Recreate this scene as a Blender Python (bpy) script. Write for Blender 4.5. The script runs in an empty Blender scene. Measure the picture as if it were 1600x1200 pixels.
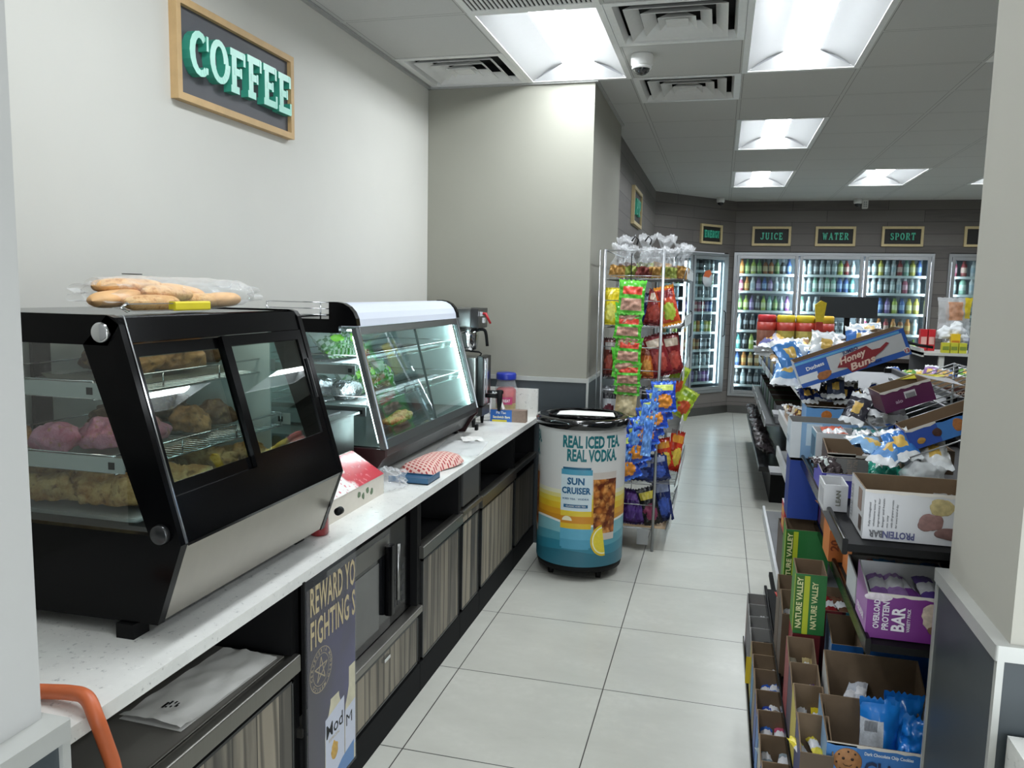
import bpy, math, random
from mathutils import Vector, Matrix, noise
random.seed(7)
S = bpy.context.scene
COL = S.collection
PI = math.pi
R = math.radians

# ---------------------------------------------------------------- camera, world, exposure
def make_camera():
    cd = bpy.data.cameras.new('camera')
    cd.sensor_fit = 'HORIZONTAL'; cd.sensor_width = 36.0
    cd.lens = 36.0 * 1239.45 / 1600.0
    cd.clip_start = 0.02; cd.clip_end = 60
    o = bpy.data.objects.new('camera', cd); COL.objects.link(o)
    pit, rol, yaw = 0.1167, 0.0203, 0.2536
    s, c = math.sin(yaw), math.cos(yaw)
    fw0 = Vector((-s, c, 0)); rt = Vector((c, s, 0)); up0 = Vector((0, 0, 1))
    fw = math.cos(pit)*fw0 - math.sin(pit)*up0
    up = math.sin(pit)*fw0 + math.cos(pit)*up0
    X = math.cos(rol)*rt + math.sin(rol)*up
    Y = -math.sin(rol)*rt + math.cos(rol)*up
    m = Matrix((X, Y, -fw)).transposed().to_4x4()
    m.translation = Vector((0.9917, -3.0299, 1.5847))
    o.matrix_world = m
    S.camera = o
make_camera()
w = bpy.data.worlds.new('world'); S.world = w; w.use_nodes = True
w.node_tree.nodes['Background'].inputs[0].default_value = (0.86, 0.93, 1.0, 1)
w.node_tree.nodes['Background'].inputs[1].default_value = 0.25
S.view_settings.view_transform = 'Standard'
S.view_settings.look = 'None'
S.view_settings.exposure = 0.98
S.view_settings.gamma = 1.0
S.view_settings.use_curve_mapping = False
try:
    S.cycles.max_bounces = 8; S.cycles.transparent_max_bounces = 16
    S.cycles.diffuse_bounces = 4; S.cycles.glossy_bounces = 4
    S.cycles.sample_clamp_indirect = 6.0
    S.cycles.use_denoising = True
    S.cycles.use_light_tree = True
    S.cycles.caustics_reflective = False; S.cycles.caustics_refractive = False
except Exception:
    pass
def area(name, loc, rot, sx, sy, e, col):
    d = bpy.data.lights.new(name, 'AREA'); d.shape = 'RECTANGLE'; d.size = sx; d.size_y = sy; d.energy = e; d.color = col
    o = bpy.data.objects.new(name, d); COL.objects.link(o); o.location = loc; o.rotation_euler = rot
# daylight coming in through the entrance glazing behind the viewer
area('entrance_daylight', (2.7, -5.05, 1.05), (R(90), 0, 0), 2.4, 1.7, 52, (.86, .93, 1.0))
LAMP = 20.0      # emission of the troffer lenses

# ---------------------------------------------------------------- materials
def lin(h):
    if isinstance(h, str):
        h = h.lstrip('#'); v = [int(h[i:i+2], 16)/255 for i in (0, 2, 4)]
    else:
        v = [x/255 for x in h]
    return tuple((x/12.92 if x <= .04045 else ((x+.055)/1.055)**2.4) for x in v) + (1,)
MATS = {}
def mat(hexc, rough=.5, metal=0.0, var=.06, scale=30, bump=0.0, coat=0.0, spec=.5):
    k = (hexc, rough, metal, var, scale, bump, coat, spec)
    if k in MATS: return MATS[k]
    m = bpy.data.materials.new('mat_%s' % str(hexc).strip('#')); m.use_nodes = True
    n = m.node_tree.nodes; l = m.node_tree.links; b = n['Principled BSDF']
    c = lin(hexc)
    b.inputs['Roughness'].default_value = rough; b.inputs['Metallic'].default_value = metal
    b.inputs['Coat Weight'].default_value = coat
    b.inputs['Specular IOR Level'].default_value = spec
    tc = n.new('ShaderNodeTexCoord'); nz = n.new('ShaderNodeTexNoise')
    nz.inputs['Scale'].default_value = scale; nz.inputs['Detail'].default_value = 3
    l.new(tc.outputs['Object'], nz.inputs['Vector'])
    mx = n.new('ShaderNodeMix'); mx.data_type = 'RGBA'
    mx.inputs['A'].default_value = tuple(x*(1-var) for x in c[:3]) + (1,)
    mx.inputs['B'].default_value = tuple(min(1, x*(1+var)) for x in c[:3]) + (1,)
    l.new(nz.outputs['Fac'], mx.inputs['Factor']); l.new(mx.outputs['Result'], b.inputs['Base Color'])
    if bump:
        bp = n.new('ShaderNodeBump'); bp.inputs['Strength'].default_value = bump; bp.inputs['Distance'].default_value = .01
        l.new(nz.outputs['Fac'], bp.inputs['Height']); l.new(bp.outputs['Normal'], b.inputs['Normal'])
    MATS[k] = m
    return m
def film(hexc='#ffffff', alpha=.2, rough=.12, name='film', gain=.5):
    """thin clear sheet: mostly see-through, with gloss"""
    k = ('film', hexc, alpha, rough, gain)
    if k in MATS: return MATS[k]
    m = bpy.data.materials.new(name); m.use_nodes = True
    n = m.node_tree.nodes; l = m.node_tree.links; n.clear()
    out = n.new('ShaderNodeOutputMaterial'); tr = n.new('ShaderNodeBsdfTransparent'); p = n.new('ShaderNodeBsdfPrincipled')
    p.inputs['Base Color'].default_value = lin(hexc); p.inputs['Roughness'].default_value = rough
    lw = n.new('ShaderNodeLayerWeight'); pw = n.new('ShaderNodeMath'); pw.operation = 'POWER'; pw.inputs[1].default_value = 3
    l.new(lw.outputs['Facing'], pw.inputs[0])
    ma = n.new('ShaderNodeMath'); ma.operation = 'MULTIPLY_ADD'; ma.inputs[1].default_value = gain; ma.inputs[2].default_value = alpha
    ma.use_clamp = True
    mx = n.new('ShaderNodeMixShader')
    l.new(pw.outputs[0], ma.inputs[0]); l.new(ma.outputs[0], mx.inputs[0])
    l.new(tr.outputs[0], mx.inputs[1]); l.new(p.outputs[0], mx.inputs[2]); l.new(mx.outputs[0], out.inputs[0])
    MATS[k] = m
    return m
def glass_mat(tint='#eef6f4', k0=.06, name='glass', rough=.01):
    k = ('glass', tint, k0)
    if k in MATS: return MATS[k]
    m = bpy.data.materials.new(name); m.use_nodes = True
    n = m.node_tree.nodes; l = m.node_tree.links; n.clear()
    out = n.new('ShaderNodeOutputMaterial'); tr = n.new('ShaderNodeBsdfTransparent'); g = n.new('ShaderNodeBsdfGlossy')
    tr.inputs[0].default_value = lin(tint); g.inputs['Roughness'].default_value = rough
    g.inputs['Color'].default_value = (1, 1, 1, 1)
    lw = n.new('ShaderNodeLayerWeight'); fr = n.new('ShaderNodeMath'); fr.operation = 'POWER'; fr.inputs[1].default_value = 4.5
    l.new(lw.outputs['Facing'], fr.inputs[0])
    ma = n.new('ShaderNodeMath'); ma.operation = 'MULTIPLY_ADD'; ma.inputs[1].default_value = .65; ma.inputs[2].default_value = k0
    ma.use_clamp = True
    mx = n.new('ShaderNodeMixShader')
    l.new(fr.outputs[0], ma.inputs[0]); l.new(ma.outputs[0], mx.inputs[0])
    l.new(tr.outputs[0], mx.inputs[1]); l.new(g.outputs[0], mx.inputs[2]); l.new(mx.outputs[0], out.inputs[0])
    MATS[k] = m
    return m
def emis(hexc, s, name='lamp_lens'):
    k = ('em', hexc, s)
    if k in MATS: return MATS[k]
    m = bpy.data.materials.new(name); m.use_nodes = True
    b = m.node_tree.nodes['Principled BSDF']
    b.inputs['Base Color'].default_value = lin(hexc); b.inputs['Emission Color'].default_value = lin(hexc)
    b.inputs['Emission Strength'].default_value = s
    MATS[k] = m
    return m
def nodes_mat(name):
    m = bpy.data.materials.new(name); m.use_nodes = True
    n = m.node_tree.nodes
    return m, n, m.node_tree.links, n['Principled BSDF']
def mixc(n, l, fac, a, b):
    mx = n.new('ShaderNodeMix'); mx.data_type = 'RGBA'
    if hasattr(a, 'default_value') or hasattr(a, 'is_output'): l.new(a, mx.inputs['A'])
    else: mx.inputs['A'].default_value = a
    if hasattr(b, 'is_output'): l.new(b, mx.inputs['B'])
    else: mx.inputs['B'].default_value = b
    l.new(fac, mx.inputs['Factor'])
    return mx.outputs['Result']
def ramp(n, l, src, p0, p1):
    r = n.new('ShaderNodeMapRange'); r.inputs['From Min'].default_value = p0; r.inputs['From Max'].default_value = p1
    l.new(src, r.inputs['Value']); return r.outputs['Result']
def noise_n(n, l, vec, scale, detail=3, rough=.5):
    z = n.new('ShaderNodeTexNoise'); z.inputs['Scale'].default_value = scale; z.inputs['Detail'].default_value = detail
    z.inputs['Roughness'].default_value = rough
    l.new(vec, z.inputs['Vector']); return z.outputs['Fac']
def mapping(n, l, vec, loc=(0, 0, 0), rot=(0, 0, 0), sc=(1, 1, 1)):
    mp = n.new('ShaderNodeMapping'); mp.inputs['Location'].default_value = loc; mp.inputs['Rotation'].default_value = rot
    mp.inputs['Scale'].default_value = sc; l.new(vec, mp.inputs['Vector']); return mp.outputs['Vector']
def brick(n, l, vec, wd, ht, mort, off=0.0):
    b = n.new('ShaderNodeTexBrick'); b.offset = off; b.squash = 1.0
    b.inputs['Scale'].default_value = 1.0; b.inputs['Brick Width'].default_value = wd
    b.inputs['Row Height'].default_value = ht; b.inputs['Mortar Size'].default_value = mort
    b.inputs['Mortar Smooth'].default_value = .1
    b.inputs['Color1'].default_value = (0, 0, 0, 1); b.inputs['Color2'].default_value = (1, 1, 1, 1); b.inputs['Mortar'].default_value = (.5, .5, .5, 1)
    l.new(vec, b.inputs['Vector']); return b

def floor_mat():
    m, n, l, b = nodes_mat('floor_tile')
    tc = n.new('ShaderNodeTexCoord'); v = tc.outputs['Object']
    bk = brick(n, l, mapping(n, l, v), .61, .6154, .0022)
    big = noise_n(n, l, mapping(n, l, v, sc=(1.3, 2.6, 1)), 1.6, 6, .62)
    fine = noise_n(n, l, v, 26, 5, .6)
    c = mixc(n, l, ramp(n, l, big, .3, .7), lin('#b4b4ab'), lin('#c9c9c0'))
    c = mixc(n, l, ramp(n, l, fine, .35, .75), c, lin('#bdbdb4'))
    c = mixc(n, l, bk.outputs['Fac'], c, lin('#3c3b37'))
    l.new(c, b.inputs['Base Color'])
    rr = n.new('ShaderNodeMapRange'); rr.inputs['To Min'].default_value = .24; rr.inputs['To Max'].default_value = .36
    l.new(fine, rr.inputs['Value']); l.new(rr.outputs[0], b.inputs['Roughness'])
    bp = n.new('ShaderNodeBump'); bp.inputs['Strength'].default_value = .5; bp.inputs['Distance'].default_value = .003; bp.invert = True
    l.new(bk.outputs['Fac'], bp.inputs['Height']); l.new(bp.outputs['Normal'], b.inputs['Normal'])
    return m
def ceiling_mat():
    m, n, l, b = nodes_mat('ceiling_tile')
    tc = n.new('ShaderNodeTexCoord'); v = tc.outputs['Object']
    vv = mapping(n, l, v, loc=(.176, -.529, 0))
    tb = brick(n, l, vv, .61, .61, .011)
    ln = brick(n, l, vv, .61, .61, .0135)
    fine = noise_n(n, l, v, 220, 2)
    c = mixc(n, l, fine, lin('#c0c0bd'), lin('#cacac7'))
    c = mixc(n, l, ln.outputs['Fac'], c, lin('#6a6a68'))  # shadow line painted along both edges of the T-bars
    c = mixc(n, l, tb.outputs['Fac'], c, lin('#c6c6c3'))
    l.new(c, b.inputs['Base Color']); b.inputs['Roughness'].default_value = .8
    bp = n.new('ShaderNodeBump'); bp.inputs['Strength'].default_value = .6; bp.inputs['Distance'].default_value = .004
    l.new(tb.outputs['Fac'], bp.inputs['Height']); l.new(bp.outputs['Normal'], b.inputs['Normal'])
    return m
def wood_planks(axis='y', pw=.105, name='weathered_wood', cols=('#4a4844', '#968d7c', '#a09886', '#3f3c37')):
    m, n, l, b = nodes_mat(name)
    tc = n.new('ShaderNodeTexCoord'); v = tc.outputs['Object']
    sx = n.new('ShaderNodeSeparateXYZ'); l.new(v, sx.inputs[0])
    a = sx.outputs['Y' if axis == 'y' else 'X']
    dv = n.new('ShaderNodeMath'); dv.operation = 'DIVIDE'; dv.inputs[1].default_value = pw; l.new(a, dv.inputs[0])
    fl = n.new('ShaderNodeMath'); fl.operation = 'FLOOR'; l.new(dv.outputs[0], fl.inputs[0])
    wn = n.new('ShaderNodeTexWhiteNoise'); wn.noise_dimensions = '1D'; l.new(fl.outputs[0], wn.inputs['W'])
    st = (9, 9, .8)
    nv = n.new('ShaderNodeVectorMath'); nv.operation = 'ADD'; l.new(mapping(n, l, v, sc=st), nv.inputs[0]); l.new(wn.outputs['Color'], nv.inputs[1])
    vs = n.new('ShaderNodeVectorMath'); vs.operation = 'SCALE'; vs.inputs['Scale'].default_value = 7; l.new(wn.outputs['Color'], vs.inputs[0]); l.new(vs.outputs[0], nv.inputs[1])
    g = noise_n(n, l, nv.outputs[0], 1.5, 6, .6)
    c1 = mixc(n, l, wn.outputs['Value'], lin(cols[0]), lin(cols[1]))
    c = mixc(n, l, ramp(n, l, g, .46, .80), c1, lin(cols[2]))
    wv = n.new('ShaderNodeTexWave'); wv.inputs['Scale'].default_value = 1.2; wv.inputs['Distortion'].default_value = 6
    wv.inputs['Detail'].default_value = 3; wv.bands_direction = 'X' if axis != 'y' else 'Y'
    l.new(mapping(n, l, nv.outputs[0], sc=(.5, .5, .9)), wv.inputs['Vector'])
    c = mixc(n, l, ramp(n, l, wv.outputs['Fac'], .7, 1.1), c, lin(cols[3]))
    fr = n.new('ShaderNodeMath'); fr.operation = 'FRACT'; l.new(dv.outputs[0], fr.inputs[0])
    lt = n.new('ShaderNodeMath'); lt.operation = 'LESS_THAN'; lt.inputs[1].default_value = .03; l.new(fr.outputs[0], lt.inputs[0])
    c = mixc(n, l, lt.outputs[0], c, lin('#2e2c29'))
    l.new(c, b.inputs['Base Color']); b.inputs['Roughness'].default_value = .55
    return m
def dark_boards():
    m, n, l, b = nodes_mat('dark_stained_boards')
    tc = n.new('ShaderNodeTexCoord'); v = tc.outputs['Object']
    sx = n.new('ShaderNodeSeparateXYZ'); l.new(v, sx.inputs[0])
    cb = n.new('ShaderNodeCombineXYZ')
    ad = n.new('ShaderNodeMath'); ad.operation = 'ADD'; l.new(sx.outputs['X'], ad.inputs[0]); l.new(sx.outputs['Y'], ad.inputs[1])
    l.new(ad.outputs[0], cb.inputs['X']); l.new(sx.outputs['Z'], cb.inputs['Y'])
    bk = brick(n, l, cb.outputs[0], 1.15, .15, .003, .37)
    g = noise_n(n, l, mapping(n, l, cb.outputs[0], sc=(1.2, 12, 1)), 2.4, 6, .6)
    c = mixc(n, l, bk.outputs['Color'], lin('#565351'), lin('#6e6a66'))
    c = mixc(n, l, ramp(n, l, g, .35, .75), c, lin('#68635f'))
    c = mixc(n, l, bk.outputs['Fac'], c, lin('#3c3a38'))
    l.new(c, b.inputs['Base Color']); b.inputs['Roughness'].default_value = .6
    return m
def quartz():
    m, n, l, b = nodes_mat('speckled_quartz')
    tc = n.new('ShaderNodeTexCoord'); v = tc.outputs['Object']
    a = noise_n(n, l, v, 9, 5, .6); s = noise_n(n, l, v, 70, 5, .7)
    c = mixc(n, l, ramp(n, l, a, .3, .7), lin('#dadad6'), lin('#e8e8e3'))
    c = mixc(n, l, ramp(n, l, s, .60, .70), c, lin('#a5a6a4'))
    s2 = noise_n(n, l, mapping(n, l, v, loc=(3, 1, 7)), 48, 4, .6)
    c = mixc(n, l, ramp(n, l, s2, .62, .70), c, lin('#e9e9e4'))
    l.new(c, b.inputs['Base Color']); b.inputs['Roughness'].default_value = .3
    return m
def paint(h, name, v=.02):
    return mat(h, .75, 0, v, 6, .03)
def brushed(h='#9a9a98', r=.32, name='brushed_steel', sc=(1, 60, 1)):
    k = ('brushed', h, r, sc)
    if k in MATS: return MATS[k]
    m, n, l, b = nodes_mat(name)
    tc = n.new('ShaderNodeTexCoord')
    g = noise_n(n, l, mapping(n, l, tc.outputs['Object'], sc=sc), 8, 4)
    c = mixc(n, l, g, tuple(x*.85 for x in lin(h)[:3]) + (1,), tuple(min(1, x*1.12) for x in lin(h)[:3]) + (1,))
    l.new(c, b.inputs['Base Color']); b.inputs['Metallic'].default_value = 1.0
    rr = n.new('ShaderNodeMapRange'); rr.inputs['To Min'].default_value = r-.07; rr.inputs['To Max'].default_value = r+.1
    l.new(g, rr.inputs['Value']); l.new(rr.outputs[0], b.inputs['Roughness'])
    MATS[k] = m
    return m
def foil(h='#c9ccd0'):
    return mat(h, .22, .95, .15, 60, .9)

M = dict(
    floor=floor_mat(), ceil=ceiling_mat(), quartz=quartz(), boards=dark_boards(),
    wood=wood_planks('y', .105), woodx=wood_planks('x', .135, 'weathered_wood_b'),
    wall=paint('#d2d1ca', 'wall'), wall_dim=paint('#98978c', 'wall_dimmed'), jamb2=paint('#b2b0a6', 'jamb_warm'), jamb=paint('#bcbcba', 'jamb'),
    slate=mat('#3a4145', .42, 0, .05, 12), trim=mat('#b9bab6', .35, .3, .05, 20),
    black=mat('#050506', .16, 0, .2, 10, spec=.14), blackm=mat('#0c0c0d', .6, 0, .15, 30, spec=.2), blackr=mat('#141516', .8, spec=.2),
    steel=brushed(), steeld=brushed('#6b6b69', .35), steely=brushed('#8c8a84', .34), chrome=mat('#d2d4d6', .12, 1, .03, 30),
    wire=mat('#a7a9ab', .28, .9, .05, 30), alu=mat('#a8abad', .35, .85, .05, 40), white=mat('#e8e8e6', .4), whitem=mat('#dcdcda', .7),
    glass=glass_mat('#eef5f3'), glassd=glass_mat('#e3efec', .1), cool=glass_mat('#e2ecec', .05),
    card=mat('#7a6650', .85, 0, .12, 40), cardg=mat('#8b8a88', .8, 0, .08, 40), cardw=mat('#cfd0d2', .7, 0, .05, 40), cardd=mat('#4a4038', .85, 0, .1, 40),
    clear=film('#f4f6f8', .12), clearc=film('#e9edf0', .22, .08), paper=mat('#e4e3df', .7, 0, .04, 20),
    teal=mat('#3fae93', .45, 0, .12, 14), mint=mat('#bfeee0', .45, 0, .06, 14), pine=mat('#c9a878', .6, 0, .16, 18), pinel=mat('#cdbb8e', .6, 0, .12, 20),
    board=mat('#55565b', .6, 0, .1, 8), boardd=mat('#22211f', .6),
)

# ---------------------------------------------------------------- mesh building
class MB:
    """collects geometry of ONE mesh; every face carries a material slot"""
    def __init__(s, mx=None): s.v = []; s.f = []; s.mi = []; s.sm = []; s.mx = mx or Matrix()
    def add(s, vs, fs, mi=0, smooth=False, mx=None):
        b = len(s.v); T = s.mx @ mx if mx is not None else s.mx
        s.v += [T @ Vector(p) for p in vs]
        for k, f in enumerate(fs):
            s.f.append([b+i for i in f]); s.mi.append(mi[k] if isinstance(mi, (list, tuple)) else mi); s.sm.append(smooth)
        return s
    def box(s, x0, x1, y0, y1, z0, z1, mi=0, mx=None):
        vs = [(x0,y0,z0),(x1,y0,z0),(x1,y1,z0),(x0,y1,z0),(x0,y0,z1),(x1,y0,z1),(x1,y1,z1),(x0,y1,z1)]
        fs = [(0,3,2,1),(4,5,6,7),(0,1,5,4),(1,2,6,5),(2,3,7,6),(3,0,4,7)]  # bottom top front(-y) right back left
        return s.add(vs, fs, mi, False, mx)
    def rbox(s, x0, x1, y0, y1, z0, z1, r=.01, mi=0, seg=3, axis='z', mx=None):
        """box with edges along axis rounded"""
        def ring(a0, a1, b0, b1):
            pts = []
            for cx, cy, st in ((a1-r, b1-r, 0), (a0+r, b1-r, 90), (a0+r, b0+r, 180), (a1-r, b0+r, 270)):
                for i in range(seg+1):
                    t = R(st + 90*i/seg); pts.append((cx+r*math.cos(t), cy+r*math.sin(t)))
            return pts
        if axis == 'z': return s.prism(ring(x0, x1, y0, y1), z0, z1, 'z', mi, mx)
        if axis == 'y': return s.prism(ring(x0, x1, z0, z1), y0, y1, 'y', mi, mx)
        return s.prism(ring(y0, y1, z0, z1), x0, x1, 'x', mi, mx)
    def prism(s, pts, a, b, axis='z', mi=0, mx=None, smooth=False):
        n = len(pts)
        def P(p, q): return (p[0], p[1], q) if axis == 'z' else ((p[0], q, p[1]) if axis == 'y' else (q, p[0], p[1]))
        vs = [P(p, a) for p in pts] + [P(p, b) for p in pts]
        fs = [tuple(range(n-1, -1, -1)), tuple(range(n, 2*n))] + [(i, (i+1) % n, n+(i+1) % n, n+i) for i in range(n)]
        return s.add(vs, fs, mi, smooth, mx)
    def tube(s, pts, r, seg=8, mi=0, closed=False, mx=None, cap=True):
        pts = [Vector(p) for p in pts]; n = len(pts); vs = []; fs = []
        rr = r if isinstance(r, (list, tuple)) else [r]*n
        up = None
        for i, p in enumerate(pts):
            if closed: d = pts[(i+1) % n] - pts[i-1]
            else: d = pts[min(i+1, n-1)] - pts[max(i-1, 0)]
            d.normalize()
            if up is None: up = Vector((0, 0, 1)) if abs(d.z) < .9 else Vector((1, 0, 0))
            a = d.cross(up)
            if a.length < 1e-5: a = d.orthogonal()
            a.normalize(); b2 = a.cross(d); up = b2
            for k in range(seg):
                t = 2*PI*k/seg; vs.append(p + (a*math.cos(t) + b2*math.sin(t))*rr[i])
        m = n if closed else n-1
        for i in range(m):
            j = (i+1) % n
            for k in range(seg): fs.append((i*seg+k, i*seg+(k+1) % seg, j*seg+(k+1) % seg, j*seg+k))
        if cap and not closed: fs += [tuple(range(seg-1, -1, -1)), tuple(range((n-1)*seg, n*seg))]
        return s.add(vs, fs, mi, True, mx)
    def cyl(s, p, q, r, seg=16, mi=0, r2=None, mx=None):
        return s.tube([p, q], [r, r if r2 is None else r2], seg, mi, mx=mx)
    def lathe(s, prof, seg=20, mi=0, mx=None, c=(0, 0), smooth=True):
        """prof: list of (r, z[, slot])"""
        vs = []; fs = []; ms = []; n = len(prof)
        for p in prof:
            for k in range(seg):
                t = 2*PI*k/seg; vs.append((c[0]+p[0]*math.cos(t), c[1]+p[0]*math.sin(t), p[1]))
        for i in range(n-1):
            for k in range(seg):
                fs.append((i*seg+k, i*seg+(k+1) % seg, (i+1)*seg+(k+1) % seg, (i+1)*seg+k))
                ms.append(prof[i][2] if len(prof[i]) > 2 else mi)
        fs.append(tuple(range(seg-1, -1, -1))); ms.append(prof[0][2] if len(prof[0]) > 2 else mi)
        fs.append(tuple(range((n-1)*seg, n*seg))); ms.append(prof[-1][2] if len(prof[-1]) > 2 else mi)
        return s.add(vs, fs, ms, smooth, mx)
    def quad(s, a, b, c, d, mi=0, mx=None): return s.add([a, b, c, d], [(0, 1, 2, 3)], mi, False, mx)
    def grid(s, fn, nu, nv, mi=0, smooth=True, mx=None, slot=None):
        vs = [fn(i/nu, j/nv) for j in range(nv+1) for i in range(nu+1)]; fs = []; ms = []
        for j in range(nv):
            for i in range(nu):
                a = j*(nu+1)+i; fs.append((a, a+1, a+nu+2, a+nu+1)); ms.append(slot((i+.5)/nu, (j+.5)/nv) if slot else mi)
        return s.add(vs, fs, ms, smooth, mx)
    def blob(s, c, rx, ry, rz, amp=.15, sc=12, seed=0, nu=28, nv=16, mi=0, mx=None, flat=None, ridge=0):
        def fn(u, v):
            t = 2*PI*u; p = PI*v
            d = Vector((math.sin(p)*math.cos(t), math.sin(p)*math.sin(t), -math.cos(p)))
            q = Vector((d.x*rx, d.y*ry, d.z*rz))
            k = 1 + amp*noise.noise(q*sc + Vector((seed*3.1, seed*1.7, seed))) + .5*amp*noise.noise(q*sc*2.7 + Vector((seed, 5, 1)))
            if ridge: k += ridge*(.5-abs(noise.noise(Vector((q.x*55+q.y*20+seed, q.y*18, q.z*30)))*2.2)) + ridge*.6*math.sin(q.x*150+q.y*60+seed+3*noise.noise(q*20))
            q = q*k
            if flat is not None and q.z < flat: q.z = flat
            return (c[0]+q.x, c[1]+q.y, c[2]+q.z)
        return s.grid(fn, nu, nv, mi, True, mx)
    def build(s, name, mats, parent=None, loc=None, rot=None):
        me = bpy.data.meshes.new(name); me.from_pydata([tuple(p) for p in s.v], [], s.f)
        if not isinstance(mats, (list, tuple)): mats = [mats]
        for m in mats: me.materials.append(m)
        me.polygons.foreach_set('material_index', s.mi); me.polygons.foreach_set('use_smooth', s.sm)
        me.validate(); me.update()
        o = bpy.data.objects.new(name, me); COL.objects.link(o)
        if parent: o.parent = parent
        if loc: o.location = loc
        if rot: o.rotation_euler = rot
        return o
def tag(o, label=None, cat=None, group=None, kind=None):
    if label: o['label'] = label
    if cat: o['category'] = cat
    if group: o['group'] = group
    if kind: o['kind'] = kind
    return o
def thing(name, label, cat, loc=(0, 0, 0), rot=(0, 0, 0), group=None):
    o = bpy.data.objects.new(name, None); COL.objects.link(o); o.empty_display_size = .05
    o.location = loc; o.rotation_euler = rot
    return tag(o, label, cat, group)
def struct(name, mb, mats, label=None):
    o = mb.build(name, mats); o['kind'] = 'structure'
    if label: o['label'] = label
    return o
def dup(o, loc=None, rot=None, label=None, group=None):
    r = o.copy(); COL.objects.link(r)
    if loc is not None: r.location = loc
    if rot is not None: r.rotation_euler = rot
    if label: r['label'] = label
    if group: r['group'] = group
    for ch in list(o.children):
        c = ch.copy(); COL.objects.link(c); c.parent = r
        for g in ch.children:
            d = g.copy(); COL.objects.link(d); d.parent = c
    return r

# ---------------------------------------------------------------- lettering
FC = {}
def font_geo(t, bold=0.0, align='LEFT', space=1.0, line=1.0):
    k = (t, bold, align, space, line)
    if k in FC: return FC[k]
    cu = bpy.data.curves.new('t', 'FONT'); cu.body = t; cu.offset = bold; cu.align_x = align; cu.space_character = space
    cu.space_line = line; cu.resolution_u = 2; cu.fill_mode = 'BOTH'
    ob = bpy.data.objects.new('t', cu); me = bpy.data.meshes.new_from_object(ob)
    vs = [tuple(v.co) for v in me.vertices]; fs = [tuple(p.vertices) for p in me.polygons]
    bpy.data.objects.remove(ob); bpy.data.meshes.remove(me); bpy.data.curves.remove(cu)
    FC[k] = (vs, fs); return FC[k]
def letters(t, h, o, r, u, width=None, bold=.02, align='LEFT', lift=.0008, fn=None, space=1.0, line=1.0):
    """flat lettering, cap height h, origin o, reading direction r, up direction u -> MB; fn maps (x,y) instead"""
    vs, fs = font_geo(t, bold, align, space, line)
    r = Vector(r).normalized(); u = Vector(u).normalized(); nn = r.cross(u); o = Vector(o)
    x0 = min(v[0] for v in vs); x1 = max(v[0] for v in vs)
    sy = h/.7; sx = sy
    if width: sx = width/(x1-x0)
    off = -x0 if align == 'LEFT' else -(x0+x1)/2
    mb = MB()
    if fn: pts = [fn((v[0]+off)*sx, v[1]*sy) for v in vs]
    else: pts = [o + r*((v[0]+off)*sx) + u*(v[1]*sy) + nn*lift for v in vs]
    mb.add(pts, fs, 0)
    return mb
SERIF = {}
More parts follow.
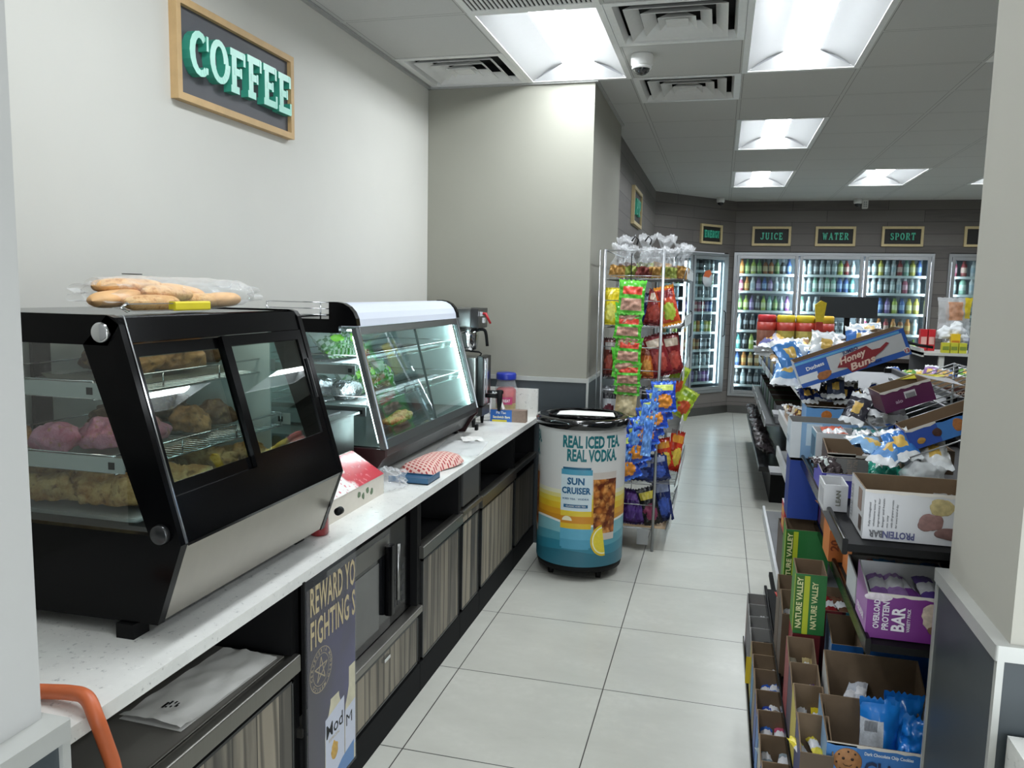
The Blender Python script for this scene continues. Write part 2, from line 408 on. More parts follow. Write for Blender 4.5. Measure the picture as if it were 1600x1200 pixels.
def glyph(ch):
    """slab serif capitals as convex quads in a unit cell (height 1)"""
    q = []; W = .205; w = .15
    def bar(x0, y0, x1, y1, t):
        d = Vector((x1-x0, y1-y0)); L = d.length; d /= L; nx, ny = -d.y*t/2, d.x*t/2
        q.append([(x0-nx, y0-ny), (x1-nx, y1-ny), (x1+nx, y1+ny), (x0+nx, y0+ny)])
    def H(x0, x1, y, t=w*1.15): bar(x0, y, x1, y, t)
    def V(x, y0, y1, t=W): bar(x, y0, x, y1, t)
    def arc(cx, cy, rx, ry, a0, a1, t=W, n=12, ty=w):
        P = []
        for i in range(n+1):
            a = R(a0+(a1-a0)*i/n); P.append((math.cos(a), math.sin(a)))
        for (c0, s0), (c1, s1) in zip(P, P[1:]):
            q.append([(cx+(rx-t/2)*c0, cy+(ry-ty/2)*s0), (cx+(rx+t/2)*c0, cy+(ry+ty/2)*s0), (cx+(rx+t/2)*c1, cy+(ry+ty/2)*s1), (cx+(rx-t/2)*c1, cy+(ry-ty/2)*s1)])
    wd = .72
    if ch == 'C': arc(.40, .5, .29, .43, 48, 312); V(.66, .62, .95, .08); V(.62, .1, .24, .1)
    elif ch == 'O': arc(.40, .5, .29, .43, 0, 360, n=20); wd = .8
    elif ch == 'G': arc(.40, .5, .29, .43, 48, 330); V(.66, .62, .95, .08); V(.64, .08, .46); H(.46, .76, .46, .1); wd = .8
    elif ch in 'EF':
        V(.2, 0, 1); H(.04, .66, .935); H(.2, .5, .5); V(.64, .7, 1, .09); V(.48, .38, .62, .08)
        if ch == 'E': H(.04, .68, .065); V(.66, 0, .3, .09)
        else: H(.04, .4, .065)
    elif ch == 'J': V(.5, .25, 1); H(.3, .7, .94); arc(.3, .26, .2, .2, 180, 360, n=8); wd = .72
    elif ch == 'U': V(.2, .3, 1, W); V(.64, .3, 1, .12); H(.04, .36, .94, .11); H(.5, .8, .94, .11); arc(.42, .3, .22, .24, 180, 360, n=8); wd = .84
    elif ch == 'I': V(.24, 0, 1); H(.06, .42, .94, .11); H(.06, .42, .06, .11); wd = .48
    elif ch == 'W': bar(.15, 1, .33, 0, .15); bar(.33, 0, .5, .9, .1); bar(.5, .9, .68, 0, .15); bar(.68, 0, .86, 1, .1); H(.0, .3, .94, .1); H(.72, 1.0, .94, .1); wd = 1.0
    elif ch == 'A': bar(.16, 0, .42, 1, .1); bar(.42, 1, .68, 0, .17); H(.25, .6, .34, .1); H(.02, .3, .06, .1); H(.54, .84, .06, .1); wd = .86
    elif ch == 'T': V(.36, 0, 1); H(.02, .7, .935); V(.06, .7, 1, .09); V(.66, .7, 1, .09); H(.2, .52, .06, .1); wd = .72
    elif ch == 'R': V(.2, 0, 1); H(.04, .45, .94, .11); H(.2, .45, .5, .1); arc(.44, .72, .17, .215, -90, 90, n=8, ty=.11); bar(.4, .5, .66, .05, .16); H(.04, .36, .06, .1); H(.54, .8, .06, .1); wd = .82
    elif ch == 'P': V(.2, 0, 1); H(.04, .45, .94, .11); H(.2, .45, .44, .1); arc(.44, .69, .18, .245, -90, 90, n=8, ty=.11); H(.04, .4, .06, .1); wd = .74
    elif ch == 'S': arc(.34, .72, .2, .215, 20, 270, n=12, ty=.12); arc(.34, .28, .21, .22, -160, 90, n=12, ty=.12); V(.54, .68, .95, .07); V(.13, .06, .32, .07); wd = .66
    elif ch == 'N': V(.18, 0, 1, .12); bar(.18, .95, .62, .05, .16); V(.64, 0, 1, .12); H(.02, .32, .94, .1); H(.04, .34, .06, .1); H(.48, .8, .94, .1); wd = .82
    elif ch == 'Y': bar(.14, 1, .38, .45, .16); bar(.62, 1, .38, .45, .11); V(.38, 0, .5); H(.0, .28, .94, .1); H(.5, .76, .94, .1); H(.22, .54, .06, .1); wd = .76
    return q, wd
def slab_letter(mb, ch, h, o, r, u, depth, xs=1.0):
    q, wd = glyph(ch); r = Vector(r); u = Vector(u); nn = r.cross(u); o = Vector(o)
    for j, poly in enumerate(q):
        dj = depth*(1 + .0)+.00035*j
        a = [o + r*(x*h*xs) + u*(y*h) for x, y in poly]; b = [p + nn*dj for p in a]
        k = len(a)
        mb.add(a+b, [tuple(range(k-1, -1, -1)), tuple(range(k, 2*k))] + [(i, (i+1) % k, k+(i+1) % k, k+i) for i in range(k)], [1, 0] + [1]*k)
    return wd*h*xs
# ================================================================ THE SETTING
ZC = 2.821; GX, GY = -.176, .529; XW = -.82; YC = 1.755
struct('floor', MB().box(-.95, 6.2, -5.2, 8.4, -.05, 0), M['floor'])
# ceiling slab with real openings for lamps and vents (cells of the 0.61 grid)
LIGHTS = [(0, 0), (2, 0), (2, 4), (2, 8), (4, 8), (6, 8), (6, 4), (4, 0), (0, -4), (1, -8), (4, -7)]  # the two behind the viewer are unseen, added to brighten the near end
VENTS = [(-1, 1), (1, 0), (1, 2)]
cells = set()
for i, j in LIGHTS: cells |= {(i, j), (i, j+1)}
cells |= set(VENTS)
def ceiling():
    mb = MB()
    i0, i1 = -2, 11; j0, j1 = -10, 13
    for j in range(j0, j1):
        i = i0
        while i < i1:
            if (i, j) in cells: i += 1; continue
            k = i
            while k < i1 and (k, j) not in cells: k += 1
            x0, x1 = max(-.95, GX+.61*i), min(6.2, GX+.61*k); y0, y1 = max(-5.2, GY+.61*j), min(8.4, GY+.61*(j+1))
            if x1 > x0 and y1 > y0: mb.box(x0, x1, y0, y1, ZC, ZC+.02)
            i = k
    struct('ceiling', mb, M['ceil'])
ceiling()
struct('wall_left', MB().box(-.92, XW, -2.30, 3.02, 0, ZC), M['wall'])
struct('wall_column', MB().box(XW, .22, YC, 3.02, 0, ZC), M['wall_dim'])  # wall paint with the column's weaker light put into its colour
P0 = Vector((.17, 6.90, 0)); P1 = Vector((1.14, 8.08, 0)); DD = (P1-P0).normalized(); NN = Vector((DD.y, -DD.x, 0)); LA = (P1-P0).length
struct('wall_dark_left', MB().box(.07, .17, 3.02, 6.93, 0, ZC), M['boards'])
struct('wall_back', MB().box(1.10, 6.2, 8.75, 8.85, 0, ZC), M['blackm'])
mxa = Matrix.Translation(P0) @ Matrix.Rotation(math.atan2(DD.y, DD.x), 4, 'Z')   # x along the angled wall, -y into the room
# boards around the cooler openings
def fascia():
    mb = MB(); y0, y1 = 8.08, 8.14
    mb.box(1.12, 6.2, y0, y1, 2.165, ZC); mb.box(1.12, 6.2, y0, y1, 0, .235)
    mb.box(3.57, 3.745, y0, y1, .235, 2.165); mb.box(1.12, 1.135, y0, y1, .235, 2.165); mb.box(4.56, 6.2, y0, y1, .235, 2.165)
    struct('wall_cooler_front', mb, M['boards'])
    mb = MB(); mb.box(-.02, LA+.02, 0, .06, 2.14, ZC, mx=mxa); mb.box(-.02, LA+.02, 0, .06, 0, .29, mx=mxa)
    mb.box(-.02, .05, 0, .06, .29, 2.14, mx=mxa); mb.box(1.40, LA+.02, 0, .06, .29, 2.14, mx=mxa)
    struct('wall_angled', mb, M['boards'])
    mb = MB(); mb.box(1.135, 6.2, 8.062, 8.08, 0, .10); struct('baseboard_back', mb, M['steeld'])
    mb = MB(); mb.box(0, LA, -.018, 0, 0, .10, mx=mxa); struct('baseboard_angled', mb, M['steeld'])
    mb = MB(); mb.box(.17, .185, 3.02, 6.9, 0, .1); struct('baseboard_left', mb, M['slate'])
fascia()
struct('wall_right', MB().box(6.1, 6.2, -5.2, 8.4, 0, ZC), M['wall'])
struct('wall_behind', MB().box(-.95, 6.2, -5.2, -5.1, 0, ZC), M['wall'])
struct('wall_side_lobby', MB().box(-.95, -.85, -5.1, -2.7, 0, ZC), M['wall'])
# doorway jambs
struct('wall_left_jamb', MB().box(-.92, .222, -2.70, -2.295, 0, ZC), M['jamb'])
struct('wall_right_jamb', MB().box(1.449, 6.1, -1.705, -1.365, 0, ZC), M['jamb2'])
def wains(name, x0, x1, y0, y1, z1=1.035, cap=True):
    struct(name, MB().box(x0, x1, y0, y1, .0, z1), M['slate'])
wains('trim_jamb_left_panel', -.9, .246, -2.705, -2.288)
wains('trim_jamb_right_panel', 1.434, 6.1, -1.71, -1.358)
struct('trim_jamb_left_cap', MB().rbox(-.9, .256, -2.72, -2.284, 1.035, 1.06, .004), M['trim'])
mb = MB(); mb.rbox(1.426, 6.0, -1.716, -1.352, 1.035, 1.06, .004); mb.box(1.430, 1.440, -1.715, -1.703, 0, 1.035); mb.box(1.430, 1.440, -1.362, -1.353, 0, 1.035)
struct('trim_jamb_right_cap', mb, M['trim'])
struct('trim_jamb_left_corner', MB().box(.240, .252, -2.296, -2.284, 0, 1.035), M['trim'])
struct('trim_column_panel', MB().box(-.82, .232, YC-.012, 3.02, 0, 1.035), M['slate'])
mb = MB(); mb.box(-.82, .237, YC-.018, 3.02, 1.035, 1.06); mb.box(.224, .237, YC-.017, YC-.004, 0, 1.035)
struct('trim_column_cap', mb, M['trim'])
# wall angle along the ceiling edge
mb = MB()
mb.box(XW, XW+.022, -2.29, YC, ZC-.012, ZC); mb.box(XW, .22, YC-.022, YC, ZC-.012, ZC); mb.box(.22, .24, YC-.02, 3.02, ZC-.012, ZC)
struct('trim_ceiling_edge', mb, mat('#a9aaa8', .5))

# ================================================================ CEILING FITTINGS
def troffer(i, j, label, proto=[None]):
    x, y = GX+.61*(i+.5), GY+.61*(j+1)
    if proto[0]:
        return dup(proto[0], (x, y, ZC), label=label)
    t = thing('ceiling_light', label, 'ceiling light', (x, y, ZC), group='recessed ceiling lights')
    a, b = .305, .61
    mb = MB()
    for s in (-1, 1):
        mb.box(s*a if s < 0 else a-.03, -a+.03 if s < 0 else a, -b, b, -.004, .012)
        mb.box(-a+.03, a-.03, -b if s < 0 else b-.03, -b+.03 if s < 0 else b, -.004, .012)
    mb.build('frame', M['white'], t)
    mb = MB()        # curved white reflector basket
    A, B = a-.03, b-.03
    def side(s):
        def fn(u, v):
            x = s*(A - u*(A-.085)); z = .085*math.sin(u*PI/2)+.0
            return (x, -B + v*2*B, z)
        return fn
    for s in (-1, 1): mb.grid(side(s), 8, 1)
    for s in (-1, 1):
        mb.add([(-A, s*B, 0), (A, s*B, 0), (.085, s*(B-.05), .085), (-.085, s*(B-.05), .085)], [(0, 1, 2, 3)])
    mb.build('reflector', mat('#a9aaaa', .45, 0, .02), t)
    mb = MB()
    def lens(u, v):
        x = -.09 + .18*u; return (x, -(B-.045) + v*2*(B-.045), .083 - .03*math.cos((u-.5)*PI))
    mb.grid(lens, 6, 1)
    mb.build('diffuser', emis('#f4faff', LAMP, 'lamp_lens'), t)
    MB().box(-a, a, -b, b, .09, .10).build('housing', M['white'], t)
    proto[0] = t
    return t
LBL = {(0, 0): 'recessed ceiling light over the coffee counter, its end over the column', (2, 0): 'large recessed ceiling light at the top, right of the air vents',
       (2, 4): 'recessed ceiling light midway down the aisle ceiling, third back from the doorway', (2, 8): 'smallest recessed ceiling light over the aisle, above the JUICE doors',
       (4, 8): 'recessed ceiling light far right, above the SPORT cooler side', (6, 8): 'recessed ceiling light mostly hidden behind the right wall, only a tip showing',
       (6, 4): 'recessed ceiling light over the till side, hidden behind the right wall', (4, 0): 'recessed ceiling light out of view behind the right wall', (0, -4): 'recessed ceiling light over the near end of the counter, above the picture', (1, -8): 'added unseen ceiling light behind the viewer on the left', (4, -7): 'added unseen ceiling light behind the viewer on the right'}
for ij in LIGHTS: troffer(*ij, LBL[ij])

def vent(i, j, label):
    t = thing('ceiling_vent', label, 'air vent', (GX+.61*(i+.5), GY+.61*(j+.5), ZC), group='square four way ceiling diffusers')
    a = .303
    def ring(mb, r0, z0, r1, z1, th=.004):
        for k in range(4):
            mx = Matrix.Rotation(k*PI/2, 4, 'Z')
            mb.add([(-r0, -r0, z0), (r0, -r0, z0), (r1, -r1, z1), (-r1, -r1, z1), (-r0, -r0, z0+th), (r0, -r0, z0+th), (r1, -r1, z1+th), (-r1, -r1, z1+th)],
                   [(0, 1, 2, 3), (7, 6, 5, 4), (0, 4, 5, 1), (3, 2, 6, 7)], 0, False, mx)
    mb = MB(); ring(mb, a, -.003, a-.035, -.003); ring(mb, a-.035, -.003, a-.05, .03); mb.build('frame', M['white'], t)
    for r in (.225, .155, .085):
        mb = MB(); ring(mb, r, -.006, r-.055, .035, .003); mb.build('louvre', M['whitem'], t)
    MB().box(-.05, .05, -.05, .05, -.002, .002).build('centre_plate', M['whitem'], t)
    mb = MB(); mb.box(-a, a, -a, a, .11, .13); 
    for k in range(4): mb.box(-a, a, -a, -a+.004, .0, .12, mx=Matrix.Rotation(k*PI/2, 4, 'Z'))
    mb.build('duct_box', mat('#2b2c2c', .8), t)
vent(-1, 1, 'square ceiling vent in the corner over the coffee counter')
vent(1, 0, 'square ceiling vent at the top edge beside the large light')
vent(1, 2, 'square ceiling vent just behind the dome camera')
# slotted return grille left of the first vent row, in front of the lamp
t = thing('return_grille', 'slotted return air grille in the ceiling at the top edge', 'air grille', (.129, GY-.305, ZC))
mb = MB(); mb.box(-.3, .3, -.3, -.27, -.006, .0); mb.box(-.3, .3, .27, .3, -.006, 0); mb.box(-.3, -.27, -.27, .27, -.006, 0); mb.box(.27, .3, -.27, .27, -.006, 0); mb.build('frame', M['white'], t)
mb = MB()
for k in range(26): mb.box(-.262+k*.0205, -.251+k*.0205, -.27, .27, -.005, -.001)
mb.build('slats', M['whitem'], t)
MB().box(-.27, .27, -.27, .27, -.0009, -.0003).build('backing', mat('#232423', .8), t)
# dome camera
t = thing('dome_camera', 'white dome security camera on the ceiling between two vents', 'security camera', (.535, 1.30, ZC))
MB().lathe([(.055, 0), (.058, -.01), (.057, -.05), (.05, -.06), (.04, -.062)], 28).build('base', M['white'], t)
MB().lathe([(.042, -.055), (.043, -.07), (.036, -.088), (.02, -.1), (.004, -.104)], 24).build('dome', mat('#15171b', .06, 0, .1, 10, 0, 1.0), t)
MB().lathe([(.047, -.055), (.052, -.068), (.047, -.075), (.043, -.07)], 24).build('ring', M['white'], t)
def wallcam(x, y, z, label, name='security_camera', s=1):
    t = thing(name, label, 'security camera', (x, y, z))
    MB().lathe([(.05*s, 0), (.05*s, -.05*s), (.04*s, -.06*s)], 18).build('base', M['white'], t)
    MB().lathe([(.036*s, -.058*s), (.034*s, -.075*s), (.02*s, -.09*s), (.003, -.095*s)], 18).build('dome', mat('#2a2d31', .1), t)
wallcam(.93, 7.65, ZC, 'small white dome camera on the ceiling above the ENERGY sign')
wallcam(2.60, 7.9, ZC, 'small white dome camera on the ceiling near the back wall above WATER')
t = thing('wall_sensor', 'small white square sensor high on the dark back wall', 'sensor', (2.71, 8.08, 2.77))
MB().rbox(-.035, .035, -.04, 0, -.055, .055, .01, axis='y').build('case', M['white'], t)
mb = MB()
for k in range(2):
    for q in range(3): mb.box(-.02+.024*k, -.004+.024*k, -.042, -.040, -.035+.026*q, -.018+.026*q)
mb.build('lens_grid', mat('#9fa3a5', .4), t)

# ================================================================ SIGNS
def sign(word, label, o, r, wd, ht, lh, xs, depth=.02, fw=.022, big=False, color=None, bd=None, sp=.02):
    t = thing('framed_sign', label, 'sign', o, (0, 0, math.atan2(r[1], r[0])), group=None)
    mb = MB()   # local: x right, z up, -y out of the wall; origin = lower left corner
    mb.box(0, wd, -.03, 0, 0, fw); mb.box(0, wd, -.03, 0, ht-fw, ht); mb.box(0, fw, -.03, 0, fw, ht-fw); mb.box(wd-fw, wd, -.03, 0, fw, ht-fw)
    mb.build('frame', M['pine'] if big else M['pinel'], t)
    MB().box(fw, wd-fw, -.012, -.002, fw, ht-fw).build('panel', bd or M['boardd'], t)
    if word:
        tot = sum(glyph(c)[1]*lh*xs for c in word) + sp*(len(word)-1)*lh
        x = (wd-tot)/2
        for k, c in enumerate(word):
            mb = MB(); a = slab_letter(mb, c, lh, (x, -.0125+0*k, (ht-lh)/2 + (.004*math.sin(k*2.3) if big else 0)), (1, 0, 0), (0, 0, 1), depth, xs)
            mb.build('letter', color or [M['teal'], M['teal']], t); x += a + sp*lh
    return t
mint_teal = [mat('#a6e6d4', .35, 0, .12, 9), mat('#3f9f88', .4)]
sign('COFFEE', 'wooden framed COFFEE sign with teal slab letters on the left wall', (XW, -.665, 2.203), (0, 1), .75, .335, .150, .98, .03, .024, True, mint_teal, M['board'], .02)
for w_, x0, x1 in (('JUICE', 1.354, 1.84), ('WATER', 2.14, 2.625), ('SPORT', 2.935, 3.42), ('', 3.88, 4.36)):
    sign(w_, f'framed {w_} sign with teal letters above the cooler doors' if w_ else 'framed dark sign cut off by the right wall above the last cooler', (x0, 8.08, 2.243), (1, 0), x1-x0, .25, .088, .74, .02, .03, color=[mat('#4fbf9f', .5), M['teal']], sp=.14)
p = P0 + DD*.825
sign('ENERGY', 'framed ENERGY sign with teal letters on the angled wall', (p.x, p.y, 2.243), (DD.x, DD.y), .405, .245, .092, .56, .02, .028, color=[mat('#4fbf9f', .5), M['teal']], sp=.10)
t = sign('POP', 'framed sign seen edge on along the dark left wall', (.17, 4.30, 2.215), (0, 1), .72, .34, .15, 1.0, .02, .03, color=[mat('#4fbf9f', .5), M['teal']])

# ================================================================ COOLERS
SH = [.384, .638, .865, 1.125, 1.39, 1.65, 1.875]
def bottle(kind, c1, c2, c3, r, h):
    """one mesh: body liquid, label band, cap"""
    mb = MB()
    if kind == 'can':
        prof = [(r*.85, 0, 1), (r, .012, 0), (r, h*.3, 1), (r, h*.65, 0), (r, h-.015, 2), (r*.8, h, 2)]
    elif kind == 'sport':
        prof = [(r*.9, 0, 0), (r, .01, 0), (r, h*.25, 1), (r, h*.58, 0), (r*.97, h*.7, 0), (r*.6, h*.82, 2), (r*.55, h*.84, 2), (r*.55, h, 2)]
    elif kind == 'round':
        prof = [(r*.85, 0, 0), (r, h*.08, 0), (r, h*.2, 1), (r, h*.55, 0), (r*.8, h*.68, 0), (r*.45, h*.8, 2), (r*.45, h, 2)]
    else:
        prof = [(r*.9, 0, 0), (r, .01, 0), (r, h*.35, 1), (r, h*.6, 0), (r*.45, h*.85, 0), (r*.4, h*.9, 2), (r*.42, h, 2)]
    mb.lathe(prof, 12)
    return mb, [mat(c1, .18, 0, .05), mat(c2, .4, 0, .2, 60), mat(c3, .4)]
BP = {}
def place_bottle(spec, loc, label, group, rotz=0, cat=None):
    if spec not in BP:
        mb, ms = bottle(*spec); o = mb.build('drink_can' if spec[0] == 'can' else 'drink_bottle', ms); BP[spec] = o
        o.location = loc; o.rotation_euler = (0, 0, rotz)
    else:
        o = dup(BP[spec], loc, (0, 0, rotz))
    tag(o, label, cat or ('can' if spec[0] == 'can' else 'bottle'), group)
PAL = dict(
 orange=('#d97a1d', '#e8b04a', '#e07a20'), green=('#4f8f3a', '#a9c46b', '#2e5f2a'), amber=('#a8521d', '#caa56a', '#22201d'), blue=('#2a58b0', '#7fa6dc', '#1d3f86'),
 purple=('#6a4a9a', '#b49ad0', '#3e2c66'), white=('#cfd6da', '#9fb6c4', '#e8ecee'), pink=('#c8476a', '#e6a0b4', '#e8ecee'), clear=('#9fb3b8', '#d8e2e4', '#cfd6d8'),
 mint=('#8fc9b0', '#d5ebdf', '#4d9a7c'), dark=('#2a2c30', '#8a8f98', '#d8dadc'), yellow=('#d8c93a', '#efe59a', '#b99f20'), red=('#b3282c', '#e0b0a0', '#7c1a1c'),
 lime=('#b9cf3f', '#e3eaa0', '#6d8f2a'), teal=('#3f9c96', '#a8dcd6', '#2c6f6a'), tea=('#b97d36', '#e1c58a', '#d7cf60'), violet=('#b25ad0', '#dcb4ea', '#5c2c74'), grey=('#6f7478', '#b6babd', '#909498'))
def soft(h, k=.38):
    v = [int(h[i:i+2], 16) for i in (1, 3, 5)]; g = sum(v)/3*.45+95*.55
    return '#%02x%02x%02x' % tuple(int(x*(1-k)+g*k) for x in v)
PAL = {k_: tuple(soft(x) for x in v_) for k_, v_ in PAL.items()}
def cooler(name_sign, label, mx_loc, rz, doors, rows, shelves, z0, z1, depth=.6, mat_in='#77828a'):
    """doors: list of (x0, x1); rows[d][s] = list of palette specs"""
    t = thing('beverage_cooler', label, 'cooler', mx_loc, (0, 0, rz))
    x0, x1 = doors[0][0], doors[-1][1]
    mb = MB(); b = .035
    mb.box(x0-b, x1+b, -.022, .03, z1, z1+b); mb.box(x0-b, x1+b, -.022, .03, z0-b, z0); mb.box(x0-b, x0, -.022, .03, z0, z1); mb.box(x1, x1+b, -.022, .03, z0, z1)
    mb.build('cooler_frame', M['alu'], t)
    mb = MB(); mb.box(x0-b, x1+b, depth, depth+.02, z0-b, z1+b); mb.box(x0-b, x0-b+.01, .03, depth, z0-b, z1+b); mb.box(x1+b-.01, x1+b, .03, depth, z0-b, z1+b)
    mb.box(x0-b, x1+b, .03, depth, z0-b, z0-b+.02); mb.box(x0-b, x1+b, .03, depth, z1+b-.02, z1+b); mb.build('liner', mat(mat_in, .5), t)
    mb = MB(); rail = MB()
    for di, (a, c) in enumerate(doors):
        for z in shelves:
            mb.box(a+.03, c-.03, .09, .5, z-.012, z-.006)
            rail.box(a+.03, c-.03, .075, .09, z-.028, z+.004)
    mb.build('shelf_decks', M['wire'], t); rail.build('price_rails', mat('#c9cdcd', .4), t)
    for di, (a, c) in enumerate(doors):
        e = MB(); f = .045
        e.rbox(a+.004, a+f, -.03, .01, z0+.004, z1-.004, .006); e.rbox(c-f, c-.004, -.03, .01, z0+.004, z1-.004, .006)
        e.box(a+f, c-f, -.028, .008, z0+.004, z0+f); e.box(a+f, c-f, -.028, .008, z1-f, z1-.004)
        d = e.build('door', M['alu'], t)
        MB().box(a+f, c-f, -.012, -.008, z0+f, z1-f).build('pane', M['cool'], d)
        zz = (z0+z1)/2
        MB().tube([(c-.024, -.028, zz-.17), (c-.024, -.058, zz-.15), (c-.024, -.058, zz+.15), (c-.024, -.028, zz+.17)], .006, 6).build('handle', M['blackm'], d)
        # the tall LED strips that light the inside
        if name_sign == 'ENERGY': MB().box(c-.085, c-.06, .03, .045, z0+.08, z1-.08).build('light_strip', emis('#e6f4ff', 8.0, 'cooler_led'), t)
        else:
            for xx in (a+.006, c-.036): MB().box(xx, xx+.03, .0105, .018, z0+.06, z1-.06).build('light_strip', emis('#eef6ff', 24.0, 'cooler_led_hidden'), t)
    return t
def fill(name_sign, mx, doors, rows, shelves, dz=0.0):
    ordn = ['bottom', 'second lowest', 'third lowest', 'middle', 'third highest', 'second highest', 'top']
    for di, (a, c) in enumerate(doors):
        for si, specs in enumerate(rows[di]):
            if not specs: continue
            n = len(specs); x0 = a+.075; x1 = c-.105; pos = ['far left', 'left', 'left of centre', 'centre left', 'centre', 'centre right', 'right of centre', 'right', 'far right', 'rightmost']
            for k, (kind, pal, r, h) in enumerate(specs):
                x = x0 + (x1-x0)*(k/(max(1, n-1)))
                p = mx @ Vector((x, .14, shelves[si]+.0))
                c1, c2, c3 = PAL[pal]
                lb = f'{pal} {"can" if kind=="can" else "bottle"} behind the {name_sign[di]} door, {ordn[si]} shelf, {k+1} from left'
                place_bottle((kind, c1, c2, c3, r, h), p, lb, f'drinks behind the {name_sign[di]} door')
D3 = [(.045, .825), (.835, 1.615), (1.625, 2.405)]
mxb = Matrix.Translation((1.13, 8.08, 0))
cooler('BACK', 'three door glass beverage cooler under the JUICE, WATER and SPORT signs', (1.13, 8.08, 0), 0, D3, None, SH, .27, 2.12, .55)
s = 'sport'; b_ = 'round'; w2 = 'water'; cn = 'can'
def row(kind, pals, r=.034, h=.2): return [(kind, p_, r, h) for p_ in pals.split()]
juice = [row(b_, 'dark clear dark dark dark teal dark clear', .036, .21), row(s, 'blue orange tea tea orange tea yellow amber', .034, .19), row(w2, 'teal dark lime green teal lime purple blue', .034, .21),
         row(w2, 'white dark dark white grey dark dark dark', .034, .22), row(b_, 'green lime purple dark lime mint green clear violet', .034, .2), row(b_, 'pink orange white purple blue purple white clear clear', .034, .19), row(b_, 'orange green lime green amber amber green dark blue', .034, .2)]
water = [row(w2, 'clear clear clear clear clear clear clear clear', .034, .21), row(w2, 'clear white clear white clear white clear clear', .034, .21), row(w2, 'white clear clear white clear clear white white', .034, .2),
         row(cn, 'white clear red clear white dark grey white', .03, .14), row(b_, 'mint white clear clear mint clear grey clear', .034, .2), row(s, 'white white mint clear mint mint blue blue teal', .036, .2), row(s, 'clear white grey clear clear clear lime red clear', .033, .19)]
sport = [row(cn, 'dark grey dark grey dark grey dark dark', .03, .13), row(cn, 'dark grey dark grey dark grey white dark', .03, .13), row(b_, 'grey grey dark yellow grey white dark lime', .034, .2),
         row(s, 'pink grey orange red orange amber orange white', .036, .2), row(s, 'blue white blue purple lime blue yellow yellow', .036, .2), row(s, 'clear white clear grey clear white pink clear white', .034, .2), row(s, 'grey clear yellow clear white red mint yellow blue', .034, .2)]
fill(['JUICE', 'WATER', 'SPORT'], mxb, D3, [juice, water, sport], SH)
cooler('LAST', 'glass door cooler at the right, mostly hidden behind the right wall', (3.72, 8.08, 0), 0, [(.045, .8)], None, SH, .27, 2.12, .55)
last = [[], [], [], row(cn, 'dark red dark', .03, .14), row(s, 'white clear grey', .035, .2), row(s, 'clear mint white', .04, .22), row(s, 'pink red white', .036, .2)]
for si, specs in enumerate(last):
    for k, (kind, pal, r, h) in enumerate(specs):
        c1, c2, c3 = PAL[pal]
        place_bottle((kind, c1, c2, c3, r, h), (3.72+.12+k*.11, 8.22, SH[si]), f'{pal} drink in the far right cooler, shelf {si+1} from bottom, {k+1} from left', 'drinks in the far right cooler')
# angled energy cooler
SE = [.43, .646, .863, 1.096, 1.359, 1.547, 1.72, 1.90]
DE = [(.09, .70), (.71, 1.36)]
cooler('ENERGY', 'two door cooler set in the angled wall under the ENERGY sign, brightly lit inside', tuple(P0), math.atan2(DD.y, DD.x), DE, None, SE, .33, 2.09, .5)
mxe = mxa
for di, (a, c) in enumerate(DE):
    seq = ['purple violet purple grey purple violet purple', 'grey white grey clear grey white grey', 'amber dark orange amber dark grey dark', 'orange yellow lime orange teal yellow lime', 'purple purple red pink red purple blue', 'white grey white grey white grey white', 'grey green grey green dark grey green', 'grey clear grey dark grey clear grey']
    for si, q in enumerate(seq):
        for k, pal in enumerate(q.split()):
            x = a+.08+(c-a-.2)*k/6
            c1, c2, c3 = PAL[pal]
            place_bottle(('can', c1, c2, c3, .028, .15), mxe @ Vector((x, .13, SE[si])), f'{pal} can behind the {"left" if di == 0 else "right"} ENERGY door, shelf {si+1} up, {k+1} from left', 'energy drink cans in the angled cooler')
t = thing('door_sticker', 'round white sticker with an orange emblem inside the ENERGY door glass', 'sticker', tuple(mxa @ Vector((1.0, -.016, 1.79))), (0, 0, math.atan2(DD.y, DD.x)))
MB().lathe([(.10, 0), (.10, .002)], 28, mx=Matrix.Rotation(PI/2, 4, 'X')).build('disc', mat('#c9ced2', .5), t)
MB().prism([(-.09, .03), (.02, .02), (.07, .07), (.03, .12), (-.06, .10)], -.004, -.002, 'y').build('emblem', mat('#c8612c', .5), t)
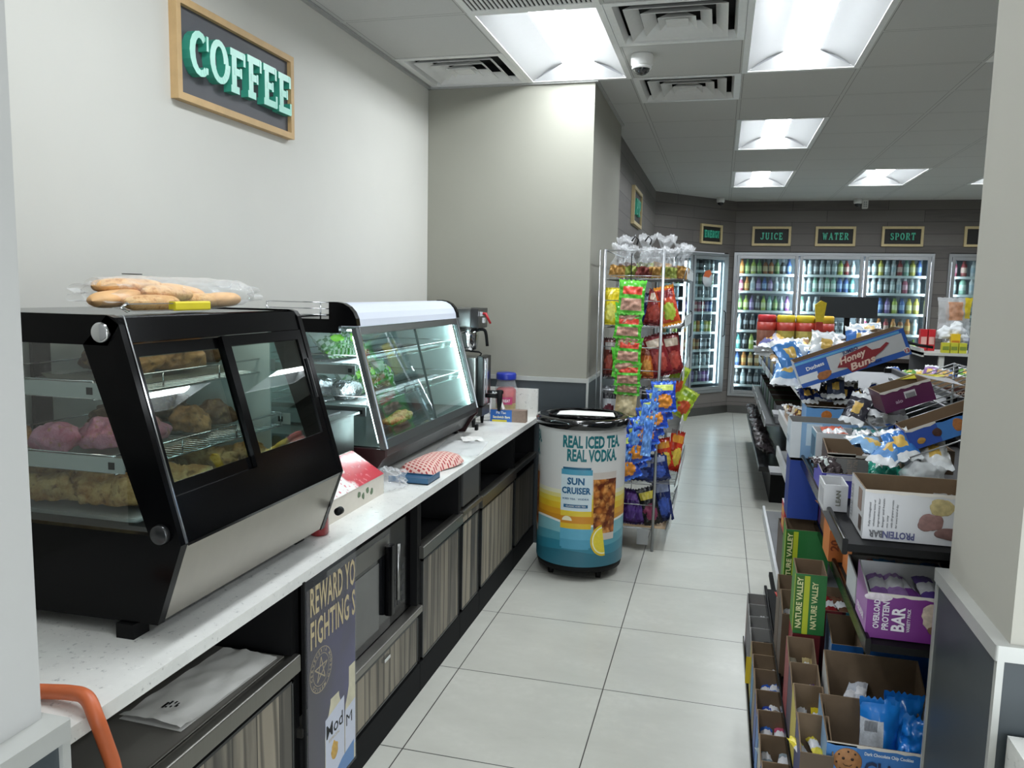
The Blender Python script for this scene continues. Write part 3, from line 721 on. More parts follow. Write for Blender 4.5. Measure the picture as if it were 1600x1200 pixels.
# ================================================================ COUNTER AND CABINETS
K = .809; XF = -.088
t = MB(); t.box(XW, -.073, -2.29, YC-.014, K-.03, K)
ct = t.build('quartz_worktop', M['quartz']); tag(ct, 'long white speckled quartz worktop running along the left wall', 'worktop')
bs = MB().box(-.60, -.073, YC-.036, YC-.014, K, .985).build('quartz_backsplash', M['quartz']); tag(bs, 'short white quartz upstand against the column at the end of the worktop', 'backsplash')
def cabinet(y0, y1, label, niche=None, door=(.135, .535), trim=(.55, .60), doors=1, name='base_cabinet', woodm=None, extra=None):
    t = thing(name, label, 'cabinet', (0, 0, 0), group='black base cabinets with grey wood doors')
    mb = MB(); g = .018; xb = XW+.002; zt = K-.031
    mb.box(xb, XF-.004, y0, y0+g, .12, zt); mb.box(xb, XF-.004, y1-g, y1, .12, zt); mb.box(xb, xb+.01, y0+g, y1-g, .12, zt)
    mb.box(xb, XF-.02, y0+g, y1-g, .12, .135); mb.box(xb, XF-.01, y0+g, y1-g, trim[0]-.0, trim[0]+.018)
    mb.build('carcass', M['blackm'], t)
    MB().box(xb, XF+.004, y0+.0005, y1-.0005, 0, .119).build('kick_plate', M['blackr'], t)
    wd = (y1-y0-2*g)/doors
    for k in range(doors):
        a = y0+g+k*wd+.006; b = a+wd-.012
        m = MB(); m.box(XF-.016, XF+.002, a+.008, b-.008, door[0]+.008, door[1]-.008); d = m.build('door', woodm or M['wood'], t)
        m = MB(); m.box(XF-.018, XF+.004, a, a+.008, door[0], door[1]); m.box(XF-.018, XF+.004, b-.008, b, door[0], door[1])
        m.box(XF-.018, XF+.004, a, b, door[0], door[0]+.008); m.box(XF-.018, XF+.004, a, b, door[1]-.008, door[1]); m.build('edge_frame', mat('#3c3d3d', .35, .6), d)
    if trim:
        MB().rbox(XF-.03, XF+.014, y0+.002, y1-.002, trim[0], trim[1], .004, axis='y').build('steel_trim', M['steely'], t)
    return t
cabA = cabinet(-2.275, -1.165, 'base cabinet nearest the doorway, open niche over pale wood doors', trim=(.535, .585), door=(.135, .52), doors=2)
cabB = cabinet(-1.163, -.235, 'base cabinet holding the microwave, with a low wide wood drawer', trim=(.335, .362), door=(.135, .325))
MB().box(XF+.002, XF+.014, -.60, -.55, .292, .305).build('latch', M['chrome'], cabB)
cabC = cabinet(-.233, .262, 'base cabinet with steel edged niche just right of the microwave', trim=(.545, .592), door=(.125, .535))
cabD = cabinet(.264, .560, 'narrow base cabinet with a grey drawer front and slim wood door', trim=(.575, .60), door=(.125, .535))
MB().box(XF-.014, XF+.002, .29, .535, .615, .775).build('drawer_front', mat('#3b3c3c', .45), cabD)
MB().box(XF-.012, XF+.004, .29, .535, .541, .573).build('drawer_front', M['wood'], cabD)
cabE = cabinet(.562, 1.228, 'base cabinet with wide open niche and two wood doors left of the drinks barrel', trim=(.535, .592), door=(.125, .525))
cabF = cabinet(1.230, YC-.02, 'darkest base cabinet half hidden behind the round drinks barrel', trim=(.56, .59), door=(.125, .525), woodm=wood_planks('y', .1, 'weathered_wood_dark', ('#4a463f', '#6b665c', '#7c776b', '#35322e')))
# ---- steel tray liner, bag and forks in the nearest niche
t = thing('steel_tray', 'dull stainless tray lining the open niche of the nearest cabinet', 'tray', (0, 0, 0))
mb = MB()
prof = [(-.62, .77), (-.60, .66), (-.55, .60), (-.47, .5905), (-.11, .5905)]
def trf(u, v):
    q = u*(len(prof)-1); i = min(int(q), len(prof)-2); f_ = q-i
    x = prof[i][0]*(1-f_)+prof[i+1][0]*f_; z = prof[i][1]*(1-f_)+prof[i+1][1]*f_
    return (x, -2.23+1.03*v, z)
mb.grid(trf, 16, 4); mb.build('curved_sheet', mat('#8f8c86', .3, .45, .25, 5), t)
MB().box(-.47, -.105, -2.23, -1.2, .587, .590).build('base', mat('#7d7a74', .35, .4, .12, 5), t)
def paper_bag():
    mb = MB(mx=Matrix.Translation((-.205, -1.405, .5925)) @ Matrix.Rotation(R(-2), 4, 'Z'))
    def top(u, v):
        x = -.085+.17*u; y = -.19+.38*v
        z = .004+.012*math.sin(PI*u)*(.6+.4*math.sin(5*v)) + .006*noise.noise(Vector((u*6, v*6, 2)))
        if v < .08: z += .006; 
        return (x, y, z)
    mb.grid(top, 14, 22, 0); mb.grid(lambda u, v: (-.085+.17*u, -.19+.38*v, .0), 2, 2, 0)
    o = mb.build('paper_bag', M['paper']); tag(o, 'flat white paper bag lying in the nearest niche of the counter', 'paper bag')
    mb = MB()
    for k in range(9):
        a = k*.7; mb.box(-.20+.012*math.cos(a)*1.3, -.196+.014*math.cos(a), -1.54+.012*math.sin(a*1.3), -1.532+.014*math.sin(a), .612, .6127)
    mb.build('printed_mark', M['blackm'], o)
paper_bag()
for k, (x, y, a, l) in enumerate([(-.40, -1.78, 84, .19), (-.42, -1.62, 78, .18), (-.44, -1.70, 97, .17), (-.37, -1.86, 88, .2)]):
    mx = Matrix.Translation((x, y, .594)) @ Matrix.Rotation(R(a), 4, 'Z')
    mb = MB(mx=mx); mb.tube([(-l/2, 0, .004), (0, 0, .006), (l*.25, 0, .003)], [.0045, .0025, .004], 6)
    mb.box(l*.25, l*.34, -.011, .011, .001, .0035)
    for q in range(4): mb.box(l*.34, l*.5, -.011+q*.0065, -.008+q*.0065, .0015, .0035)
    o = mb.build('fork', M['chrome']); tag(o, ['fork lying lowest in the pile on the steel tray', 'fork nearest the paper bag on the steel tray', 'fork at the back of the steel tray under the worktop', 'fork nearest the black coil on the steel tray'][k], 'fork', 'steel forks on the niche tray')
# black coiled cable under the worktop end
pts = [(-.24+.0*i, -1.98+.13*math.cos(i*.5), .69+.085*math.sin(i*.5)+.0) for i in range(13)]
mb = MB()
for q in range(4):
    r_ = .055+.012*q
    mb.tube([(-.20+.02*(q % 2), -1.98+r_*1.3*math.cos(i*PI/12), .675+r_*math.sin(i*PI/12)) for i in range(24)], .0075, 8, closed=True)
o = mb.build('cable_coil', M['blackm']); tag(o, 'black coiled cable hanging in the shadow at the near end of the niche', 'cable')
# orange hose over the worktop edge
mb = MB()
hp = [(-.02, -2.22), (-.02, -2.0)]
path = [(-.42, -1.945, .823), (-.30, -1.91, .823), (-.197, -1.892, .826), (-.13, -1.893, .834), (-.085, -1.903, .836), (-.054, -1.915, .806), (-.050, -1.900, .75), (-.050, -1.885, .70), (-.051, -1.875, .64)]
def smooth(path, k=6):
    P = [Vector(p) for p in path]; o = []
    for i in range(len(P)-1):
        a, b, c, d = P[max(i-1, 0)], P[i], P[i+1], P[min(i+2, len(P)-1)]
        for j in range(k):
            t_ = j/k; o.append(.5*((2*b)+(c-a)*t_+(2*a-5*b+4*c-d)*t_*t_+(3*b-a-3*c+d)*t_**3))
    return o + [P[-1]]
mb.tube(smooth(path), .0135, 12); o = mb.build('orange_hose', mat('#c9673c', .45, 0, .08, 30)); tag(o, 'orange hose looping over the near end of the worktop', 'hose')
MB().cyl((-.051, -1.877, .655), (-.051, -1.873, .615), .017, 12).build('hose_fitting', M['blackm'], o)
MB().tube(smooth([(-.051, -1.873, .62), (-.050, -1.86, .50), (-.052, -1.85, .30), (-.055, -1.85, .05)]), .0135, 12).build('hose_tail', mat('#c9673c', .45, 0, .08, 30), o)

# ---- poster in a clear sleeve
def poster():
    y0, y1, z0, z1 = -1.155, -.842, .10, .783; x = -.066
    t = thing('beer_poster', 'narrow dark purple REWARD YOUR FIGHTING SPIRIT poster hung on the cabinet front', 'poster', (0, 0, 0))
    mb = MB()
    mb.box(x-.002, x, y0+.012, y1-.004, z0, z1-.03)
    m, n, l, b = nodes_mat('poster_print'); tc = n.new('ShaderNodeTexCoord'); sx = n.new('ShaderNodeSeparateXYZ'); l.new(tc.outputs['Object'], sx.inputs[0])
    gy = ramp(n, l, sx.outputs['Y'], -1.12, -.85); nz = noise_n(n, l, tc.outputs['Object'], 7, 4)
    c = mixc(n, l, gy, lin('#2b2230'), lin('#34306a')); c = mixc(n, l, ramp(n, l, nz, .4, .75), c, lin('#241d2a'))
    c = mixc(n, l, ramp(n, l, sx.outputs['Z'], .62, .78), c, lin('#2c241f')); l.new(c, b.inputs['Base Color']); b.inputs['Roughness'].default_value = .35
    mb.build('print', m, t)
    MB().box(x+.001, x+.0016, y0, y1, z0-.01, z1).build('clear_sleeve', film('#dfe3e8', .015, .1, 'sleeve', .12), t)
    MB().box(x-.012, x-.003, y0, y0+.010, z0-.02, z1+.0).build('edge_rail', M['blackm'], t)
    tan = mat('#bfae84', .5, 0, .2, 60); rr, uu = (0, 1, 0), (0, 0, 1)
    letters('REWARD YO', .080, (x+.0004, y0+.028, .675), rr, uu, width=.278, bold=.018, space=1.06).build('lettering', tan, t)
    letters('FIGHTING S', .078, (x+.0004, y0+.028, .578), rr, uu, width=.278, bold=.018, space=1.06).build('lettering', tan, t)
    # round emblem of small letters and a ring
    cy, cz = y0+.088, .495; gold = mat('#a89878', .5)
    mb = MB()
    for rad, th in ((.066, .0025), (.047, .0018)):
        mb.grid(lambda u, v: (x+.0005, cy+(rad-th*v)*math.cos(u*2*PI), cz+(rad-th*v)*math.sin(u*2*PI)), 40, 1, 0, False)
    for k in range(5):   # laurel star in the middle
        a = PI/2+k*4*PI/5; b2 = a+4*PI/5; p = Vector((0, math.cos(a), math.sin(a)))*.038; q = Vector((0, math.cos(b2), math.sin(b2)))*.038; s_ = Vector((0, -(q-p).z, (q-p).y)).normalized()*.002; o = Vector((x+.0005, cy, cz))
        mb.quad(o+p-s_, o+q-s_, o+q+s_, o+p+s_)
    mb.build('emblem', gold, t)
    txt = 'CERVECERIA MODELO MEXICO '
    mb = MB()
    for k, ch in enumerate(txt):
        if ch == ' ': continue
        a = PI*1.05 - k*2*PI/len(txt); rdir = Vector((0, math.sin(a), -math.cos(a))); ud = Vector((0, math.cos(a), math.sin(a)))
        g = letters(ch, .010, Vector((x+.0004, cy, cz))+ud*.0515, rdir, ud, align='CENTER'); mb.add(g.v, g.f)
    mb.build('emblem_lettering', gold, t)
    # printed bottle
    def btl(yc, w_, nm, par, zt=.375, cut=None):
        o = []
        for zz, hw in ((.10, 1), (.27, 1), (.31, .9), (.335, .62), (.36, .45), (zt, .42)): o.append((yc-hw*w_, zz))
        for zz, hw in ((zt, .42), (.36, .45), (.335, .62), (.31, .9), (.27, 1), (.10, 1)): o.append((min(cut, yc+hw*w_) if cut else yc+hw*w_, zz))
        mb = MB(); mb.prism(o, x+.0003, x+.0006, 'x', 0); return mb.build(nm, mat('#c9c2a4', .4, 0, .3, 30), par)
    b1 = btl(-.985, .062, 'printed_bottle', t); b2 = btl(-.87, .05, 'printed_bottle', t, .42, -.848)
    MB().prism([(-1.045, .13), (-1.045, .325), (-.925, .345), (-.925, .13)], x+.0007, x+.0009, 'x').build('label_print', mat('#c9cedd', .5), b1)
    MB().prism([(-.918, .15), (-.918, .29), (-.849, .30), (-.849, .15)], x+.0007, x+.0009, 'x').build('label_print', mat('#c9cedd', .5), b2)
    letters('Mod', .042, (x+.0005, -1.040, .262), rr, uu, width=.105, bold=.012, lift=.0005).build('lettering', M['blackm'], t)
    letters('M', .038, (x+.0005, -.912, .235), rr, uu, width=.04, bold=.0, lift=.0005).build('lettering', M['blackm'], t)
    letters('ESPECIAL', .009, (x+.0005, -1.025, .245), rr, uu, width=.07, lift=.0005).build('lettering', gold, t)
    MB().blob((x+.0012, -.99, .205), .0004, .022, .03, .3, 60, 3, 14, 10).build('gold_crest', mat('#c39a3c', .5, 0, .4, 90), t)
    MB().prism([(-1.04, .10), (-.86, .10), (-.86, .165), (-.94, .15)], x+.001, x+.0013, 'x').build('blue_flash', mat('#5d86b8', .5), t)
poster()
# ---- microwave
t = thing('microwave', 'black and silver microwave oven in the open cabinet under the worktop', 'microwave', (0, 0, 0))
ym0, ym1 = -1.02, -.262; zm0, zm1 = .366, .735; xm = -.115
MB().rbox(-.50, xm-.02, ym0, ym1, zm0, zm1, .01, axis='x').build('body', M['black'], t)
MB().box(xm-.02, xm, ym0, -.46, zm0, zm1).build('door', mat('#17181a', .12, 0, .1, 10), t)
MB().box(xm, xm+.002, ym0+.0, -.475, zm1-.085, zm1-.02).build('silver_band', brushed('#8b8a87', .35), t)
MB().box(xm, xm+.0015, ym0+.04, -.56, zm0+.03, zm1-.10).build('window', mat('#5c5d5b', .15, .3, .2, 6), t)
mb = MB(); mb.rbox(xm+.0, xm+.028, -.515, -.475, zm0+.06, zm1-.055, .01, axis='z'); mb.build('handle', M['black'], t)
mb = MB(); mb.tube([(xm+.028, -.455, zm0+.10), (xm+.03, -.455, zm1-.06)], .007, 8); mb.build('handle_bar', M['steel'], t)
MB().box(xm-.02, xm-.002, -.455, ym1, zm0, zm1).build('control_panel', M['black'], t)
mb = MB()
for a in range(3):
    for b in range(4): mb.box(xm-.002, xm-.001, -.43+.04*a, -.405+.04*a, zm0+.05+.04*b, zm0+.072+.04*b)
mb.build('buttons', mat('#2a2b2d', .5), t)
st = MB().box(xm+.002, xm+.0026, -.835, -.785, .385, .475).build('flag_sticker', mat('#d4d6d8', .5), t)
mb = MB()
for k in range(5): mb.box(xm+.0027, xm+.003, -.832, -.788, .425+.009*k, .430+.009*k)
mb.build('stripes', mat('#55585c', .5), st)
letters('USA', .014, (xm+.003, -.828, .395), (0, 1, 0), (0, 0, 1), width=.036, bold=.03).build('lettering', mat('#55585c', .5), st)

# ================================================================ DISPLAY CASES
def side_profile(mb, pts, y0, y1, mi=0): mb.prism(pts, y0, y1, 'y', mi)
def bread(kind, c, r, seed, mats, name, label, cat='pastry', flat=None, amp=.22, group=None, sc=14):
    mb = MB(); mb.blob((0, 0, 0), r[0], r[1], r[2], amp, sc, seed, 56, 36, flat=flat if flat is not None else -r[2]*.55, ridge=.10 if kind == 'gold' else .06)
    o = mb.build(name, mats, loc=c); return tag(o, label, cat, group)
def pastry_mat(a, b_, c_, name):
    m, n, l, b = nodes_mat(name); tc = n.new('ShaderNodeTexCoord'); v = tc.outputs['Object']
    z = noise_n(n, l, v, 22, 6, .65); z2 = noise_n(n, l, mapping(n, l, v, loc=(4, 2, 1)), 60, 4)
    c = mixc(n, l, ramp(n, l, z, .35, .65), lin(a), lin(b_)); c = mixc(n, l, ramp(n, l, z2, .55, .72), c, lin(c_))
    l.new(c, b.inputs['Base Color']); b.inputs['Roughness'].default_value = .55
    bp = n.new('ShaderNodeBump'); bp.inputs['Strength'].default_value = .9; bp.inputs['Distance'].default_value = .012; l.new(z, bp.inputs['Height']); l.new(bp.outputs['Normal'], b.inputs['Normal'])
    return m
PM = dict(gold=pastry_mat('#a8702a', '#dfc084', '#7c4c1c', 'golden_pastry'), brown=pastry_mat('#8b5f35', '#b98a55', '#5f3d22', 'brown_pastry'),
          choc=pastry_mat('#5a3d29', '#7d5a3c', '#a88a5c', 'chocolate_pastry'), pink=pastry_mat('#cf9db4', '#b8687f', '#a87c50', 'pink_glaze'), bun=pastry_mat('#d2a067', '#e2bc86', '#b57c43', 'bun_crust'))
def wire_shelf(t, x0, x1, y0, y1, z, lip=.045, n=22, tilt=0, name='wire_shelf', m=None):
    mb = MB()
    for k in range(n+1):
        y = y0+(y1-y0)*k/n; mb.tube([(x0, y, z), (x1, y, z)], .0014, 5)
    for x in (x0, (x0+x1)/2, x1): mb.tube([(x, y0, z-.002), (x, y1, z-.002)], .0026, 6)
    mb.tube([(x1, y0, z+lip), (x1, y1, z+lip)], .0028, 6); mb.tube([(x0, y0, z+lip), (x0, y1, z+lip)], .0022, 6)
    for k in range(4):
        y = y0+(y1-y0)*k/3; mb.tube([(x1, y, z), (x1, y, z+lip)], .0022, 5)
    for y in (y0, y1): mb.tube([(x0, y, z+lip), (x1, y, z+lip)], .0022, 5)
    return mb.build(name, m or M['chrome'], t)
def pastry_case():
    t = thing('pastry_case', 'black heated pastry display case with slanted sliding glass doors, nearest on the worktop', 'display case', (0, 0, 0))
    y0, y1 = -1.62, -.865; xb = -.80
    # end frames: outline with an opening for the side glass
    TF, KN, BF = (-.238, 1.517), (-.095, 1.030), (-.160, .845)
    for nm, a, b in (('end_frame', y0, y0+.022), ('end_frame', y1-.022, y1)):
        mb = MB()
        mb.prism([(xb, 1.452), (xb, 1.517), (-.262, 1.517), (-.243, 1.512), (-.232, 1.497), (-.262, 1.452)], a, b, 'y')    # top beam
        mb.prism([(-.325, 1.452), (-.262, 1.517), (-.232, 1.497), KN, (-.175, 1.045)], a, b, 'y')                              # slanted post
        mb.prism([(xb, 1.045), (-.175, 1.045), KN, BF, (xb, .838)], a, b, 'y')                                                # lower body
        o = mb.build(nm, M['black'], t)
        s_ = -1 if a == y0 else 1; yy = a if s_ < 0 else b
        for nm2, (cx, cz) in (('cap_knob', (-.272, 1.480)), ('cap_knob', (-.142, 1.052))):
            MB().lathe([(.021, 0), (.023, .003), (.021, .012), (.018, .0135)], 28, mx=Matrix.Translation((cx, yy, cz)) @ Matrix.Rotation(PI/2 if s_ < 0 else -PI/2, 4, 'X')).build(nm2, M['chrome'] if cz > 1.3 else mat('#4a4b4c', .25, .8), o)
    MB().add([(xb, y0+.010, 1.045), (-.175, y0+.010, 1.045), (-.325, y0+.010, 1.452), (xb, y0+.010, 1.452)], [(0, 1, 2, 3)]).build('side_glass', M['glassd'], t)
    MB().add([(xb, y1-.010, 1.045), (-.175, y1-.010, 1.045), (-.325, y1-.010, 1.452), (xb, y1-.010, 1.452)], [(0, 1, 2, 3)]).build('side_glass', M['glassd'], t)
    a, b = y0+.022, y1-.022
    mb = MB(); mb.box(xb, -.262, a, b, 1.498, 1.514); mb.build('top_panel', glass_mat('#8d9494', .12, 'smoked_glass', .05), t)
    MB().box(-.30, -.275, a+.03, b-.03, 1.470, 1.480).build('case_fill', emis('#fff6e6', 5.0, 'case_fill'), t)  # unseen strip added to brighten the inside of the case
    mb = MB(); mb.box(xb, xb+.008, a, b, .86, 1.045); mb.box(xb, xb+.01, a, a+.09, 1.045, 1.5); mb.box(xb, xb+.01, a+.30, a+.36, 1.045, 1.5); mb.box(xb, xb+.01, b-.05, b, 1.045, 1.5); mb.build('back_frame', M['blackm'], t)
    MB().box(xb, -.19, a, b, 1.020, 1.036).build('deck', M['blackm'], t)
    MB().box(xb, -.175, a, b, .842, .858).build('bottom_pan', M['blackm'], t)
    # front: direction along slant
    dx, dz = KN[0]-TF[0], KN[1]-TF[1]; L = math.hypot(dx, dz)
    def fp(s_, off=0): return (TF[0]+dx*s_/L - off*(-dz)/L*-1*0 + off*(-dz)/L*1, TF[1]+dz*s_/L + off*dx/L)
    def slat(s0, s1, ya, yb, o0, o1, nm, m, par=t):
        p = [fp(s0, o0), fp(s1, o0), fp(s1, o1), fp(s0, o1)]
        mb = MB(); mb.prism(p, ya, yb, 'y'); return mb.build(nm, m, par)
    slat(.005, .060, a, b, -.028, -.004, 'head_rail', M['black'])
    slat(.405, L, a, b, -.030, -.004, 'sill_rail', M['black'])
    mid = (a+b)/2-.025
    def sash(ya, yb, o, nm):
        f = .030
        p = slat(.062, .090, ya, yb, o-.012, o, nm, M['black'])
        for args in ((.375, .405, ya, yb), (.09, .375, ya, ya+f), (.09, .375, yb-f, yb)):
            slat(*args, o-.012, o, 'sash_bar', M['black'], p)
        slat(.09, .375, ya+f, yb-f, o-.007, o-.004, 'pane', M['glassd'], p)
        return p
    sash(a, mid+.03, -.016, 'sliding_door'); s2 = sash(mid-.01, b, -.002, 'sliding_door')
    slat(.15, .27, b-.016, b-.010, -.002, .004, 'finger_pull', mat('#2b2c2d', .2), s2)
    # brushed lower front
    MB().add([(KN[0]-.001, a, KN[1]-.004), (BF[0]-.001, a, BF[1]+.004), (BF[0]-.001, b, BF[1]+.004), (KN[0]-.001, b, KN[1]-.004)], [(0, 1, 2, 3)]).build('steel_front', brushed('#a9a59c', .36, 'brushed_front', (1, 2.5, 1)), t)
    mb = MB(); mb.prism([fp(.0, .0005), fp(L, .0005), fp(L, .002), fp(0, .002)], y0+.018, y0+.022, 'y'); mb.build('edge_trim', M['chrome'], t)
    MB().add([(KN[0]+.0005, a, KN[1]), (KN[0]+.0005, b, KN[1]), (KN[0]+.0005, b, KN[1]-.006), (KN[0]+.0005, a, KN[1]-.006)], [(0, 1, 2, 3)]).build('bright_edge', M['chrome'], t)
    for yy in (y0+.005, y1-.06):
        for xx in (-.24, -.74): MB().box(xx-.02, xx+.025, yy-.015, yy+.035, K, .842).build('foot', M['blackm'], t)
    mb = MB(); mb.tube([(-.115, y1+.0, .90), (-.115, y1+.022, .90)], .012, 12); mb.build('drain_knob', M['blackm'], t)
    for z, x1 in ((1.330, -.335), (1.166, -.285)):
        wire_shelf(t, -.77, x1, a+.012, b-.012, z, .038, 30)
        for yy in (a+.004, b-.010):
            br = MB().box(-.79, x1+.03, yy, yy+.004, z+.002, z+.036).build('shelf_bracket', mat('#b3b5b4', .35, .4), t)
            MB().box(x1-.01, x1+.006, yy-.001, yy+.005, z+.010, z+.026).build('bracket_slot', M['blackm'], br)
    MB().box(-.70, -.30, b-.045, b-.04, 1.06, 1.45).build('inner_panel', mat('#c9d4d6', .5), t)  # plain pale panel inside the far end of the case
    return t
case1 = pastry_case()
def tray(c, sx, sy, label, m=None, h=.014, rotz=0, name='serving_tray'):
    t = MB(); t.rbox(-sx/2, sx/2, -sy/2, sy/2, 0, .003, .02)
    for s_ in (-1, 1):
        t.add([(-sx/2, s_*sy/2, 0), (sx/2, s_*sy/2, 0), (sx/2+.012, s_*(sy/2+.012), h), (-sx/2-.012, s_*(sy/2+.012), h)], [(0, 1, 2, 3)])
        t.add([(s_*sx/2, -sy/2, 0), (s_*sx/2, sy/2, 0), (s_*(sx/2+.012), sy/2+.012, h), (s_*(sx/2+.012), -sy/2-.012, h)], [(0, 1, 2, 3)])
    o = t.build(name, m or M['clearc'], loc=c, rot=(0, 0, rotz)); return tag(o, label, 'tray', 'clear trays in the pastry case')
tray((-.49, -1.36, 1.037), .42, .34, 'clear tray with the golden pastries at the bottom left of the case')
tray((-.49, -1.03, 1.037), .40, .22, 'clear tray under the pastries at the bottom right of the case')
tray((-.53, -1.40, 1.170), .34, .30, 'clear tray under the pink glazed pastries on the middle shelf', film('#d9dcda', .3))
tray((-.55, -1.16, 1.334), .30, .36, 'clear tray under the brown rolls on the top shelf', film('#cfcabb', .35))
items = [('gold', (-.60, -1.46, 1.085), (.11, .06, .048)), ('gold', (-.44, -1.44, 1.08), (.12, .055, .045)), ('gold', (-.32, -1.40, 1.072), (.07, .055, .038)), ('gold', (-.52, -1.32, 1.082), (.11, .055, .045)), ('gold', (-.36, -1.28, 1.078), (.075, .055, .042)), ('gold', (-.62, -1.26, 1.08), (.09, .05, .042)),
         ('gold', (-.44, -1.06, 1.082), (.10, .055, .045)), ('gold', (-.36, -.97, 1.078), (.08, .05, .042)), ('gold', (-.55, -.99, 1.08), (.09, .05, .042)),
         ('pink', (-.52, -1.50, 1.222), (.06, .05, .04)), ('pink', (-.46, -1.42, 1.225), (.07, .055, .042)), ('pink', (-.44, -1.30, 1.218), (.065, .05, .035)), ('brown', (-.66, -1.50, 1.222), (.06, .05, .04)), ('brown', (-.40, -1.16, 1.222), (.065, .05, .04)), ('choc', (-.57, -1.22, 1.228), (.09, .07, .045)), ('choc', (-.60, -1.04, 1.226), (.10, .075, .045)), ('choc', (-.42, -1.03, 1.22), (.06, .05, .038)),
         ('brown', (-.50, -1.27, 1.366), (.08, .06, .042)), ('brown', (-.46, -1.14, 1.368), (.075, .06, .045)), ('choc', (-.62, -1.20, 1.368), (.08, .07, .045)), ('choc', (-.55, -1.02, 1.366), (.09, .06, .042)), ('choc', (-.52, -.93, 1.364), (.07, .04, .04))]
wh = {'gold': 'golden flaky pastry on the case floor', 'pink': 'pink glazed pastry on the middle shelf', 'brown': 'light brown pastry', 'choc': 'dark brown pastry'}
seen_p = set()
for k, (q, c, r) in enumerate(items):
    c = (c[0], c[1], c[2] + (0 if c[2] < 1.15 else (-.012 if c[2] < 1.3 else .010)))
    lvl = 'floor' if c[2] < 1.15 else ('middle shelf' if c[2] < 1.3 else 'top shelf')
    lb = f"{dict(gold='golden flaky', pink='pink glazed', brown='light brown', choc='dark brown')[q]} pastry, case {lvl}, {'near' if c[1]<-1.3 else ('far' if c[1]>-1.08 else 'middle')} part, {'front' if c[0]>-.45 else ('back' if c[0]<-.57 else 'centre')}"
    bread(q, c, r, k+1, PM[q], 'pastry', lb + (', the one beside it' if lb in seen_p else ''), 'pastry', group='pastries in the black case', amp=.42, sc=18); seen_p.add(lb)
# deli paper sheets in the case
def sheet(c, a, b, rot, label, curl=.02, m=None):
    mb = MB(); mb.grid(lambda u, v: ((u-.5)*a, (v-.5)*b, curl*math.sin(PI*u)*(.5+v)+.004*noise.noise(Vector((u*5, v*5, 1)))), 12, 12)
    o = mb.build('deli_paper', m or M['paper'], loc=c, rot=rot); return tag(o, label, 'paper sheet', 'deli papers in the pastry case')
sheet((-.27, -1.42, 1.062), .08, .07, (R(0), R(30), R(20)), 'small white card standing at the bottom front corner of the pastry case', .0)
# ---- buns in a clear bag, tongs, on top of the case
def bun_bag():
    t = thing('bun_bag', 'clear plastic bag of long buns lying on top of the black pastry case', 'bag of buns', (-.40, -1.235, 1.517))
    rolls = [((-.02, -.20, .038), .11, 12, -4), ((.02, -.06, .052), .10, 6, 3), ((-.05, -.12, .072), .11, -8, 0), ((-.03, .06, .055), .12, 8, 6), ((.02, .10, .030), .11, -4, 0), ((.05, -.16, .026), .10, 4, 0), ((.03, .17, .034), .08, 10, 0), ((-.06, .14, .03), .1, 0, 0)]
    for k, (c, l, a, b2) in enumerate(rolls):
        mx = Matrix.Translation(c) @ Matrix.Rotation(R(90+a), 4, 'Z') @ Matrix.Rotation(R(b2), 4, 'Y')
        mb = MB(mx=mx)
        def fn(u, v):
            th = 2*PI*u; s_ = 2*v-1; rr = .030*(1-abs(s_)**3.5)**.5
            z = rr*math.sin(th); 
            if math.sin(th) > 0: z *= .95 - .10*math.exp(-((math.cos(th))**2)*30)
            return (s_*l, rr*1.15*math.cos(th), z*.85)
        mb.grid(fn, 18, 14); mb.build('bun', PM['bun'] if k % 3 else mat('#dcae78', .6, 0, .12, 25, .1), t)
    mb = MB()
    def skin(u, v):
        th = 2*PI*u; s_ = 2*v-1
        k = (1-abs(s_)**5)**.5 if abs(s_) < .86 else .45+.35*abs(math.sin(th*3))
        p = Vector((.105*k*math.cos(th), s_*.30, .052+.050*k*math.sin(th)))
        n_ = noise.noise(p*38)*.007*(1+2*abs(s_)**4)
        p.x *= 1+n_*8; p.z = max(.001, p.z*(1+n_*6)); return p
    mb.grid(skin, 64, 60); mb.build('clear_film', film('#f4f6f8', .06, .12, 'bag_film'), t)
    q = letters('S', .018, (.0, -.10, .108), (0, 1, 0), (-1, 0, 0), bold=.03); q.build('printed_mark', M['blackm'], t)
    mb = MB(); mb.tube([(-.01, -.19, .107), (.015, -.19, .107), (.015, -.15, .107), (-.01, -.15, .107)], .0012, 5, closed=True); mb.build('printed_badge', M['blackm'], t)
bun_bag()
bb = bpy.data.objects['bun_bag']; bb.scale = (1, .96, .84); bb.location.y = -1.215
t = thing('tongs', 'steel tongs with yellow handles on top of the pastry case', 'tongs', (-.285, -1.40, 1.5215))
mb = MB(); mb.box(-.006, .006, -.13, .06, 0, .0025); mb.box(-.006, .006, -.13, .06, .016, .0185); mb.tube([(0, -.13, .001), (0, -.15, .009), (0, -.13, .018)], .004, 6); mb.build('arm', M['chrome'], t)
mb = MB(); mb.rbox(-.010, .010, .02, .155, -.001, .0215, .004, axis='y'); mb.build('grip', mat('#e0cf2e', .4), t)

# ---- ketchup bottle behind the case end
t = thing('ketchup_bottle', 'red squeeze bottle standing behind the far end of the pastry case', 'bottle', (-.200, -.823, K))
MB().lathe([(.027, 0), (.031, .006), (.030, .06), (.024, .13), (.02, .15), (.012, .165), (.006, .19)], 20).build('body', mat('#7d1a1e', .15, 0, .1, 10, 0, .5), t)
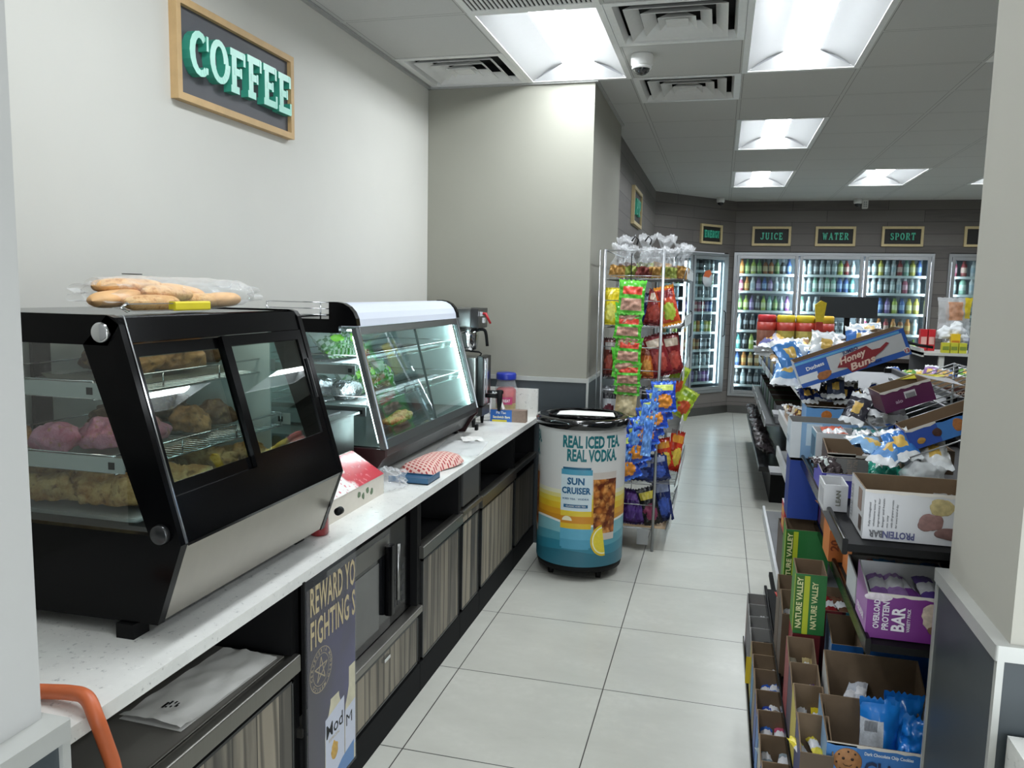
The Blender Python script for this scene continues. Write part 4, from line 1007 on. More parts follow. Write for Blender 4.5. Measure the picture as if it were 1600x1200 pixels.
# ---- round steel tray warmer box between the cases
t = thing('food_warmer', 'brushed steel food warmer box standing between the two display cases', 'food warmer', (0, 0, 0))
MB().box(-.76, -.375, -.72, -.215, K+.055, 1.095).build('body', brushed('#6d6e6c', .4, 'warmer_steel', (30, 1, 1)), t)
MB().box(-.76, -.370, -.725, -.21, K+.03, K+.085).build('base_band', M['blackm'], t)
letters('Roundup', .022, (-.3695, -.50, K+.045), (0, 1, .0), (0, 0, 1), width=.12).build('lettering', mat('#8f8f8d', .4), t)
MB().box(-.77, -.355, -.73, -.205, 1.095, 1.103).build('top_plate', brushed('#8a8b89', .3, 'warmer_top', (20, 1, 1)), t)
for x in (-.72, -.42):
    for y in (-.68, -.26): MB().cyl((x, y, K), (x, y, K+.031), .015, 12).build('foot', M['blackm'], t)
o = MB().rbox(-.70, -.40, -.56, -.27, 1.1035, 1.112, .01).build('flat_pan', brushed('#7f8080', .3, 'warmer_lid', (20, 1, 1))); tag(o, 'flat steel pan lying on top of the food warmer', 'pan')
# foil parcels
def foil_parcel(c, r, seed, label, rot=0):
    mb = MB(); mb.blob((0, 0, 0), *r, .16, 26, seed, 34, 22, flat=-r[2]*.8); o = mb.build('foil_parcel', foil(), loc=c, rot=(0, 0, rot)); tag(o, label, 'foil parcel', 'foil wrapped parcels')
foil_parcel((-.485, -.055, 1.163), (.060, .075, .045), 3, 'foil wrapped parcel in the lit case by its left glass, nearer the front')
foil_parcel((-.625, -.03, 1.168), (.06, .085, .050), 8, 'foil wrapped parcel in the lit case by its left glass, nearer the wall')
# ---- red and white paper liner box
t = thing('liner_box', 'long cream box of red and white food liners in front of the warmer', 'box', (0, 0, 0))
mb = MB(); mb.prism([(-.215, K), (-.215, K+.075), (-.345, K+.155), (-.355, K+.155), (-.355, K)], -.80, -.29, 'y'); mb.build('box_body', mat('#cfc9bd', .5, 0, .1, 20), t)
m, n, l, b = nodes_mat('red_white_print'); tc = n.new('ShaderNodeTexCoord'); z = noise_n(n, l, mapping(n, l, tc.outputs['Object'], sc=(1, 1, 1)), 6, 2); z2 = noise_n(n, l, tc.outputs['Object'], 55, 3)
sx = n.new('ShaderNodeSeparateXYZ'); l.new(tc.outputs['Object'], sx.inputs[0])
ay = n.new('ShaderNodeMath'); ay.operation = 'MULTIPLY_ADD'; ay.inputs[1].default_value = -2.2; ay.inputs[2].default_value = -1.02; l.new(sx.outputs['Y'], ay.inputs[0])
az = n.new('ShaderNodeMath'); az.operation = 'ADD'; l.new(ay.outputs[0], az.inputs[0]); l.new(z, az.inputs[1])
c = mixc(n, l, ramp(n, l, az.outputs[0], .60, .64), lin('#b81e34'), lin('#e8e2e0')); c = mixc(n, l, ramp(n, l, z2, .62, .64), c, lin('#d46a78')); l.new(c, b.inputs['Base Color']); b.inputs['Roughness'].default_value = .25
MB().add([(-.214, -.80, K+.0765), (-.214, -.29, K+.0765), (-.345, -.29, K+.1565), (-.345, -.80, K+.1565)], [(0, 1, 2, 3)]).build('printed_flap', m, t)
mb = MB()
for k in range(4):
    cy = -.40-.035*k
    mb.blob((-.2145, cy, K+.035+.012*(k % 2)), .0008, .012, .012, .4, 90, k, 12, 8)
mb.build('floral_print', mat('#5f7358', .6, 0, .4, 80), t)

# ---- second case: lit sandwich case
def hot_case():
    t = thing('lit_display_case', 'lit glass display case with white rounded hood, further along the worktop', 'display case', (0, 0, 0))
    y0, y1 = -.17, 1.08; xb = -.80; a, b = y0+.016, y1-.016
    T, B = (-.388, 1.43), (-.262, .950)
    # hood
    prof = [(-.50, 1.432)] + [(-.470+.098*math.sin(R(th)), 1.436+.088*math.cos(R(th))) for th in (0, 15, 30, 45, 60, 75, 90)] 
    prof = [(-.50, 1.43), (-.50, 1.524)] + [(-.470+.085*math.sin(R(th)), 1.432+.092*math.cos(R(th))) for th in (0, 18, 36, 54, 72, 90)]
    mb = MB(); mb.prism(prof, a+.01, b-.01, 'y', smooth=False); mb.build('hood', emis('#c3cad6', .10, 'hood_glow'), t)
    pe = [(x*1.0 if x < -.49 else x+.006, z+.004) for x, z in prof]
    for ya, yb in ((y0-.006, a+.01), (b-.01, y1+.006)): 
        q = MB(); q.prism(pe, ya, yb, 'y'); q.build('hood_end', M['black'], t)
    mb = MB(); mb.box(xb, -.46, y0, y0+.02, 1.405, 1.46); mb.box(xb, -.46, y1-.02, y1, 1.405, 1.46); mb.box(xb, xb+.02, y0, y1, 1.405, 1.46); mb.box(xb, -.46, a, b, 1.44, 1.455); mb.build('top_frame', M['black'], t)
    # rail on the roof
    mb = MB()
    for z in (1.475, 1.50, 1.525): mb.tube([(-.79, y0+.02, z), (-.51, y0+.02, z)], .0022, 6)
    for x in (-.79, -.55): mb.tube([(x, y0+.02, 1.455), (x, y0+.02, 1.525)], .003, 6)
    mb.build('roof_rail', M['chrome'], t)
    # slanted posts and head/sill of the front
    dx, dz = B[0]-T[0], B[1]-T[1]; L = math.hypot(dx, dz)
    def fp(s_, o=0): return (T[0]+dx*s_/L + o*(-dz)/L, T[1]+dz*s_/L + o*dx/L)
    def slat(s0, s1, ya, yb, o0, o1, nm, m, par=t):
        mb = MB(); mb.prism([fp(s0, o0), fp(s1, o0), fp(s1, o1), fp(s0, o1)], ya, yb, 'y'); return mb.build(nm, m, par)
    G = mat('#6e7374', .3, .8, .05, 20)
    slat(0, L, y0, y0+.030, -.02, 0, 'front_post', G); slat(0, L, y1-.03, y1, -.02, 0, 'front_post', G)
    slat(0, L, y0+.024, y0+.030, 0, .003, 'bright_trim', M['chrome']); slat(0, L, y1-.012, y1-.006, 0, .003, 'bright_trim', M['chrome'])
    slat(0, .030, y0+.03, y1-.03, -.02, 0, 'head_rail', G); slat(L-.035, L, y0+.03, y1-.03, -.02, 0, 'sill_rail', G)
    slat(.03, L-.035, y0+.03, .455, -.010, -.007, 'front_glass', M['glass']); slat(.03, L-.035, .455, y1-.03, -.010, -.007, 'front_glass', M['glass'])
    slat(.03, L-.035, .452, .458, -.013, -.003, 'glass_joint', mat('#3b4a48', .3), t)
    MB().add([(xb, y0+.012, .95), (B[0]-.02, y0+.012, .95), (T[0]-.02, y0+.012, 1.41), (xb, y0+.012, 1.41)], [(0, 1, 2, 3)]).build('side_glass', M['glass'], t)
    MB().prism([(xb, .95), (B[0]-.03, .95), (T[0]-.03, 1.41), (xb, 1.41)], y1-.02, y1-.012, 'y').build('frosted_side', mat('#cfe0de', .4, 0, .03), t)
    # base
    mb = MB(); mb.prism([(xb, K+.02), (xb, .95), (B[0]-.002, .95), (B[0]-.002, .925), (-.30, .900), (-.335, K+.03), (-.36, K+.02)], y0+.02, y1-.02, 'y'); mb.build('base', brushed('#5d5f60', .35, 'base_steel', (1, 2, 1)), t)
    q = [(xb, K+.004), (xb, .95), (B[0], .95), (B[0], .918), (-.275, .905), (-.31, K+.04), (-.33, K+.004)]
    for ya, yb in ((y0, y0+.02), (y1-.02, y1)): mb = MB(); mb.prism(q, ya, yb, 'y'); mb.build('base_end', mat('#2c1416', .35), t)
    MB().cyl((-.292, y0+.06, .925), (-.28, y0+.06, .925), .008, 12).build('lock', M['chrome'], t)
    for y in (y0+.05, y1-.08):
        for x in (-.72, -.40): MB().box(x, x+.04, y, y+.03, K, K+.021).build('foot', M['blackm'], t)
    # LED strips up the corner posts
    E1 = emis('#dffcff', 48.0, 'case_led')
    for y in (y0+.036, y1-.040):
        mb = MB(); st = MB()
        for k in range(30):
            s_ = .035+k*.0145
            p = fp(s_, -.030); st.box(p[0]-.003, p[0]+.003, y-.002, y+.004, p[1]-.004, p[1]+.004)
        st.build('led_strip', E1, t)
        mb.prism([fp(.03, -.036), fp(L-.03, -.036), fp(L-.03, -.034), fp(.03, -.034)], y-.010, y+.014, 'y'); mb.build('led_channel', emis('#e4fbff', 7.0, 'case_led_channel'), t)
    MB().box(T[0]-.06, T[0]-.03, a+.03, b-.03, 1.412, 1.418).build('top_fill', emis('#e4fbff', 5.0, 'case_top_fill'), t)  # unseen strip added under the hood to brighten the goods
    MB().box(xb+.004, xb+.010, a, b, .95, 1.41).build('back_door', mat('#b9cac7', .3, .0, .05, 3), t)
    MB().box(xb, B[0]-.03, a, b, .950, .956).build('deck', M['steeld'], t)
    for z, x1 in ((1.285, -.40), (1.12, -.355)):
        wire_shelf(t, -.78, x1, a+.02, b-.02, z, .03, 44, m=M['chrome'])
        MB().box(x1+.004, x1+.006, a+.02, b-.02, z-.004, z+.028).build('glass_lip', M['glass'], t)
        br = MB().box(-.79, x1, a+.004, a+.008, z-.045, z-.008).build('shelf_bracket', mat('#9b9d9c', .3, .9), t)
        MB().box(x1-.03, x1-.014, a+.002, a+.009, z-.036, z-.02).build('bracket_slot', M['blackm'], br)
    return t
hot_case()
def bag(name, label, cat, w_, h, d, mats, slot, mx, group=None, seed=0, crk=.006, nu=14, nv=18, crimp=.06, gather=0):
    """pillow bag: local x width, z height, y thickness"""
    mb = MB()
    for s_ in (-1, 1):
        def fn(u, v, s_=s_):
            e = (math.sin(PI*min(1, max(0, (v-crimp)/(1-2*crimp)))))**.55 if crimp < v < 1-crimp else 0
            sidek = (1-abs(2*u-1)**2.6)
            y = s_*d/2*e*sidek
            n_ = noise.noise(Vector((u*7+seed, v*9, s_*3+seed*.3)))
            y += s_*crk*n_*(.3+e); zz = h*v + (.004*math.sin(u*40) if (v < .01 or v > .99) else 0)
            xx = w_*(u-.5)*(1-.10*e)*(1-gather*math.sin(PI*min(1, max(0, (v-.35)/.6)))**2) + gather*.05*w_*math.sin(v*7+seed)*v; zz += gather*.06*h*v*math.sin(u*9+seed*1.7)
            return (xx, y, zz)
        mb.grid(fn, nu, nv, 0, True, None, (lambda u, v, s_=s_: slot(u, v, s_)) if slot else None)
    o = mb.build(name, mats); o.matrix_world = mx
    return tag(o, label, cat, group)
def T(x, y, z, rz=0, rx=0, ry=0): return Matrix.Translation((x, y, z)) @ Matrix.Rotation(R(rz), 4, 'Z') @ Matrix.Rotation(R(rx), 4, 'X') @ Matrix.Rotation(R(ry), 4, 'Y')
gb = [film('#55a83a', .55, .12, 'green_film'), film('#e8efe8', .35, .1), mat('#8fd14a', .25)]
for k, (x, y, z) in enumerate([(-.55, .06, 1.29), (-.56, .24, 1.29), (-.52, .20, 1.127), (-.53, .36, 1.127), (-.52, .50, 1.127)]):
    bag('salad_bag', f"clear green printed bag, lit case {'top' if z > 1.2 else 'middle'} shelf, {['first', 'second', 'first', 'second', 'third'][k]} from the left", 'food bag', .20, .17, .10, gb, lambda u, v, s_: 2 if (.35 < v < .5 and .2 < u < .6) else (0 if v < .62 and (u*7+v*5) % 1 < .55 else 1), T(x, y, z, 80+12*k, -48), 'green bags in the lit case', k, .014)
bread('gold', (-.42, .30, .988), (.045, .085, .026), 41, PM['gold'], 'egg_roll', 'golden flat pastry on the floor of the lit case, left one', 'pastry', group='golden pastries in the lit case')
bread('gold', (-.44, .43, .990), (.045, .080, .028), 43, PM['gold'], 'egg_roll', 'golden flat pastry on the floor of the lit case, right one', 'pastry', group='golden pastries in the lit case')

# ---- oven mitt, navy tray, plastic, papers
def mitt():
    m, n, l, b = nodes_mat('red_check_cloth'); tc = n.new('ShaderNodeTexCoord')
    bk = brick(n, l, mapping(n, l, tc.outputs['Object'], rot=(0, 0, R(20))), .024, .016, .0045, .5)
    c = mixc(n, l, bk.outputs['Fac'], lin('#a83c3c'), lin('#dcb9ae')); l.new(c, b.inputs['Base Color']); b.inputs['Roughness'].default_value = .9
    mb = MB(); out = [(-.075, -.16), (.07, -.17), (.082, -.05), (.098, .05), (.085, .13), (.03, .175), (-.035, .17), (-.08, .10), (-.085, .0)]
    P = smooth([(x, y, 0) for x, y in out+out[:1]], 4)[:-1]; n_ = len(P)
    c0 = Vector((0, 0, 0))
    def fn(u, v):
        i = u*n_; a_ = P[int(i) % n_]; k = 1-v
        p = a_*k; z = .045*(1-k**3)**.6 + .005*noise.noise(Vector((p.x*30, p.y*30, 1)))*(1-k)
        return (p.x, p.y, .002+max(0, z))
    mb.grid(fn, n_, 8); 
    o = mb.build('oven_mitt', m, loc=(-.20, .20, K+.004), rot=(R(3), 0, R(-12))); tag(o, 'red and white checked oven mitt lying on the worktop by the lit case', 'oven mitt')
    MB().rbox(-.045, .03, .05, .14, .001, .028, .02).build('thumb', m, o)
mitt()
t = thing('blue_tray', 'small navy blue plastic tray under the oven mitt', 'tray', (0, 0, 0))
mb = MB(); mb.box(-.27, -.10, -.12, .02, K, K+.004); mb.box(-.104, -.10, -.12, .02, K, K+.026); mb.box(-.27, -.104, -.12, -.116, K, K+.026); mb.box(-.27, -.104, .016, .02, K, K+.01); mb.build('shell', mat('#2f5878', .35), t)
def crumple(name, label, c, r, seed, m=None, cat='plastic bag', amp=.5, group=None):
    mb = MB(); mb.blob((0, 0, 0), *r, amp, 30, seed, 34, 22, flat=-r[2]*.6); o = mb.build(name, m or M['clear'], loc=c); tag(o, label, cat, group); return o
crumple('clear_bag', 'crumpled clear plastic bag on the worktop beside the liner box', (-.245, -.20, K+.030), (.075, .09, .042), 5)
def flat_sheet(name, label, c, a, b, rz, m, cat, wob=.006):
    mb = MB(); mb.grid(lambda u, v: ((u-.5)*a, (v-.5)*b, .002+wob*(1+noise.noise(Vector((u*4, v*4, c[0]*9))))), 12, 14); o = mb.build(name, m, loc=c, rot=(0, 0, R(rz))); tag(o, label, cat); return o
flat_sheet('clear_sheet', 'clear plastic sheet lying on the worktop beyond the mitt', (-.20, .60, K+.0005), .22, .36, 8, film('#f2f4f5', .28, .1), 'plastic sheet', .008)
flat_sheet('paper_napkin', 'crumpled white napkin on the worktop beyond the clear sheet', (-.215, .83, K+.0005), .11, .13, 25, M['paper'], 'napkin', .010)
t = MB().rbox(-.30, -.285, 1.14, 1.17, K, K+.03, .003); o = t.build('rubber_wedge', M['blackm']); tag(o, 'small black rubber wedge standing on the worktop near the brewer leg', 'wedge')

# ---- coffee brewer and urn
def brewer():
    t = thing('coffee_brewer', 'stainless coffee brewer with black funnel handle and red lever behind the lit case', 'coffee machine', (0, 0, 0))
    y0, y1 = 1.22, 1.42
    mb = MB(); mb.rbox(-.70, -.36, y0, y1, 1.375, 1.487, .01, axis='x'); mb.build('head', M['steel'], t)
    MB().rbox(-.36, -.315, y0+.01, y1-.01, 1.372, 1.485, .008, axis='x').build('front_plate', mat('#3a3a3a', .3), t)
    MB().box(-.315, -.312, y0+.03, y1-.03, 1.385, 1.47).build('switch_panel', M['steeld'], t)
    mb = MB(); mb.box(-.312, -.300, y0+.04, y0+.07, 1.44, 1.465); mb.box(-.312, -.304, y0+.10, y0+.13, 1.40, 1.43); mb.build('switch', M['chrome'], t)
    mb = MB(); mb.tube([(-.31, y0+.05, 1.452), (-.285, y0+.05, 1.455), (-.255, y0+.05, 1.40)], [.008, .009, .006], 8); mb.build('red_lever', mat('#b3232c', .35), t)
    MB().box(-.72, -.62, y0+.02, y1-.02, K+.05, 1.375).build('column', M['steel'], t)
    MB().lathe([(.03, 1.235), (.05, 1.25), (.058, 1.29), (.062, 1.33), (.062, 1.372)], 24, c=(-.40, 1.32)).build('funnel', M['chrome'], t)
    mb = MB(); mb.tube(smooth([(-.35, 1.30, 1.355), (-.315, 1.30, 1.365), (-.292, 1.30, 1.35), (-.28, 1.30, 1.27)], 4), .009, 8); mb.build('funnel_handle', M['blackm'], t)
    MB().box(-.72, -.33, y0, y1, K+.05, K+.062).build('stand', M['steel'], t)
    for x in (-.68, -.335):
        for y in (y0+.012, y1-.02): MB().cyl((x, y, K), (x, y, K+.051), .008, 12, r2=.013).build('leg', M['blackm'], t)
    return t
brewer()
def urn():
    t = thing('coffee_urn', 'square stainless coffee urn with black faucet standing under the brewer', 'coffee urn', (0, 0, 0))
    y0, y1 = 1.24, 1.41; zb = K+.063
    MB().rbox(-.56, -.325, y0, y1, zb+.05, 1.205, .012, axis='z').build('body', M['steel'], t)
    MB().rbox(-.325, -.285, y0+.01, y1-.01, zb+.06, 1.213, .006, axis='z').build('front_panel', mat('#2b2c2c', .3, .5), t)
    mb = MB(); 
    for y in (y0+.03, y0+.075): mb.box(-.285, -.280, y, y+.012, zb+.07, 1.20)
    mb.build('sight_glass', M['chrome'], t)
    mb = MB(); mb.tube(smooth([(-.54, 1.30, 1.205), (-.54, 1.30, 1.235), (-.33, 1.30, 1.235), (-.33, 1.30, 1.205)], 3), .005, 8); mb.tube([(-.46, 1.32, 1.206), (-.46, 1.32, 1.225)], .03, 12); mb.build('lid_handle', M['blackm'], t)
    mb = MB(); mb.tube([(-.285, 1.31, .985), (-.205, 1.31, .985)], .012, 10); mb.tube([(-.205, 1.31, 1.02), (-.205, 1.31, .955), (-.207, 1.31, .90)], [.018, .016, .009], 12); mb.box(-.275, -.185, 1.30, 1.32, 1.00, 1.016); mb.build('faucet', M['blackm'], t)
    letters('BUNN', .011, (-.245, 1.2985, 1.001), (1, 0, 0), (0, 0, 1), width=.045, bold=.03).build('lettering', M['white'], t)
    mb = MB(); mb.box(-.56, -.29, y0+.01, y1-.01, zb+.001, zb+.05); mb.build('base', M['steeld'], t)
urn()
# ---- jar, sandwich bag box, bottles beside
t = thing('snack_jar', 'clear plastic jar of red sticks with a blue lid by the column', 'jar', (-.245, 1.60, K))
MB().lathe([(.058, .0), (.066, .01), (.066, .19), (.058, .22), (.05, .245)], 26).build('jar_wall', film('#dfe6ea', .18, .06, 'jar_plastic'), t)
MB().lathe([(.055, .006, 0), (.060, .02, 0), (.060, .10, 1), (.060, .18, 1), (.045, .195, 1)], 22).build('contents', [mat('#b59b3f', .5, 0, .5, 40), mat('#b32a2a', .5, 0, .35, 40)], t)
MB().lathe([(.060, .243), (.061, .25), (.061, .275), (.056, .283)], 26).build('lid', mat('#23349a', .35), t)
def cylmap(cx, cy, r, a0, z0):
    return lambda x, y: Vector((cx+r*math.cos(a0+x/r), cy+r*math.sin(a0+x/r), z0+y))
lb = MB(); lb.grid(lambda u, v: (.0668*math.cos(R(-130+90*u)), .0668*math.sin(R(-130+90*u)), .095+.045*v), 12, 1, slot=lambda u, v: 0); lbo = lb.build('label', mat('#b8436e', .4), t)
letters('BIG TREAT', .016, (0, 0, 0), (1, 0, 0), (0, 0, 1), width=.085, fn=cylmap(0, 0, .0675, R(-125), .11), bold=.02).build('lettering', M['white'], lbo)
t = thing('sandwich_bag_box', 'blue and brown sandwich bags box with a bag pulled up, before the jar', 'box', (-.305, 1.475, K), (0, 0, R(3)))
mb = MB(); mb.box(0, .13, 0, .055, 0, .072, [1, 1, 0, 1, 1, 0]); mb.box(.13, .215, 0, .055, 0, .072, [1, 1, 1, 1, 1, 1]); mb.build('box_body', [mat('#2a66b4', .4), mat('#8d7a6c', .5, 0, .3, 60)], t)
letters('Pic Tac', .014, (.035, -.0005, .048), (1, 0, 0), (0, 0, 1), width=.06, bold=.03).build('lettering', M['white'], t)
letters('Sandwich Bags', .014, (.015, -.0005, .022), (1, 0, 0), (0, 0, 1), width=.105, bold=.03).build('lettering', mat('#f1ecc4', .5), t)
MB().box(.01, .10, -.0012, -.0004, .0, .012).build('yellow_stripe', mat('#d7c83c', .5), t)
mb = MB(); mb.grid(lambda u, v: (.07+.035*(u-.5)*(1-.5*v)+.015*v*-1, .025+.01*math.sin(u*9), .07+.05*v), 8, 6); mb.build('pulled_bag', M['paper'], t)
t = thing('clear_cup_stack', 'clear plastic cups stacked beside the brewer leg', 'cups', (-.335, 1.49, K))
for k in range(4): MB().lathe([(.024, .0+.02*k), (.032, .09+.02*k)], 16).build('cup', M['clear'], t)

# ================================================================ DRINKS BARREL
def barrel():
    cx, cy, r = .268, 1.385, .247
    t = thing('barrel_cooler', 'round SUN CRUISER drinks barrel cooler on castors at the end of the counter', 'drinks cooler', (cx, cy, 0))
    A0 = math.atan2(-3.03-cy, .99-cx) - R(3)     # towards the viewer
    rows = [.085, .16, .25, .32, .36]
    c_ = dict(t1='#2c6a7c', t2='#2f7d92', t3='#4f97a8', t4='#7db4bd', w='#e6e6e2', o1='#c98a22', o2='#d89d25', y1='#dfb92c', y2='#dfc94a', y3='#e0d58a', y4='#dedcc0', b='#c9c9c6')
    mats = [mat(c_[k], .32, 0, .03, 6) for k in ('t1', 't2', 't3', 't4', 'w', 'o1', 'o2', 'y1', 'y2', 'y3', 'y4')] + [mat('#d3d2cf', .32, 0, .02, 6)]
    Z = [.085, .165, .215, .262, .325, .337, .372, .405, .440, .468, .490, .512, .865]
    mb = MB(); N = 120
    def wz(k, a):
        z = Z[k]
        if 1 <= k <= 3: z += .012*math.sin(a*3+k*.5)
        elif k in (4, 5): z += .014*math.sin(a*3+2.2)
        return z
    vs = []
    for k in range(len(Z)):
        for i in range(N):
            a = 2*PI*i/N; vs.append((r*math.cos(a), r*math.sin(a), wz(k, a)))
    fs = []; ms = []
    for k in range(len(Z)-1):
        for i in range(N): fs.append((k*N+i, k*N+(i+1) % N, (k+1)*N+(i+1) % N, (k+1)*N+i)); ms.append(k)
    mb.add(vs, fs, ms, True); mb.build('printed_drum', mats, t)
    MB().lathe([(.20, .045), (.238, .05), (.243, .07), (.243, .10), (.2, .1)], 48).build('base_ring', M['blackm'], t)
    for k in range(4):
        a = R(45+90*k)-.0; p = Vector((.19*math.cos(a), .19*math.sin(a), 0))
        q = MB(); q.cyl(p+Vector((-.012, 0, .022)), p+Vector((.012, 0, .022)), .022, 14); q.box(p.x-.018, p.x+.018, p.y-.012, p.y+.012, .03, .05); q.build('castor', M['blackm'], t)
    MB().lathe([(.247, .845), (.264, .85), (.266, .885), (.258, .897), (.24, .902), (.225, .898), (.215, .890), (.1, .896), (.001, .898)], 60).build('lid', mat('#101112', .12, 0, .1, 10, 0, .6), t)
    mb = MB(); mb.tube([(.19*math.cos(2*PI*i/40), .19*math.sin(2*PI*i/40), .900) for i in range(40)], .007, 8, closed=True); mb.tube([(-.10, -.19, .905), (.10, -.19, .905)], .010, 8); mb.build('lid_handle', M['black'], t)
    teal = mat('#126d74', .4)
    def cm(z0, a, off=.0008): return lambda x, y: Vector(((r+off)*math.cos(a+x/r), (r+off)*math.sin(a+x/r), z0+y))
    def arcpatch(mb, a0, a1, z0, z1, off, mi=0, top=None, n=10):
        def fn(u, v):
            a = a0+(a1-a0)*u; zt = z1 if top is None else top(u); return ((r+off)*math.cos(a), (r+off)*math.sin(a), z0+(zt-z0)*v)
        mb.grid(fn, n, 1, mi)
    for rep in (0, -2*PI/3, 2*PI/3):
        A = A0+rep
        L1 = A+R(-21.6)
        letters('REAL ICED TEA.', .062, (0, 0, 0), (1, 0, 0), (0, 0, 1), width=.345, bold=.04, fn=cm(.752, L1)).build('lettering', teal, t)
        letters('REAL VODKA.', .062, (0, 0, 0), (1, 0, 0), (0, 0, 1), width=.296, bold=.04, fn=cm(.678, L1+R(6))).build('lettering', teal, t)
        # can
        a0, a1 = A+R(-22.5), A+R(17.5)
        mb = MB(); P = [(.195, .24, 0), (.24, .30, 1), (.30, .33, 2), (.33, .37, 3), (.37, .40, 4), (.40, .60, 5), (.60, .63, 0)]
        for z0, z1, k in P: arcpatch(mb, a0, a1, z0, z1, .0010, k)
        arcpatch(mb, a0+R(2.5), a1-R(2.5), .185, .195, .001, 0)
        can = mb.build('can_print', [mat('#4f9ab6', .35), mat('#5fa9c4', .35), mat('#dcb62e', .35), mat('#cf8a26', .35), mat('#e2c53c', .35), mat('#cfdde2', .35)], t)
        mb = MB(); arcpatch(mb, a0+R(2), a1-R(2), .63, .642, .0012, 0); mb.build('can_rim', mat('#27617e', .3), can)
        mb = MB(); ca = a0+R(9)
        mb.add([((r+.0035)*math.cos(ca+.028*math.cos(PI*i/12)/r), (r+.0035)*math.sin(ca+.028*math.cos(PI*i/12)/r), .345+.026*math.sin(PI*i/12)) for i in range(13)], [tuple(range(13))]); mb.build('sun_print', mat('#f0e9c8', .5), can)
        blue = mat('#175c86', .4)
        letters('SUN', .036, (0, 0, 0), (1, 0, 0), (0, 0, 1), width=.095, bold=.04, fn=cm(.548, a0+R(8), .0018)).build('lettering', blue, can)
        letters('CRUISER', .034, (0, 0, 0), (1, 0, 0), (0, 0, 1), width=.160, bold=.04, fn=cm(.497, a0+R(1.2), .0018)).build('lettering', blue, can)
        letters('ICED TEA   VODKA', .009, (0, 0, 0), (1, 0, 0), (0, 0, 1), width=.145, bold=.02, fn=cm(.463, a0+R(2.5), .0018)).build('lettering', blue, can)
        mb = MB(); arcpatch(mb, a0+R(4), a1-R(5), .418, .436, .0016, 0); mb.build('band_print', blue, can)
        letters('CLASSIC ICED TEA', .008, (0, 0, 0), (1, 0, 0), (0, 0, 1), width=.11, bold=.02, fn=cm(.423, a0+R(7), .0022)).build('lettering', M['white'], can)
        # glass of iced tea
        g0, g1 = A+R(18.5), A+R(54)
        m, n, l, b = nodes_mat('iced_tea_print') if 'teap' not in MATS else (MATS['teap'], None, None, None)
        if n is not None:
            tc = n.new('ShaderNodeTexCoord'); vo = n.new('ShaderNodeTexVoronoi'); vo.inputs['Scale'].default_value = 24; l.new(tc.outputs['Object'], vo.inputs['Vector'])
            c = mixc(n, l, ramp(n, l, vo.outputs['Distance'], .1, .7), lin('#c97a35'), lin('#5e2410')); nz = noise_n(n, l, tc.outputs['Object'], 30, 4); c = mixc(n, l, ramp(n, l, nz, .5, .7), c, lin('#e0a058')); l.new(c, b.inputs['Base Color']); b.inputs['Roughness'].default_value = .35
            MATS['teap'] = m
        mb = MB()
        def gf(u, v):
            k = .86+.14*v; mid = (g0+g1)/2; a = mid+(u-.5)*(g1-g0)*k; z = .235+(.615-.235)*v; return ((r+.0012)*math.cos(a), (r+.0012)*math.sin(a), z)
        mb.grid(gf, 10, 10, 0, True, None, lambda u, v: 1 if v > .92 or v < .06 else 0); mb.build('glass_print', [m, mat('#c9bfb6', .4)], t)
        # lemon wedge
        mb = MB(); cz = .235; ac = A+R(28)
        def lem(rad, off, k0=0):
            q = []
            for i in range(15):
                a = R(100)+R(180)*i/14; q.append((rad*math.cos(a), rad*1.15*math.sin(a)))
            return [((r+off)*math.cos(ac+(x+.03)/r), (r+off)*math.sin(ac+(x+.03)/r), cz+y) for x, y in q]
        for rad, off, sl in ((.078, .0018, 0), (.068, .0024, 1), (.061, .0030, 2)):
            def lf(u, v, rad=rad, off=off):
                a = R(100)+R(180)*u; x = rad*math.cos(a)*v; y = rad*1.15*math.sin(a)*v; aa = ac+(x+.03)/r
                return ((r+off)*math.cos(aa), (r+off)*math.sin(aa), cz+y)
            mb.grid(lf, 14, 5, sl)
        mb.build('lemon_print', [mat('#d9b92a', .4), mat('#f2eec4', .4), mat('#e3cf3c', .4, 0, .15, 60)], t)
    mb = MB()
    return t
barrel()
o = MB().add([(.0, 0, 0), (.32, .02, .0), (.30, .15, .002), (.06, .17, .0015), (.0, .13, 0)], [(0, 1, 2, 3, 4)]); o.add([(.0, 0, .003), (.32, .02, .003), (.30, .15, .005), (.06, .17, .0045), (.0, .13, .003)], [(0, 1, 2, 3, 4)])
o = o.build('paper_sheet', M['paper'], loc=(.145, 1.24, .909), rot=(0, 0, R(3))); tag(o, 'white paper sheet lying on the black lid of the drinks barrel', 'paper')
